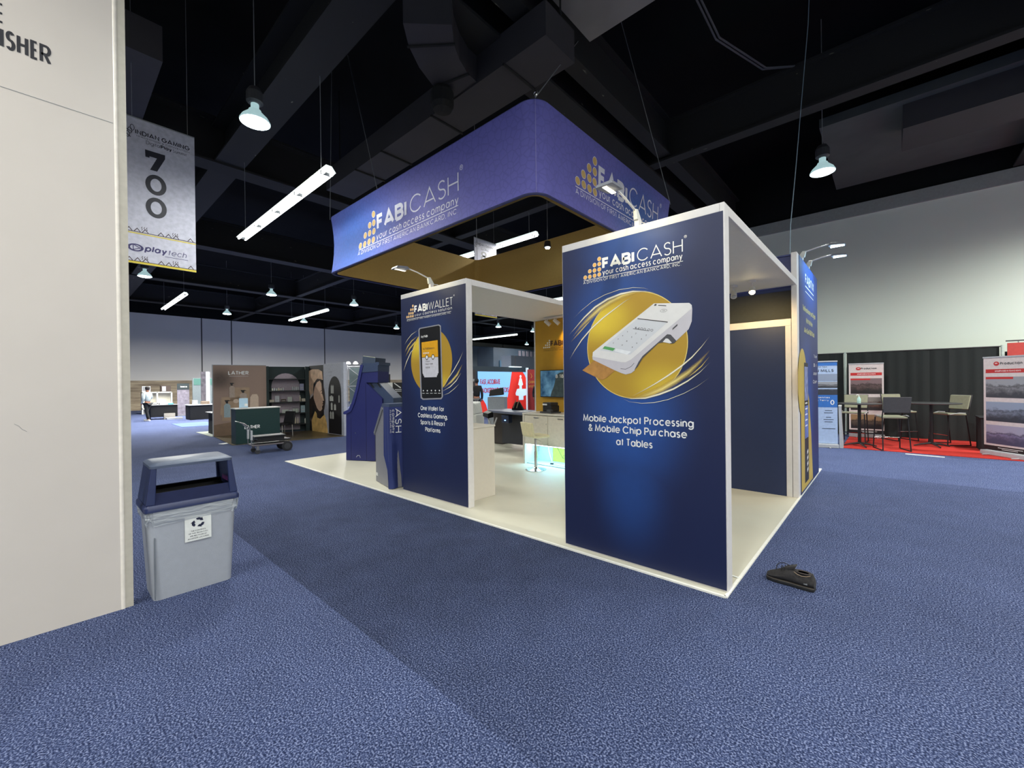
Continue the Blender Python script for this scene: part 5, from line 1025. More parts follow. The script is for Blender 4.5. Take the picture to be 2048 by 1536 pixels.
MB().hexa([(-.24, -.2, 1.24), (.20, -.2, 1.28), (.20, .12, 1.28), (-.24, .12, 1.24)], [(-.22, -.12, 1.44), (.18, -.12, 1.52), (.18, .1, 1.52), (-.22, .1, 1.44)]).build('terminal_head', M_BLACK, t, bevel=.02)
t = thing('black_bag', 'small black bag with pale straps standing on the slate tabletop', 'bag', (-6.25, 4.72, .962), .3)
MB().hexa([(-.16, -.06, 0), (.18, -.06, 0), (.18, .06, 0), (-.16, .06, 0)], [(-.08, -.03, .20), (.06, -.03, .22), (.06, .03, .22), (-.08, .03, .20)]).build('bag_body', M_BLACKC, t, bevel=.02)
for s in (-.05, .04): MB().tube([(s-.04, -.065, .05), (s, -.05, .19), (s+.02, -.03, .25)], .012, 6).build('strap', mat('strap_tan', rgb(170, 150, 120), .6), t)
t = thing('paper_stack', 'small white papers lying on the slate tabletop', 'papers', (-5.75, 4.35, .961)); MB().box(-.15, .15, -.1, .1, 0, .006).build('sheet', M_INKW, t); MB().box(.35, .6, -.12, .06, 0, .005).build('sheet', M_INKW, t)

# ------------------------------------------------------------------ booths seen beyond, through the opening
FS = Fr((-14, 0, 0), (0, 1, 0))
t = thing('lit_sign_wall', 'back-lit blue and red wall reading fast accurate background checks', 'sign', (-14.1, 12.4, 0))
MB().box(-14.15, -14.03, 10.3, 14.65, .0, 2.5).build('sign_frame', mat('sign_frame', rgb(40, 54, 66), .5), t, world=True)
MB().rect(FS, 10.62, .2, 14.30, 2.24, .0).build('blue_lightbox', mat('lightbox_blue', rgb(120, 170, 226), .5, emit=rgb(120, 175, 232), es=.65), t, world=True)
mb = MB(); mb.poly(FS, [(13.10, 2.24), (14.0, 2.24), (14.15, 2.10), (14.30, 1.85), (14.30, .2), (11.7, .2), (11.7, .62), (12.55, .62), (12.62, .86), (12.75, .90), (12.95, 1.6)], .01)
mb.poly(FS, [(10.62, .75), (10.95, .85), (11.15, .6), (11.3, .2), (10.62, .2)], .01)
mb.build('red_lightbox', mat('lightbox_red', rgb(206, 52, 44), .5, emit=rgb(200, 40, 36), es=.45), t, world=True)
mb = MB(); c = 13.80; mb.disc(FS, c, 2.0, .075, .08, .02); mb.poly(FS, [(c-.08, 1.90), (c+.08, 1.90), (c+.2, 1.55), (c+.1, 1.5), (c+.1, 1.32), (c+.45, 1.32), (c+.5, .98), (c+.22, .93), (c+.22, .72), (c-.16, .72), (c-.16, .95), (c-.4, .98), (c-.42, 1.1), (c-.3, 1.32), (c-.1, 1.34), (c-.1, 1.5), (c-.2, 1.55)], .02)
mb.build('pale_figure', mat('lightbox_pale', rgb(190, 215, 236), .5, emit=rgb(180, 212, 238), es=.7), t, world=True)
mb = MB(); txt(mb, FS, 'FAST, ACCURATE', 10.78, 1.60, 1.4, .26, .16, .02); txt(mb, FS, 'BACKGROUND CHECKS', 10.78, 1.17, 2.05, .26, .16, .02); mb.build('sign_lettering', mat('sign_red_ink', rgb(196, 60, 70), .5), t, world=True)
MB().box(-14.1, -13.9, 13.0, 13.8, 2.5, 2.53).build('top_lamp', mat('booth_top_led', (1, 1, 1), .4, emit=(.7, .95, 1), es=2.5), t, world=True)
t = thing('poster_stand', 'dark poster stand at the left edge of the lit blue sign', 'poster', (-13.8, 10.2, 0))
MB().box(-13.85, -13.8, 9.5, 10.3, 0, 2.3).build('poster_sheet', mat('dark_poster', rgb(52, 44, 46), .6, var=.4, scale=3), t, world=True)
F9 = Fr((-13.795, 0, 0), (0, 1, 0)); mb = MB(); txt(mb, F9, 'mobile', 9.7, 1.75, .5, .16, .16, .002); mb.rect(F9, 9.65, 1.2, 10.2, 1.5, .002); mb.build('poster_print', M_LGREY, t, world=True)
t = thing('red_banner', 'narrow red banner with gold writing beside the golden wall edge', 'banner', (-13.1, 15.2, 0))
F8 = Fr((-13.1, 0, 0), (0, 1, 0)); MB().box(-13.14, -13.1, 13.38, 14.6, .0, 2.35).build('banner_sheet', M_REDD, t, world=True)
mb = MB(); txt(mb, F8, 'CASINO', 13.42, 1.62, .6, .14, .16); txt(mb, F8, 'SYSTEMS', 13.42, 1.40, .6, .12, .16); mb.line(F8, [(13.6, 2.15), (13.7, 2.0), (13.62, 1.9)], .03); mb.build('banner_lettering', mat('gold_writing', rgb(190, 140, 70), .5), t, world=True)
t = thing('white_pylon', 'white glowing pylon between the lit sign and the red banner', 'pylon', (-13.4, 13.1, 0)); MB().box(-13.45, -13.35, 13.62, 13.72, 0, 2.45).build('pylon_body', mat('pylon_glow', rgb(190, 210, 220), .5, emit=(.6, .75, .85), es=.5), t, world=True)
t = thing('upper_deck_booth', 'dark two-storey booth with striped upper screen beyond the lit sign', 'booth', (-24, 24, 0))
MB().box(-26, -24, 21.9, 34, 0, 4.7).build('deck_block', mat('deck_dark', rgb(36, 50, 62), .6, var=.2, scale=1), t, world=True)
for i in range(14): MB().box(-23.99, -23.9, 25.1+i*.55, 25.1+i*.55+.26, 2.9, 4.55).build('screen_slat', mat('slat_grey', rgb(92, 90, 98), .6), t, world=True)
MB().box(-23.98, -23.9, 22.6, 24.6, 2.6, 3.6).build('smoked_screen', mat('smoke_screen', rgb(50, 74, 92), .3), t, world=True)
MB().box(-23.95, -23.85, 24.2, 25.9, 2.55, 2.7).build('lit_strip', mat('lit_strip', (1, 1, 1), .4, emit=(.8, 1, .92), es=2), t, world=True)
t = thing('white_booth_block', 'tall pale grey booth wall above the lit sign, right side', 'booth', (-20, 22, 0)); MB().box(-21, -20, 19.7, 27, 0, 3.7).build('booth_block', mat('pale_blue_board', rgb(166, 178, 190), .6), t, world=True)
MB().box(-19.99, -19.97, 20.1, 20.2, 2.5, 3.7).build('panel_joint', M_LGREY, t, world=True)
t = thing('far_hall_block', 'pale tall partition wall far behind the dark two-storey booth', 'partition', (-36, 30, 0)); MB().box(-37, -36.6, 27, 45, 0, 6.2).build('partition_face', mat('far_block', rgb(120, 134, 138), .8), t, world=True)

# ------------------------------------------------------------------ soap booth
AX, AY, BX, BY, EX, EY = -15.7, .2, -14.85, 2.95, -12.2, 3.0
LA = plframe((AX, AY), (BX, BY)); LB = plframe((BX, BY), (EX, EY)); LH = 2.37
t = thing('soap_booth_wall', 'brown backdrop with white lettering above printed soap bottles', 'booth wall', (-15.5, .9, 0))
M_BR = mat_grad('brown_backdrop', lambda N, L, co: radial(N, L, co, [(-.2, -.5, 1.9, .5, .7, .6, .9), (.3, 1.0, 1.2, .6, .5, 2, .5)], rgb(160, 136, 124), rgb(76, 64, 58)))
MB().prism(LA, [(0, .01), (1.52, .01), (1.52, LH), (0, LH)], 0, -.06).build('printed_backdrop', M_BR, t, world=True)
MB().prism(LA, [(-.03, 0), (0, 0), (0, LH+.02), (-.03, LH+.02)], .02, -.08).prism(LA, [(0, LH), (1.52, LH), (1.52, LH+.02), (0, LH+.02)], .01, -.07).build('frame_edge', M_LGREY, t, world=True)
mb = MB(); mb.poly(LA, [(0, .02), (1.52, .02), (1.52, .35), (.9, .42), (.45, .45), (0, .38)], .004); mb.build('printed_ground', mat('ground_print', rgb(132, 108, 88), .6, var=.15, scale=4), t, world=True)
mb = MB()
for q in ([(.18, .70), (.75, .7), (.75, 1.3), (.22, 1.3)], [(.46, 1.16), (1.02, 1.16), (1.02, 1.62), (.5, 1.62)], [(.23, .5), (.55, .5), (.55, .74), (.23, .74)]): mb.poly(LA, q, .006)
mb.build('printed_blocks', mat('block_print', rgb(176, 150, 126), .6, var=.1, scale=5), t, world=True)
def bottle_print(mb, mb2, u, v, w_, h):
    mb.poly(LA, [(u-w_/2, v), (u+w_/2, v), (u+w_/2, v+h*.68), (u+w_*.2, v+h*.8), (u-w_*.2, v+h*.8), (u-w_/2, v+h*.68)], .010)
    mb2.poly(LA, [(u-w_*.14, v+h*.8), (u+w_*.14, v+h*.8), (u+w_*.14, v+h*.93), (u+w_*.5, v+h*.95), (u+w_*.2, v+h), (u-w_*.4, v+h)], .012)
mb = MB(); mb2 = MB(); bottle_print(mb, mb2, .52, 1.28, .15, .5); bottle_print(mb, mb2, .84, 1.05, .2, .48); mb.build('printed_soap_bottle', mat('bottle_taupe', rgb(180, 162, 150), .6), t, world=True)
mbb = MB(); bottle_print(mbb, mb2, .38, .62, .18, .58); mbb.build('printed_soap_bottle', mat('bottle_greyblue', rgb(156, 176, 184), .6), t, world=True)
mb2.build('printed_pumps', mat('pump_black', rgb(26, 26, 30), .5), t, world=True)
mb = MB(); mb.poly(LA, [(1.02, .9), (1.28, .9), (1.28, 1.28), (1.24, 1.38), (1.10, 1.38), (1.04, 1.28)], .006); mb.disc(LA, .63, 1.16, .08, .07, .008); mb.build('printed_stones', mat('stone_print', rgb(216, 194, 176), .6), t, world=True)
mb = MB(); txt(mb, LA, 'LATHER.', .42, 2.05, .61, .13, .2, .012, sp=.08); mb.line(LA, [(.45, 2.005), (.99, 2.005)], .008, .012); mb.build('backdrop_lettering', M_INKW, t, world=True)

t = thing('soap_shelf_wall', 'dark green shelf wall with arched niche between the printed walls', 'shelving', (-15.1, 2.2, 0))
M_GRN = mat('dark_green_board', rgb(20, 42, 44), .6)
MB().prism(LA, [(1.52, .0), (2.92, .0), (2.92, LH-.02), (1.52, LH-.02)], -.3, -.34).build('back_board', M_GRN, t, world=True)
MB().prism(LA, [(1.52, 0), (1.6, 0), (1.6, LH-.02), (1.52, LH-.02)], .0, -.3).prism(LA, [(2.75, 0), (2.92, 0), (2.92, LH-.02), (2.75, LH-.02)], 0, -.3).build('side_upright', M_GRN, t, world=True)
ap = [(1.68, .05), (2.58, .05), (2.58, 1.66)]+[(2.13+.45*math.cos(a), 1.66+.45*math.sin(a)) for a in [i*PI/12 for i in range(1, 12)]]+[(1.68, 1.66)]
MB().poly(LA, ap, -.29).build('arched_niche', mat('niche_mauve', rgb(168, 156, 168), .6), t, world=True)
for v in (1.91, 1.486, 1.083, .68, .28):
    MB().prism(LA, [(1.6, v-.03), (2.85, v-.03), (2.85, v), (1.6, v)], .02, -.3).build('shelf', mat('shelf_black', rgb(20, 26, 30), .5), t, world=True)
k = 0
first_bottle = None
cols_ = [rgb(206, 206, 196), rgb(196, 200, 206), rgb(188, 196, 188), rgb(206, 196, 176)]
Bm = [mat('bottle_tone_%d' % i, c_, .4) for i, c_ in enumerate(cols_)]
def small_bottle(u, v, mi, label, h=.12):
    p = LA.p(u, v, -.12); t = thing('toiletry_bottle', label, 'bottle', p, 0, 'toiletries on the dark green shelves')
    MB().lathe([(.022, 0), (.024, .01), (.024, h*.7), (.012, h*.8), (.012, h*.88)], n=10).build('bottle_body', Bm[mi], t, smooth=True)
    MB().lathe([(.013, h*.88), (.013, h), (.004, h+.004)], n=10).build('bottle_cap', M_WHITE if mi % 2 else M_DGREY, t)
ORD = ['leftmost', 'second', 'third', 'fourth', 'fifth', 'last']
for i, u in enumerate((1.70, 1.76, 1.83, 1.90, 1.97, 2.04)): small_bottle(u, 1.486, i % 4, ORD[i]+' of six tiny bottles at left on the top stocked green shelf', .10)
for i, u in enumerate((2.34, 2.40, 2.46, 2.52)): small_bottle(u, 1.486, 1, ORD[i]+' of four white bottles at right on the top stocked green shelf', .14)
for i, u in enumerate((2.355, 2.405, 2.455, 2.505)): small_bottle(u, .68, 2, ORD[i]+' of four pale bottles at right on the third stocked green shelf', .18)
small_bottle(2.58, 1.083, 3, 'taupe pump bottle near the right end of the middle shelf', .22)
for i, u in enumerate((2.42, 2.50)): small_bottle(u, .28, 3, ('left', 'right')[i]+' of two cream bottles on the lowest shelf of the green wall', .22)
small_bottle(2.74, .28, 0, 'white toiletry bottle at the right end of the lowest green shelf', .2)
def carton(u, v, w_, h, m, label):
    p = LA.p(u, v, -.14); t = thing('product_box', label, 'box', p, math.atan2(LA.U.y, LA.U.x)); MB().box(-w_/2, w_/2, -.03, .03, 0, h).build('box_body', m, t); MB().box(-w_*.3, w_*.3, -.032, -.03, h*.3, h*.45).build('box_label', M_LGREY, t)
carton(1.68, 1.083, .14, .08, Bm[3], 'yellowish low box at the left end of the middle green shelf')
carton(1.85, 1.083, .13, .22, Bm[1], 'tall white leaning box on the middle green shelf')
carton(2.05, 1.083, .16, .1, mat('box_brown', rgb(84, 70, 62), .5), 'dark round-cornered box centre-left of the middle green shelf')
carton(2.25, 1.083, .14, .17, Bm[2], 'pale green box centre-right of the middle green shelf')
carton(2.69, 1.083, .12, .1, Bm[3], 'small cream box at the right end of the middle green shelf')
carton(2.64, 1.486, .13, .24, mat('box_lilac', rgb(156, 160, 190), .5), 'lilac card standing at the right end of the top stocked shelf')
carton(2.67, .68, .14, .25, mat('box_mint', rgb(150, 172, 180), .5), 'mint green card standing on the third stocked green shelf')
carton(2.1, .68, .2, .12, Bm[2], 'pale box at centre of the third stocked green shelf')
carton(2.265, .68, .10, .1, Bm[1], 'small white box right of centre on the third stocked green shelf')
t = thing('office_chair', 'dark low chair in front of the green shelf wall', 'chair', (-13.7, 1.8, 0), .3)
MB().hexa([(-.24, -.02, .42), (.24, -.02, .42), (.24, .05, .42), (-.24, .05, .42)], [(-.22, .06, .82), (.22, .06, .82), (.22, .12, .82), (-.22, .12, .82)]).build('backrest', M_BLACK, t, bevel=.02)
MB().box(-.24, .24, -.4, .02, .40, .45).build('seat', M_BLACK, t, bevel=.02)
for x in (-.2, .2):
    for y in (-.36, 0): MB().cyl((x, y, 0), (x*.9, y, .4), .012, n=8).build('leg', M_CHROME, t)

t = thing('portrait_wall', 'wing wall with large printed portrait of a woman in profile', 'booth wall', (-14.1, 3.0, 0))
MB().prism(LB, [(0, .0), (1.14, .0), (1.14, LH), (0, LH)], 0, -.05).build('printed_wall', mat('portrait_ground', rgb(34, 32, 36), .6), t, world=True)
mb = MB(); mb.poly(LB, D['lb_body'], .004); mb.build('printed_shoulder', mat('warm_cloth_print', rgb(240, 192, 120), .6, var=.25, scale=5), t, world=True)
mb = MB(); mb.poly(LB, D['lb_hair'], .008); mb.build('printed_towel', mat('towel_print', rgb(226, 188, 156), .6, var=.2, scale=6), t, world=True)
mb = MB(); mb.poly(LB, D['lb_arm'], .006); mb.build('printed_arm', mat('arm_print', rgb(200, 186, 186), .6, var=.25, scale=8), t, world=True)
mb = MB(); mb.poly(LB, D['lb_hair2'], .010); mb.build('printed_hair', mat('hair_print', rgb(58, 44, 38), .6, var=.2), t, world=True)
mb = MB(); mb.poly(LB, D['lb_face'], .014); mb.build('printed_face', mat('face_print', rgb(240, 200, 172), .6, var=.08, scale=8), t, world=True)
mb = MB()
fx = [p for p in D['lb_face']]
ex, ez = sum(p[0] for p in fx[2:6])/4, sum(p[1] for p in fx[2:6])/4
mx_ = max(p[0] for p in fx); top_ = max(p[1] for p in fx); bot_ = min(p[1] for p in fx); hh = top_-bot_
mb.line(LB, [(mx_-.26, top_-.36*hh), (mx_-.17, top_-.32*hh), (mx_-.08, top_-.35*hh)], .020, .017); mb.line(LB, [(mx_-.22, top_-.43*hh), (mx_-.15, top_-.41*hh), (mx_-.10, top_-.44*hh)], .018, .017)
mb.line(LB, [(mx_-.13, top_-.765*hh), (mx_-.03, top_-.745*hh)], .026, .017); mb.line(LB, [(mx_-.09, top_-.66*hh), (mx_-.04, top_-.67*hh)], .014, .017)
mb.build('printed_features', mat('feature_print', rgb(92, 52, 46), .6), t, world=True)
t = thing('arch_wall', 'light grey wing wall with printed dark product arch', 'booth wall', (-12.9, 3.0, 0))
MB().prism(LB, [(1.14, .0), (2.46, .0), (2.46, LH+.03), (1.14, LH+.03)], 0, -.05).build('printed_wall', mat('wing_grey', rgb(186, 188, 200), .6), t, world=True)
MB().prism(LB, [(2.46, 0), (2.62, 0), (2.62, LH+.04), (2.46, LH+.04)], .03, -.08).build('end_post', mat('post_lilac', rgb(186, 190, 204), .5), t, world=True)
arcp = [(1.50, .02), (2.40, .02), (2.40, 1.4)]+[(1.95+.45*math.cos(a), 1.4+.56*math.sin(a)) for a in [i*PI/12 for i in range(1, 12)]]+[(1.50, 1.4)]
mb = MB(); mb.poly(LB, arcp, .004); mb.build('printed_arch', mat('arch_black', rgb(24, 22, 26), .6), t, world=True)
mb = MB()
for (u, v, w_, h) in ((1.69, 1.38, .06, .26), (1.76, 1.38, .06, .26), (1.83, 1.38, .06, .26), (1.60, 1.12, .26, .16), (2.22, 1.08, .08, .22), (1.68, .82, .12, .22), (1.90, .82, .14, .18), (1.60, .52, .12, .22), (1.76, .52, .12, .22)): mb.rect(LB, u, v, u+w_, v+h, .008); mb.rect(LB, u+w_*.3, v+h, u+w_*.7, v+h+.03, .008)
mb.build('printed_products', mat('product_print', rgb(188, 188, 182), .6, var=.15, scale=10), t, world=True)
mb = MB(); txt(mb, LB, 'LATHER', 1.50, 2.09, .30, .035, .16, .006); txt(mb, LB, 'hotel', 1.56, 1.97, .18, .035, .16, .006); mb.build('wing_lettering', M_GREY, t, world=True)
t = thing('soap_booth_floor', 'brown wood-look floor of the soap booth', 'flooring', (-13.8, 1.8, 0))
MB().hexa([(-15.7, .2, 0), (-12.75, -.02, 0), (-12.15, 2.95, 0), (-14.85, 2.95, 0)], [(-15.7, .2, .012), (-12.75, -.02, .012), (-12.15, 2.95, .012), (-14.85, 2.95, .012)]).build('wood_sheet', mat('wood_floor_brown', rgb(92, 82, 62), .35, var=.2, scale=5), t, world=True)
LC = Fr((-12.75, 0, 0), (0, 1, 0))
t = thing('green_counter', 'dark green counter with white top and white lettering at soap booth', 'counter', (-13.0, .65, 0))
MB().box(-13.2, -12.75, .07, 1.22, .013, 1.01).build('counter_body', mat('counter_green', rgb(22, 54, 54), .5), t, world=True, bevel=.004)
MB().box(-13.22, -12.74, .05, 1.24, 1.01, 1.035).build('counter_top', M_WHITE, t, world=True)
mb = MB(); txt(mb, LC, 'LATHER.', .284, .435, .41, .10, .2, .003, sp=.08); mb.build('counter_lettering', M_INKW, t, world=True)
t = thing('tablet_stand', 'small pale blue card stand on the dark green counter', 'sign', (-12.9, .31, 1.036))
MB().box(-.02, .0, -.11, .11, .0, .28).build('card', mat('card_pale_blue', rgb(160, 186, 204), .5, emit=rgb(140, 170, 190), es=.25), t); MB().box(-.05, .03, -.08, .08, 0, .015).build('foot', M_LGREY, t); MB().box(.001, .003, .02, .10, .05, .12).build('logo_square', M_INKW, t)
# cart
t = thing('flat_cart', 'folding flat cart with black decks and two big wheels', 'cart', (-10.75, .27, 0), math.radians(86))
MB().box(-.42, .46, -.24, .24, .19, .225).build('lower_deck', mat('deck_grey', rgb(104, 98, 104), .45), t, bevel=.01)
MB().box(-.36, .46, -.22, .22, .28, .315).build('middle_deck', M_BLACK, t, bevel=.01); MB().box(-.36, .34, -.22, .22, .39, .425).build('upper_deck', mat('deck_black', rgb(30, 32, 36), .35), t, bevel=.01)
MB().box(-.30, .30, -.2, .2, .315, .39).build('stacked_load', M_BLACK, t)
for y in (-.22, .22):
    w1 = MB().cyl((.36, y-.03, .125), (.36, y+.03, .125), .125, n=24).build('big_wheel', mat('rubber', rgb(34, 34, 38), .7), t, bevel=.008)
    MB().cyl((.36, y-.034, .125), (.36, y+.034, .125), .075, n=20).build('wheel_hub', M_DGREY, w1)
    MB().cyl((-.30, y-.015, .055), (-.30, y+.015, .055), .055, n=16).build('caster', M_DGREY, t)
    MB().box(-.33, -.27, y-.025, y+.025, .09, .19).build('caster_fork', M_BRUSHED, t)
    MB().tube([(-.42, y*.8, .21), (-.42, y*.8, .50), (-.47, y*.8, .66), (-.56, y*.8, .75), (-.68, y*.8, .80)], .014, 8).build('handle_tube', M_BRUSHED, t, smooth=True)
    MB().box(-.44, -.40, y*.8-.03, y*.8+.03, .35, .58).build('handle_plate', M_LGREY, t)
MB().tube([(-.68, -.19, .80), (-.70, 0, .80), (-.68, .19, .80)], .016, 8).build('handle_grip', mat('grip_green', rgb(60, 84, 76), .5), t)
t = thing('floor_paper', 'small white paper lying on the carpet before the soap booth', 'paper', (-13.42, -.02, .001), .4); MB().box(-.1, .1, -.14, .14, 0, .004).build('sheet', M_INKW, t)
t = thing('floor_paper', 'white strip lying on the carpet before the red booth', 'paper', (1.5, 9.06, .001), -.1); MB().box(-.3, .3, -.03, .03, 0, .012).build('sheet', M_INKW, t)

# truss frame and stand behind the kiosks
t = thing('truss_display', 'grey truss lattice display with two bright lamps behind the kiosk', 'display frame', (-15.2, 4.85, 0))
FTt = plframe((-15.42, 4.7), (-14.6, 5.4))
for u in (0, 1.0): MB().tube([FTt.p(u, 0), FTt.p(u, 2.45)], .022, 8).build('upright', M_LGREY, t, world=True)
for v in (.05, .8, 1.6, 2.4): MB().tube([FTt.p(0, v), FTt.p(1.0, v)], .018, 8).build('cross_bar', M_LGREY, t, world=True)
for v in (.05, .8, 1.6): MB().tube([FTt.p(0, v), FTt.p(1.0, v+.8)], .012, 6).tube([FTt.p(1.0, v), FTt.p(0, v+.8)], .012, 6).build('lattice_brace', M_LGREY, t, world=True)
MB().prism(FTt, [(.04, .1), (.96, .1), (.96, 2.36), (.04, 2.36)], -.08, -.10).build('scrim', mat('scrim_green', rgb(126, 142, 144), .7), t, world=True)
for u in (.08, .38): 
    q = FTt.p(u, 2.5, .1); MB().lathe([(.01, 0), (.10, .01), (.05, .09), (.01, .10)], q, n=12).build('lamp_head', mat('bright_lamp', (1, 1, 1), .4, emit=(1, 1, .95), es=9), t, world=True)
t = thing('letter_stand', 'black and white stand with letters NC beside the phone panel', 'sign', (-10.5, 3.7, 0))
FN = plframe((-10.75, 3.45), (-10.2, 4.0))
MB().prism(FN, [(.0, 0), (.9, 0), (.9, 1.72), (.0, 1.72)], 0, -.05).build('stand_board', M_BLACK, t, world=True)
mb = MB(); mb.rect(FN, .0, 1.5, .35, 1.72, .004)
for q in range(3): mb.rect(FN, .06, 1.2+q*.09, .18, 1.24+q*.09, .004)
mb.line(FN, [(.24, 1.5), (.24, 1.02), (.42, 1.02), (.42, 1.3)], .05, .004); mb.line(FN, [(.2, .9), (.9, .9)], .05, .004); mb.line(FN, [(.4, 1.7), (.6, 1.55)], .03, .004)
for q in (1.45, 1.5): mb.line(FN, [(.42, q), (.62, q)], .02, .004)
mb.build('white_shapes', M_WHITE, t, world=True)
mb = MB(); txt(mb, FN, 'NC', .07, 1.56, .2, .11, .2, .007); mb.build('stand_lettering', mat('stand_teal', rgb(70, 96, 92), .6), t, world=True)
t = thing('black_equipment_case', 'black box on the far wall line above the NC stand', 'box', (-16, 6.4, 0)); MB().box(-16.2, -15.8, 6.1, 6.9, 0, 2.12).build('case_body', M_BLACK, t, world=True)

# ------------------------------------------------------------------ people
SKIN = mat('skin_tone', rgb(150, 104, 84), .6)
def limb(name, chains, m, parent, sub=1):
    """one continuous skinned surface from branching chains; the first vertex is the root"""
    vs = []; es = []; rad = []; idx = {}
    for ch in chains:
        prev = None
        for (p, r) in ch:
            key = tuple(round(c_, 3) for c_ in p)
            if key not in idx: idx[key] = len(vs); vs.append(p); rad.append(r)
            i = idx[key]
            if prev is not None and prev != i: es.append((prev, i))
            prev = i
    me = bpy.data.meshes.new(name); me.from_pydata(vs, es, []); me.materials.append(m); o = bpy.data.objects.new(name, me); C.objects.link(o); o.parent = parent
    sk = o.modifiers.new('skin', 'SKIN'); sk.use_smooth_shade = True
    me.skin_vertices if False else None
    if not me.skin_vertices: 
        bpy.context.view_layer.objects.active = o
    lay = me.skin_vertices[0] if me.skin_vertices else None
    if lay is None: return o
    for i, r in enumerate(rad):
        rx, ry = r if isinstance(r, tuple) else (r, r); lay.data[i].radius = (rx, ry); lay.data[i].use_root = (i == 0)
    ss = o.modifiers.new('sub', 'SUBSURF'); ss.levels = sub; ss.render_levels = sub
    return o
def person(loc, rz, h, label, shirt, trousers, hairm, shoes, pose='stand', hat=False):
    t = thing('person', label, 'person', loc, rz); s = h/1.75
    V = lambda x, y, z: (x*s, y*s, z*s)
    sw = .16 if pose == 'walk' else .03
    armL = [(V(-.17, 0, 1.42), .055*s), (V(-.25, -.02, 1.15), .045*s), (V(-.20, -.26, 1.12), .034*s), (V(-.14, -.36, 1.20), .026*s)] if pose != 'stand' else [(V(-.17, 0, 1.42), .055*s), (V(-.23, .02, 1.12), .045*s), (V(-.22, -.06, .88), .032*s), (V(-.21, -.09, .78), .028*s)]
    armR = [(V(.17, 0, 1.42), .055*s), (V(.24, .02, 1.13), .045*s), (V(.22, -.10, .90), .032*s), (V(.20, -.14, .80), .028*s)]
    core = [(V(0, 0, .95), (.145*s, .10*s)), (V(0, 0, 1.12), (.13*s, .09*s)), (V(0, 0, 1.33), (.16*s, .10*s)), (V(0, 0, 1.43), (.12*s, .08*s)), (V(0, 0, 1.50), .052*s), (V(0, -.01, 1.58), .075*s), (V(0, -.01, 1.66), (.078*s, .092*s)), (V(0, 0, 1.72), .06*s)]
    legL = [(V(0, 0, .95), (.145*s, .10*s)), (V(-.09, 0, .86), .085*s), (V(-.10, -sw, .48), .055*s), (V(-.10, -sw*.6, .10), .036*s), (V(-.10, -sw*.6-.12, .04), .030*s)]
    legR = [(V(0, 0, .95), (.145*s, .10*s)), (V(.09, 0, .86), .085*s), (V(.10, sw*.3, .48), .055*s), (V(.10, sw, .10), .036*s), (V(.10, sw-.12, .04), .030*s)]
    sh = core[2]
    thin = lambda ch: [(p, (r[0]*.8, r[1]*.8) if isinstance(r, tuple) and p[2] < 1.40*s else r) for p, r in ch]
    core0 = core; core = thin(core); legL0, legR0 = legL, legR; legL = thin(legL); legR = thin(legR); sh = core[2]
    limb('body', [core, [sh]+armL, [sh]+armR, legL, legR], SKIN, t)
    e = .018*s; core, legL, legR = core0, legL0, legR0; sh = core[2]
    def fat(ch, n=None): return [(p, (r[0]+e, r[1]+e) if isinstance(r, tuple) else r+e) for p, r in (ch if n is None else ch[:n])]
    limb('shirt', [fat(core[:4]), [fat([sh])[0]]+fat(armL, 3), [fat([sh])[0]]+fat(armR, 3)], shirt, t)
    limb('trousers', [fat(legL, 4), fat(legR, 4)], trousers, t)
    for sx, dy in ((-.10, -sw*.6), (.10, sw)): MB().box((sx-.045)*s, (sx+.045)*s, (dy-.20)*s, (dy+.06)*s, 0, .075*s).build('shoe', shoes, t, bevel=.02)
    MB().lathe([(.01, 1.775), (.07, 1.765), (.093, 1.72), (.096, 1.67), (.088, 1.62), (.07, 1.60)], (0, .012*s, 0), 16).build('cap' if hat else 'hair', hairm, t, smooth=True).scale = (s, s, s)
    for sx in (-.03, .03): MB().lathe([(.001, -.008), (.008, 0), (.001, .008)], V(sx, -.088, 1.66), 8).build('eye', M_BLACK, t)
    MB().hexa([V(-.012, -.085, 1.62), V(.012, -.085, 1.62), V(.01, -.112, 1.62), V(-.01, -.112, 1.62)], [V(-.008, -.088, 1.66), V(.008, -.088, 1.66), V(.006, -.092, 1.66), V(-.006, -.092, 1.66)]).build('nose', SKIN, t)
    return t
HAIR = mat('dark_hair', rgb(34, 28, 28), .7)
person((-26.1, -.2, 0), math.radians(-52), 1.68, 'person in pale loose shirt and dark trousers walking at far left', mat('pale_shirt', rgb(166, 178, 182), .8), M_BLACKC, HAIR, M_WHITE, 'walk')
person((-13.0, 9.6, 0), math.radians(-138), 1.85, 'person in black hooded top standing before the lit blue sign', mat('black_hoodie', rgb(20, 20, 24), .9), mat('grey_trousers', rgb(80, 80, 84), .8), mat('black_cap', rgb(18, 18, 22), .8), M_BLACK, 'stand', True)
person((-12.6, 13.55, 0), math.radians(40), 1.75, 'person in dark suit standing in front of the red banner', mat('suit_navy', rgb(24, 28, 40), .8), mat('suit_trousers', rgb(24, 26, 36), .8), mat('blond_hair', rgb(120, 98, 70), .7), M_BLACK)

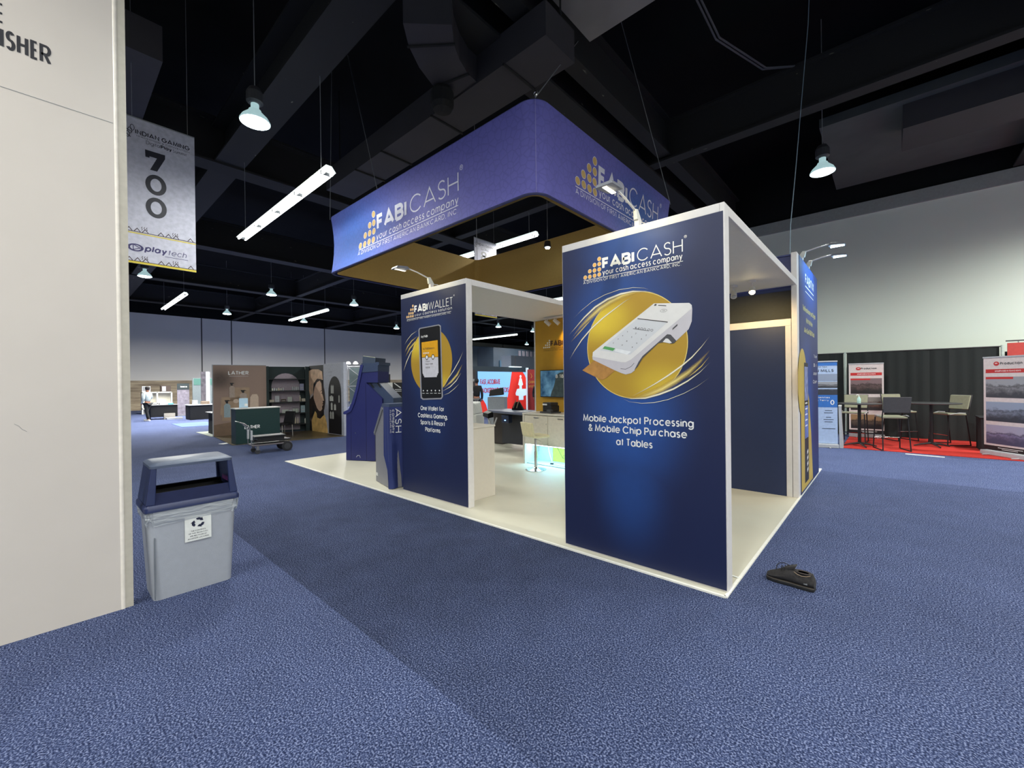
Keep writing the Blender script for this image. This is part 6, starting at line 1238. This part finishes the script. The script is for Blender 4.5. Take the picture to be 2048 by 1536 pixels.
# ------------------------------------------------------------------ far left: tables, shelf, banners
t = thing('draped_table', 'long black-draped table before the far green and dark booths', 'table', (-25.3, 2.1, 0))
MB().box(-25.9, -24.9, 1.25, 3.6, .0, .72).build('black_drape', M_BLACKC, t, world=True, bevel=.02); MB().box(-25.95, -24.85, 1.2, 3.65, .72, .745).build('table_top', M_LGREY, t, world=True)
t = thing('draped_table', 'shorter black-draped table behind the walking person', 'table', (-27.2, .6, 0))
MB().box(-27.6, -26.9, .0, 1.1, .12, .72).build('black_drape', M_BLACKC, t, world=True, bevel=.02); MB().box(-27.65, -26.85, -.05, 1.15, .72, .745).build('table_top', M_GREY, t, world=True)
for y in (.05, 1.0):
    MB().cyl((-27.3, y, 0), (-27.3, y, .14), .02, n=8).build('leg', M_BLACK, t, world=True)
t = thing('draped_table', 'black-draped table end at the left edge of the soap booth', 'table', (-17.0, .5, 0))
MB().hexa([(-17.1, .35, 0), (-16.4, .33, 0), (-16.3, 1.3, 0), (-17.1, 1.3, 0)], [(-17.2, .38, .74), (-16.4, .38, .74), (-16.3, 1.3, .74), (-17.2, 1.3, .74)]).build('black_drape', M_BLACKC, t, world=True); MB().box(-17.25, -16.35, .30, 1.35, .74, .76).build('table_top', M_WHITE, t, world=True)
t = thing('shelf_unit', 'low white cube shelf unit against the wood wall, far left', 'shelf', (-33, 1.1, 0))
for y in (.35, 1.05, 1.75): MB().box(-33.2, -32.8, y, y+.06, .0, 1.35).build('divider', M_WHITE, t, world=True)
for z in (.3, .62, 1.30): MB().box(-33.2, -32.8, .35, 1.81, z, z+.06).build('shelf', M_WHITE, t, world=True)
MB().box(-33.22, -33.18, .35, 1.8, 0, 1.35).build('back_board', mat('shelf_back', rgb(196, 192, 180), .6), t, world=True)
def simple_box(nm, label, cat, b_, m, extra=None):
    t = thing(nm, label, cat, ((b_[0]+b_[1])/2, (b_[2]+b_[3])/2, b_[4])); MB().box(*b_).build('body', m, t, world=True, bevel=.01)
    if extra: extra(t)
    return t
simple_box('coffee_machine', 'dark boxy appliance on the right of the white cube shelf', 'appliance', (-33.15, -32.85, 1.25, 1.75, 1.361, 1.75), mat('appliance_brown', rgb(70, 58, 52), .5), lambda t: MB().box(-32.85, -32.83, 1.32, 1.5, 1.4, 1.7).build('front_panel', M_LGREY, t, world=True))
simple_box('monitor', 'small pale monitor on the left of the white cube shelf', 'monitor', (-33.05, -32.95, .38, .78, 1.361, 1.72), M_LGREY, lambda t: MB().box(-32.949, -32.945, .42, .74, 1.42, 1.69).build('screen', M_GREY, t, world=True))
simple_box('storage_bin', 'white tray on the shorter black-draped table', 'tray', (-27.4, -27.05, .4, .9, .747, .85), M_WHITE)
simple_box('folded_cloth', 'small turquoise folded cloth on the shorter black-draped table', 'cloth', (-27.0, -26.88, .72, .92, .747, .82), mat('turquoise', rgb(90, 170, 190), .6))
t = thing('roll_up_banner', 'narrow dark-topped roll-up banner left of the green panel', 'banner', (-29.1, 1.75, 0)); MB().box(-29.15, -29.1, 1.45, 2.0, .02, 1.85).build('banner_sheet', mat('banner_mauve', rgb(130, 124, 138), .6, var=.3, scale=6), t, world=True); MB().box(-29.099, -29.09, 1.45, 2.0, 1.5, 1.85).build('banner_header', mat('header_dark', rgb(40, 50, 54), .6), t, world=True); MB().box(-29.2, -29.0, 1.4, 2.05, 0, .05).build('banner_base', M_GREY, t, world=True)
F6 = Fr((-29.09, 0, 0), (0, 1, 0)); mb = MB(); txt(mb, F6, 'baco', 1.6, 1.62, .3, .1, .16); mb.build('banner_lettering', M_INKW, t, world=True)
t = thing('green_display_board', 'grey-green freestanding display panel on the far draped table line', 'display panel', (-28.5, 2.5, 0)); MB().box(-28.6, -28.5, 2.05, 3.1, 0, 2.15).build('panel_board', mat('panel_greygreen', rgb(110, 120, 124), .6), t, world=True); MB().box(-28.499, -28.49, 2.1, 3.1, 1.75, 2.12).build('green_header', mat('green_header', rgb(70, 112, 104), .6), t, world=True)
t = thing('tower_sign', 'slim tall sign tower with printed pictures above the draped table', 'sign', (-26, 2.3, 0)); MB().box(-26.1, -26.0, 1.95, 2.15, .0, 2.45).build('tower_body', mat('tower_print', rgb(84, 80, 88), .6, var=.5, scale=6), t, world=True); MB().box(-26.1, -25.99, 2.15, 2.33, .0, 2.45).build('tower_edge', M_LGREY, t, world=True)
t = thing('arch_display_booth', 'dark blue booth wall with white arched graphics left of soap booth', 'booth', (-21.5, 2.2, 0)); MB().box(-21.6, -21.5, 1.55, 3.1, 0, 1.98).build('booth_wall', mat('booth_navy', rgb(26, 32, 44), .6), t, world=True)
F5 = Fr((-21.5, 0, 0), (0, 1, 0)); mb = MB()
for c0 in (1.85, 2.45): mb.poly(F5, [(c0-.2, .3), (c0+.2, .3), (c0+.2, 1.4)]+[(c0+.2*math.cos(a), 1.4+.22*math.sin(a)) for a in [i*PI/8 for i in range(1, 8)]]+[(c0-.2, 1.4)], .002)
mb.rect(F5, 1.75, 1.72, 1.86, 1.92, .002); mb.build('arched_graphic', mat('arch_graphic', rgb(170, 166, 182), .6, var=.15, scale=12), t, world=True)
mb = MB()
for c0 in (1.85, 2.45): mb.poly(F5, [(c0-.08, 1.2), (c0+.08, 1.2), (c0+.03, 1.55), (c0-.03, 1.55)], .004); mb.disc(F5, c0, 1.1, .1, .06, .004)
mb.build('graphic_motif', mat('motif_dark', rgb(40, 44, 60), .6), t, world=True)
for i, (y, z, w_, h, c_, lb) in enumerate(((1.45, .746, .18, .22, rgb(190, 190, 196), 'white leaflet holder at the left end of the long draped table'), (1.8, .746, .34, .16, rgb(120, 104, 90), 'brown tray of goods left of centre on the long draped table'), (2.3, .746, .2, .2, rgb(50, 50, 56), 'dark box at centre of the long draped table'), (2.75, .746, .5, .24, rgb(176, 170, 176), 'pale stacked display at the right of the long draped table'))):
    simple_box('table_display', lb, 'display', (-25.5, -25.2, y, y+w_, z, z+h), mat('goods_%d' % i, c_, .6, var=.3, scale=14))
t = thing('carton_stack', 'pale open cartons on the carpet under the shorter draped table', 'box', (-26.6, .8, 0)); MB().box(-26.55, -26.2, .55, 1.2, 0, .09).build('flat_carton', M_LGREY, t, world=True); MB().box(-26.80, -26.62, .5, .95, .0, .3).build('open_carton', mat('carton_grey', rgb(150, 146, 140), .7), t, world=True)
t = thing('blue_rug', 'pale blue rectangular floor mat in front of the long draped table', 'rug', (-21.7, 1.0, 0)); MB().hexa([(-20.6, .2, 0), (-20.4, 1.5, 0), (-22.9, 1.5, 0), (-22.98, .22, 0)], [(-20.6, .2, .01), (-20.4, 1.5, .01), (-22.9, 1.5, .01), (-22.98, .22, .01)]).build('mat_sheet', mat('pale_blue_mat', rgb(62, 90, 158), .8), t, world=True)
t = thing('grey_floor_mat', 'small grey floor mat at the foot of the soap booth', 'rug', (-16.8, .4, 0)); MB().hexa([(-17.8, .12, 0), (-15.75, .13, 0), (-15.8, .9, 0), (-17.8, .9, 0)], [(-17.8, .12, .008), (-15.75, .13, .008), (-15.8, .9, .008), (-17.8, .9, .008)]).build('mat_sheet', mat('greenish_mat', rgb(134, 142, 132), .8), t, world=True)

# ------------------------------------------------------------------ right side: red booth
t = thing('red_carpet', 'bright red carpet of the booth along the right wall', 'carpet', (3, 10.9, 0)); MB().box(.09, 7.5, 9.36, 12.9, 0, .012).build('carpet_sheet', mat('red_pile', rgb(196, 44, 34), .95, var=.12, scale=40, bump=.5, bscale=150), t, world=True)
t = thing('pipe_and_drape', 'long black pleated drape wall behind the red booth', 'drape', (1.5, 12.45, 0))
def drape(x0, x1, y, z0, z1):
    n = int((x1-x0)*14); vs = []; fs = []
    for i in range(n+1):
        x = x0+(x1-x0)*i/n; yy = y+.03*math.sin(i*1.9)+.015*math.sin(i*.83)
        vs += [(x, yy, z0), (x, yy*.25+y*.75, z1)]
    for i in range(n): fs.append((2*i, 2*i+2, 2*i+3, 2*i+1))
    return MB().add(vs, fs)
M_DR = mat('black_drape', rgb(30, 35, 36), .9)
drape(.02, 3.0, 12.45, .02, 2.42).build('drape_panel', M_DR, t, world=True, smooth=True)
drape(-1.2, -.06, 12.45, .02, 2.42).build('drape_panel', M_DR, t, world=True, smooth=True)
for x in (-.02, 3.04): MB().cyl((x, 12.4, .013), (x, 12.4, 2.46), .028, n=10).build('upright_pipe', mat('pipe_pale', rgb(176, 190, 184), .4), t, world=True)
MB().cyl((-1.2, 12.45, 2.43), (3.04, 12.45, 2.43), .015, n=8).build('top_rail', M_DGREY, t, world=True)
drape(3.1, 6.5, 12.55, .02, 2.3).build('drape_panel', M_DR, t, world=True, smooth=True)
t = thing('red_sign', 'red hanging sign with pale emblem at the right edge', 'sign', (3.6, 12.38, 1.98)); F4 = Fr((0, 12.36, 0), (1, 0, 0))
MB().box(3.12, 4.2, 12.36, 12.40, 1.95, 2.5).build('sign_board', mat('sign_red', rgb(178, 60, 54), .6), t, world=True)
mb = MB(); mb.line(F4, [(3.22, 2.06), (3.32, 2.04), (3.42, 2.07), (3.40, 2.15), (3.48, 2.22), (3.52, 2.28), (3.46, 2.30), (3.42, 2.2), (3.36, 2.08), (3.46, 2.05)], .022, .002); mb.build('sign_emblem', mat('emblem_cream', rgb(220, 190, 160), .6), t, world=True)
for x in (3.3, 4.1): MB().cyl((x, 12.40, 2.5), (x, 12.42, 2.56), .01, n=6).build('hook', M_GREY, t, world=True)
MB().box(3.1, 6.5, 12.40, 12.44, 2.54, 2.57).build('hanging_rail', M_DGREY, t, world=True)

def scenic(name, sky, mid, low, seed):
    m = bpy.data.materials.new(name); m.use_nodes = True; N = m.node_tree.nodes; L = m.node_tree.links; b = N['Principled BSDF']
    tc = N.new('ShaderNodeTexCoord'); n = N.new('ShaderNodeTexNoise'); n.inputs['Scale'].default_value = 2.2; n.inputs['Detail'].default_value = 7; n.inputs['Roughness'].default_value = .65
    mp = N.new('ShaderNodeMapping'); mp.inputs['Location'].default_value = (seed, seed*2, seed); mp.inputs['Scale'].default_value = (2.2, 1, 1.6); L.new(tc.outputs['Generated'], mp.inputs[0]); L.new(mp.outputs[0], n.inputs['Vector'])
    sp = N.new('ShaderNodeSeparateXYZ'); L.new(tc.outputs['Generated'], sp.inputs[0])
    a = N.new('ShaderNodeMath'); a.operation = 'MULTIPLY_ADD'; a.inputs[1].default_value = .8; a.inputs[2].default_value = -.4; L.new(n.outputs['Fac'], a.inputs[0])
    s = N.new('ShaderNodeMath'); s.operation = 'ADD'; L.new(a.outputs[0], s.inputs[0]); L.new(sp.outputs[2], s.inputs[1])
    cr = N.new('ShaderNodeValToRGB'); e = cr.color_ramp.elements; e[0].position = .2; e[0].color = (*low, 1); e[1].position = .68; e[1].color = (*sky, 1)
    for pz, c_ in ((.38, mid), (.46, [q*1.7 for q in mid]), (.55, [q*.7 for q in mid])): q = e.new(pz); q.color = (*c_, 1)
    L.new(s.outputs[0], cr.inputs['Fac']); L.new(cr.outputs['Color'], b.inputs['Base Color']); return m
SC = [scenic('scene_night', rgb(120, 100, 104), rgb(70, 56, 56), rgb(34, 30, 32), 1), scenic('scene_arch', rgb(130, 124, 120), rgb(96, 70, 60), rgb(44, 40, 42), 2.3), scenic('scene_crowd', rgb(146, 116, 84), rgb(66, 56, 50), rgb(26, 26, 32), 3.1),
      scenic('scene_city', rgb(150, 152, 160), rgb(100, 100, 106), rgb(60, 62, 70), 4.2), scenic('scene_bridge', rgb(140, 152, 176), rgb(88, 94, 110), rgb(50, 54, 66), 5.7), scenic('scene_dusk', rgb(160, 156, 180), rgb(98, 92, 120), rgb(70, 70, 98), 6.6)]
M_ROLL = mat('roll_up_white', rgb(210, 198, 198), .5)
def rollup(a, b, h, label, kind):
    fr = plframe(a, b); fr.O.z = .0135 if kind != 'blue' else .001; W_ = (Vector(b)-Vector(a)).length; t = thing('roll_up_banner', label, 'roll-up banner', (*((Vector(a)+Vector(b))/2), 0))
    MB().prism(fr, [(0, .10), (W_, .10), (W_, h), (0, h)], .0, -.006).build('banner_sheet', M_ROLL if kind != 'blue' else mat('roll_up_pale_blue', rgb(172, 192, 226), .5), t, world=True)
    MB().prism(fr, [(-.01, .0), (W_+.01, .0), (W_+.01, .09), (-.01, .09)], .08, -.10).build('base_cassette', M_LGREY, t, world=True, bevel=.01)
    MB().prism(fr, [(-.005, h-.01), (W_+.005, h-.01), (W_+.005, h+.02), (-.005, h+.02)], .012, -.014).build('top_bar', M_LGREY, t, world=True)
    for u in (W_*.2, W_*.8): MB().tube([fr.p(u, .013, -.08), fr.p(u, .015, .22)], .012, 6).build('foot', M_LGREY, t, world=True)
    MB().tube([fr.p(W_/2, .08, -.05), fr.p(W_/2, h, -.02)], .008, 6).build('support_pole', M_GREY, t, world=True)
    if kind == 'blue':
        mb = MB(); mb.rect(fr, 0, h-.10, W_, h-.01, .002); mb.rect(fr, 0, .98, W_, 1.28, .002); mb.build('blue_band', mat('band_blue', rgb(50, 110, 190), .5), t, world=True)
        mb = MB(); mb.rect(fr, 0, 1.62, W_, 1.79, .002); mb.rect(fr, 0, 1.28, W_, 1.42, .002); mb.build('printed_photo', SC[4], t, world=True); mb = MB(); mb.rect(fr, 0, 1.45, W_, 1.60, .002); mb.build('printed_photo', SC[3], t, world=True)
        mb = MB(); txt(mb, fr, 'ROYSTON MILLS', .05, 1.84, W_-.12, .065, .17, .003); txt(mb, fr, 'The  New', W_*.55, 1.95, .2, .03, .14, .003)
        for i, wd in enumerate((.14, .18, .0, .10, .2, .16, 0, 0, .26)): 
            if wd: mb.line(fr, [(W_*.8-wd/2, .9-i*.055), (W_*.8+wd/2, .9-i*.055)], .012, .003)
        mb.build('banner_lettering', M_INKK, t, world=True)
        mb = MB(); txt(mb, fr, 'Supply Amenities', .2, 1.2, W_-.35, .04, .15, .004); txt(mb, fr, 'Linens & Terry', .25, 1.13, W_-.42, .04, .15, .004); mb.ring(fr, W_-.1, 1.1, .02, .04, .004, 12, .04, .06); mb.build('band_lettering', M_INKW, t, world=True)
        return
    def band_(v0, v1, ms, inset=.05): MB().rect(fr, W_*inset, v0, W_*(1-inset), v1, .002).build('printed_photo', ms, t, world=True)
    ms = SC[:3] if kind == 'warm' else SC[3:]
    band_(1.22*h/2.07, 1.66*h/2.07, ms[0]); band_(.72*h/2.07, 1.13*h/2.07, ms[1]) if kind != 'warm' else band_(.76*h/2.07, 1.13*h/2.07, ms[1]); band_(.24*h/2.07, .64*h/2.07, ms[2])
    mb = MB(); mb.rect(fr, W_*.05, 1.74, W_*.95, 1.82, .002); mb.rect(fr, W_*.05, 1.61, W_*.62, 1.655, .003); mb.disc(fr, W_*.28, 1.935, .055, .045, .002, 20); mb.build('red_print', M_RED, t, world=True)
    mb = MB(); txt(mb, fr, 'Production', W_*.36, 1.91, W_*.44, .055, .2, .003); mb.build('banner_lettering', mat('charcoal_ink', rgb(60, 60, 66), .5), t, world=True)
    mb = MB(); mb.rect(fr, 0, .10, W_, .20, .002); mb.build('black_footer', M_BLACK, t, world=True)
    mb = MB(); txt(mb, fr, 'UNSURPASSED IN TEAM EVENTS', W_*.25, 1.765, W_*.52, .03, .16, .003); mb.line(fr, [(W_*.3, .165), (W_*.8, .165)], .010, .003); mb.line(fr, [(W_*.38, .135), (W_*.7, .135)], .010, .003); txt(mb, fr, 'm', W_*.25, 1.925, .05, .035, .25, .003); mb.build('white_lettering', M_INKW, t, world=True)
rollup((-.84, 9.05), (.02, 9.27), 2.09, 'blue and white roll-up banner at the right of the tower', 'blue')
rollup((.09, 11.93), (.84, 11.99), 2.07, 'white roll-up banner with dark photos standing against the black drape', 'warm')
rollup((2.47, 10.12), (3.04, 9.40), 2.07, 'white roll-up banner with city photos at the right picture edge', 'cool')
t = thing('folded_board', 'grey folded board leaning beside the blue and white roll-up', 'board', (.09, 9.35, 0)); MB().hexa([(.05, 9.3, 0), (.12, 9.3, 0), (.12, 9.5, 0), (.05, 9.5, 0)], [(.03, 9.36, 1.02), (.08, 9.36, 1.02), (.08, 9.52, 1.02), (.03, 9.52, 1.02)]).build('board_sheet', M_LGREY, t, world=True); MB().box(.028, .085, 9.35, 9.53, 1.0, 1.03).build('board_edge', M_WHITE, t, world=True)

M_UPH = mat('olive_grey_upholstery', rgb(150, 150, 128), .8, bump=.2, bscale=120); M_UPHB = mat('charcoal_upholstery', rgb(72, 70, 74), .8, bump=.2, bscale=120)
def bar_chair(x, y, rz, label):
    t = thing('bar_chair', label, 'chair', (x, y, .012), rz, 'bar chairs at the round tables')   # local: sitter faces -y
    def slab(y0, y1, z0, z1, w0, w1, th): return MB().hexa([(-w0, y0, z0), (w0, y0, z0), (w0, y0+th, z0), (-w0, y0+th, z0)], [(-w1, y1, z1), (w1, y1, z1), (w1, y1+th, z1), (-w1, y1+th, z1)])
    slab(.20, .26, .88, 1.22, .235, .25, .03).build('backrest_front', M_UPH, t, bevel=.02)
    slab(.232, .292, .87, 1.23, .24, .255, .02).build('backrest_shell', M_UPHB, t, bevel=.012)
    MB().hexa([(-.24, -.24, .745), (.24, -.24, .745), (.23, .20, .735), (-.23, .20, .735)], [(-.24, -.24, .79), (.24, -.24, .79), (.23, .20, .775), (-.23, .20, .775)]).build('seat', M_UPH, t, bevel=.02)
    for sx in (-1, 1):
        MB().tube([(sx*.24, .25, .95), (sx*.25, .22, .74)], .012, 6).build('back_bracket', M_BLACK, t)
        MB().tube([(sx*.23, -.20, .74), (sx*.25, -.26, .02)], .013, 8).build('leg', M_BLACK, t)
        MB().tube([(sx*.23, .18, .74), (sx*.25, .26, .02)], .013, 8).build('leg', M_BLACK, t)
        MB().tube([(sx*.25, -.27, .013), (sx*.25, .27, .013)], .012, 6).build('sled_runner', M_BLACK, t)
        MB().tube([(sx*.24, -.2, .76), (sx*.27, .0, .80), (sx*.26, .14, .79)], .01, 6).build('arm_tab', M_LGREY, t)
    MB().tube([(-.245, -.245, .26), (.245, -.245, .26)], .012, 6).build('footrest', M_CHROME, t)
    return t
bar_chair(.26, 10.75, math.radians(-5), 'bar chair facing forward behind the left round table')
bar_chair(.98, 9.62, math.radians(200), 'bar chair seen from behind, nearest the aisle')
bar_chair(1.15, 11.75, math.radians(40), 'bar chair angled behind the nearest one, by the black drape')
bar_chair(2.04, 11.42, math.radians(-52), 'bar chair at the right of the farther round table')
def bistro(x, y, label, r=.42):
    t = thing('bistro_table', label, 'table', (x, y, .012), .4)
    MB().lathe([(.01, 1.03), (r-.01, 1.03), (r, 1.04), (r, 1.05), (r-.01, 1.057), (.01, 1.057)], n=36).build('tabletop', mat('bistro_top', rgb(70, 70, 72), .35), t, smooth=True)
    MB().cyl((0, 0, .06), (0, 0, 1.03), .035, n=14).build('column', M_BLACK, t, smooth=True)
    for i in range(4):
        a = i*PI/2; MB().tube([(0, 0, .08), (.17*math.cos(a), .17*math.sin(a), .055), (.34*math.cos(a), .34*math.sin(a), .016)], [.03, .022, .014], 8).build('base_foot', M_BLACK, t)
    return t
bistro(.40, 9.85, 'round bistro table holding the sanitiser bottle, left side', .43)
bistro(1.70, 10.80, 'round bistro table between the two right-hand bar chairs', .52)
t = thing('sanitiser_bottle', 'clear pump bottle of sanitiser on the left bistro table', 'bottle', (.40, 9.72, 1.07))
MB().lathe([(.035, 0), (.038, .01), (.038, .11), (.02, .14), (.015, .16)], n=14).build('bottle_body', mat('clear_gel', rgb(180, 214, 208), .15), t, smooth=True); MB().tube([(0, 0, .16), (0, 0, .20), (-.03, 0, .205), (-.05, 0, .19)], .008, 6).build('pump', M_WHITE, t)
t = thing('skirted_table', 'black-skirted table behind the right roll-up banner', 'table', (3.2, 10.9, 0))
n = 60; vs = []; fs = []
P = [(2.47, 11.25-.75*i/12) for i in range(12)]+[(2.47+1.78*i/30, 10.5) for i in range(31)]+[(4.25, 10.5+.75*i/12) for i in range(1, 13)]
for i, (x, y) in enumerate(P):
    d = .02*math.sin(i*2.1); vs += [(x+d, y-.03+d, .02), (x, y, .745)]
for i in range(len(P)-1): fs.append((2*i, 2*i+2, 2*i+3, 2*i+1))
MB().add(vs, fs).build('skirt', M_BLACKC, t, world=True, smooth=True); MB().box(2.45, 4.27, 10.48, 11.26, .745, .765).build('cloth_top', M_BLACKC, t, world=True, bevel=.008)
t = thing('paper_stack', 'white papers on the corner of the black-skirted table', 'papers', (2.74, 10.72, .766), .3); MB().box(-.12, .22, -.1, .12, 0, .015).build('sheet', M_INKW, t); MB().box(-.02, .3, -.02, .2, .015, .03).build('sheet', M_INKW, t)

# ------------------------------------------------------------------ the shoe on the carpet
t = thing('shoe', 'worn black suede lace-up shoe lying alone on the blue carpet', 'shoe', (.335, .575, .0), math.radians(174))
# local x: heel (-) to toe (+); heel at right of picture
sec = [(-.166, .036, .0, .100, .0), (-.152, .046, 0, .135, 0), (-.11, .050, 0, .120, 0), (-.06, .051, 0, .122, 0), (-.01, .052, 0, .150, 0), (.03, .054, 0, .138, 0), (.07, .057, 0, .108, 0), (.11, .056, 0, .086, 0), (.145, .046, 0, .070, 0), (.168, .024, 0, .052, 0)]
def shoe_ring(x, w_, h, base=.022, n=14, open_=0):
    out = []
    for i in range(n):
        a = 2*PI*i/n; cy = math.cos(a); cz = math.sin(a)
        y = w_*cy*(1 if cz < 0 else 1-.35*cz); z = base+h*.42+h*.58*cz if cz > 0 else base+h*.42*(1+cz)
        out.append((x, y, z))
    return out
loft([shoe_ring(x, w_, h-.02) for x, w_, z0, h, _ in sec]).build('suede_upper', mat('black_suede', rgb(44, 42, 44), .9, var=.3, scale=40, bump=.4, bscale=200), t, smooth=True)
def sole_ring(z, e): 
    pts = [(-.165, .03), (-.14, .044), (-.06, .046), (0, .044), (.06, .054), (.12, .054), (.155, .042), (.172, .018)]
    return [(x*(1+e*.2), y+e, z) for x, y in pts]+[(x*(1+e*.2), -y-e, z) for x, y in pts[::-1]]
loft([sole_ring(0, 0), sole_ring(.012, .002), sole_ring(.026, .001)]).build('rubber_sole', mat('sole_black', rgb(24, 25, 28), .6), t, bevel=.003)
loft([sole_ring(.026, .0015), sole_ring(.030, .0)]).build('welt_line', mat('welt_tan', rgb(74, 68, 64), .7), t)
MB().lathe([(.030, 0), (.036, .008), (.030, .014), (.022, .008)], (-.088, 0, .118), 20, 1.9, 1.05).build('padded_collar', mat('collar_suede', rgb(56, 50, 50), .9), t, smooth=True)
MB().lathe([(.001, .0), (.05, .0)], (-.088, 0, .126), 18, 1.0, .55).build('insole', mat('insole_tan', rgb(120, 100, 84), .8), t)
MB().hexa([(-.03, -.030, .135), (.05, -.024, .115), (.05, .024, .115), (-.03, .030, .135)], [(-.045, -.032, .172), (.03, -.020, .142), (.03, .020, .142), (-.045, .032, .172)]).build('tongue', mat('tongue_suede', rgb(50, 48, 50), .9), t, bevel=.006)
for i in range(4): MB().tube([(-.015+i*.024, -.040, .135-i*.009), (-.01+i*.024, 0, .165-i*.010), (-.015+i*.024, .040, .135-i*.009)], .0028, 5).build('lace', M_BLACK, t)
MB().tube([(.0, .0, .152), (.04, .01, .165), (.075, .01, .155), (.095, .01, .13), (.098, .015, .095)], .003, 6).build('lace_loop', M_BLACK, t)
MB().tube([(-.035, .045, .128), (-.06, .052, .117), (-.09, .054, .112), (-.12, .052, .118), (-.145, .044, .128)], .003, 6).build('collar_piping', mat('piping_tan', rgb(130, 112, 94), .7), t)
MB().box(-.125, -.10, .045, .0485, .05, .062).build('heel_badge', M_GREY, t)
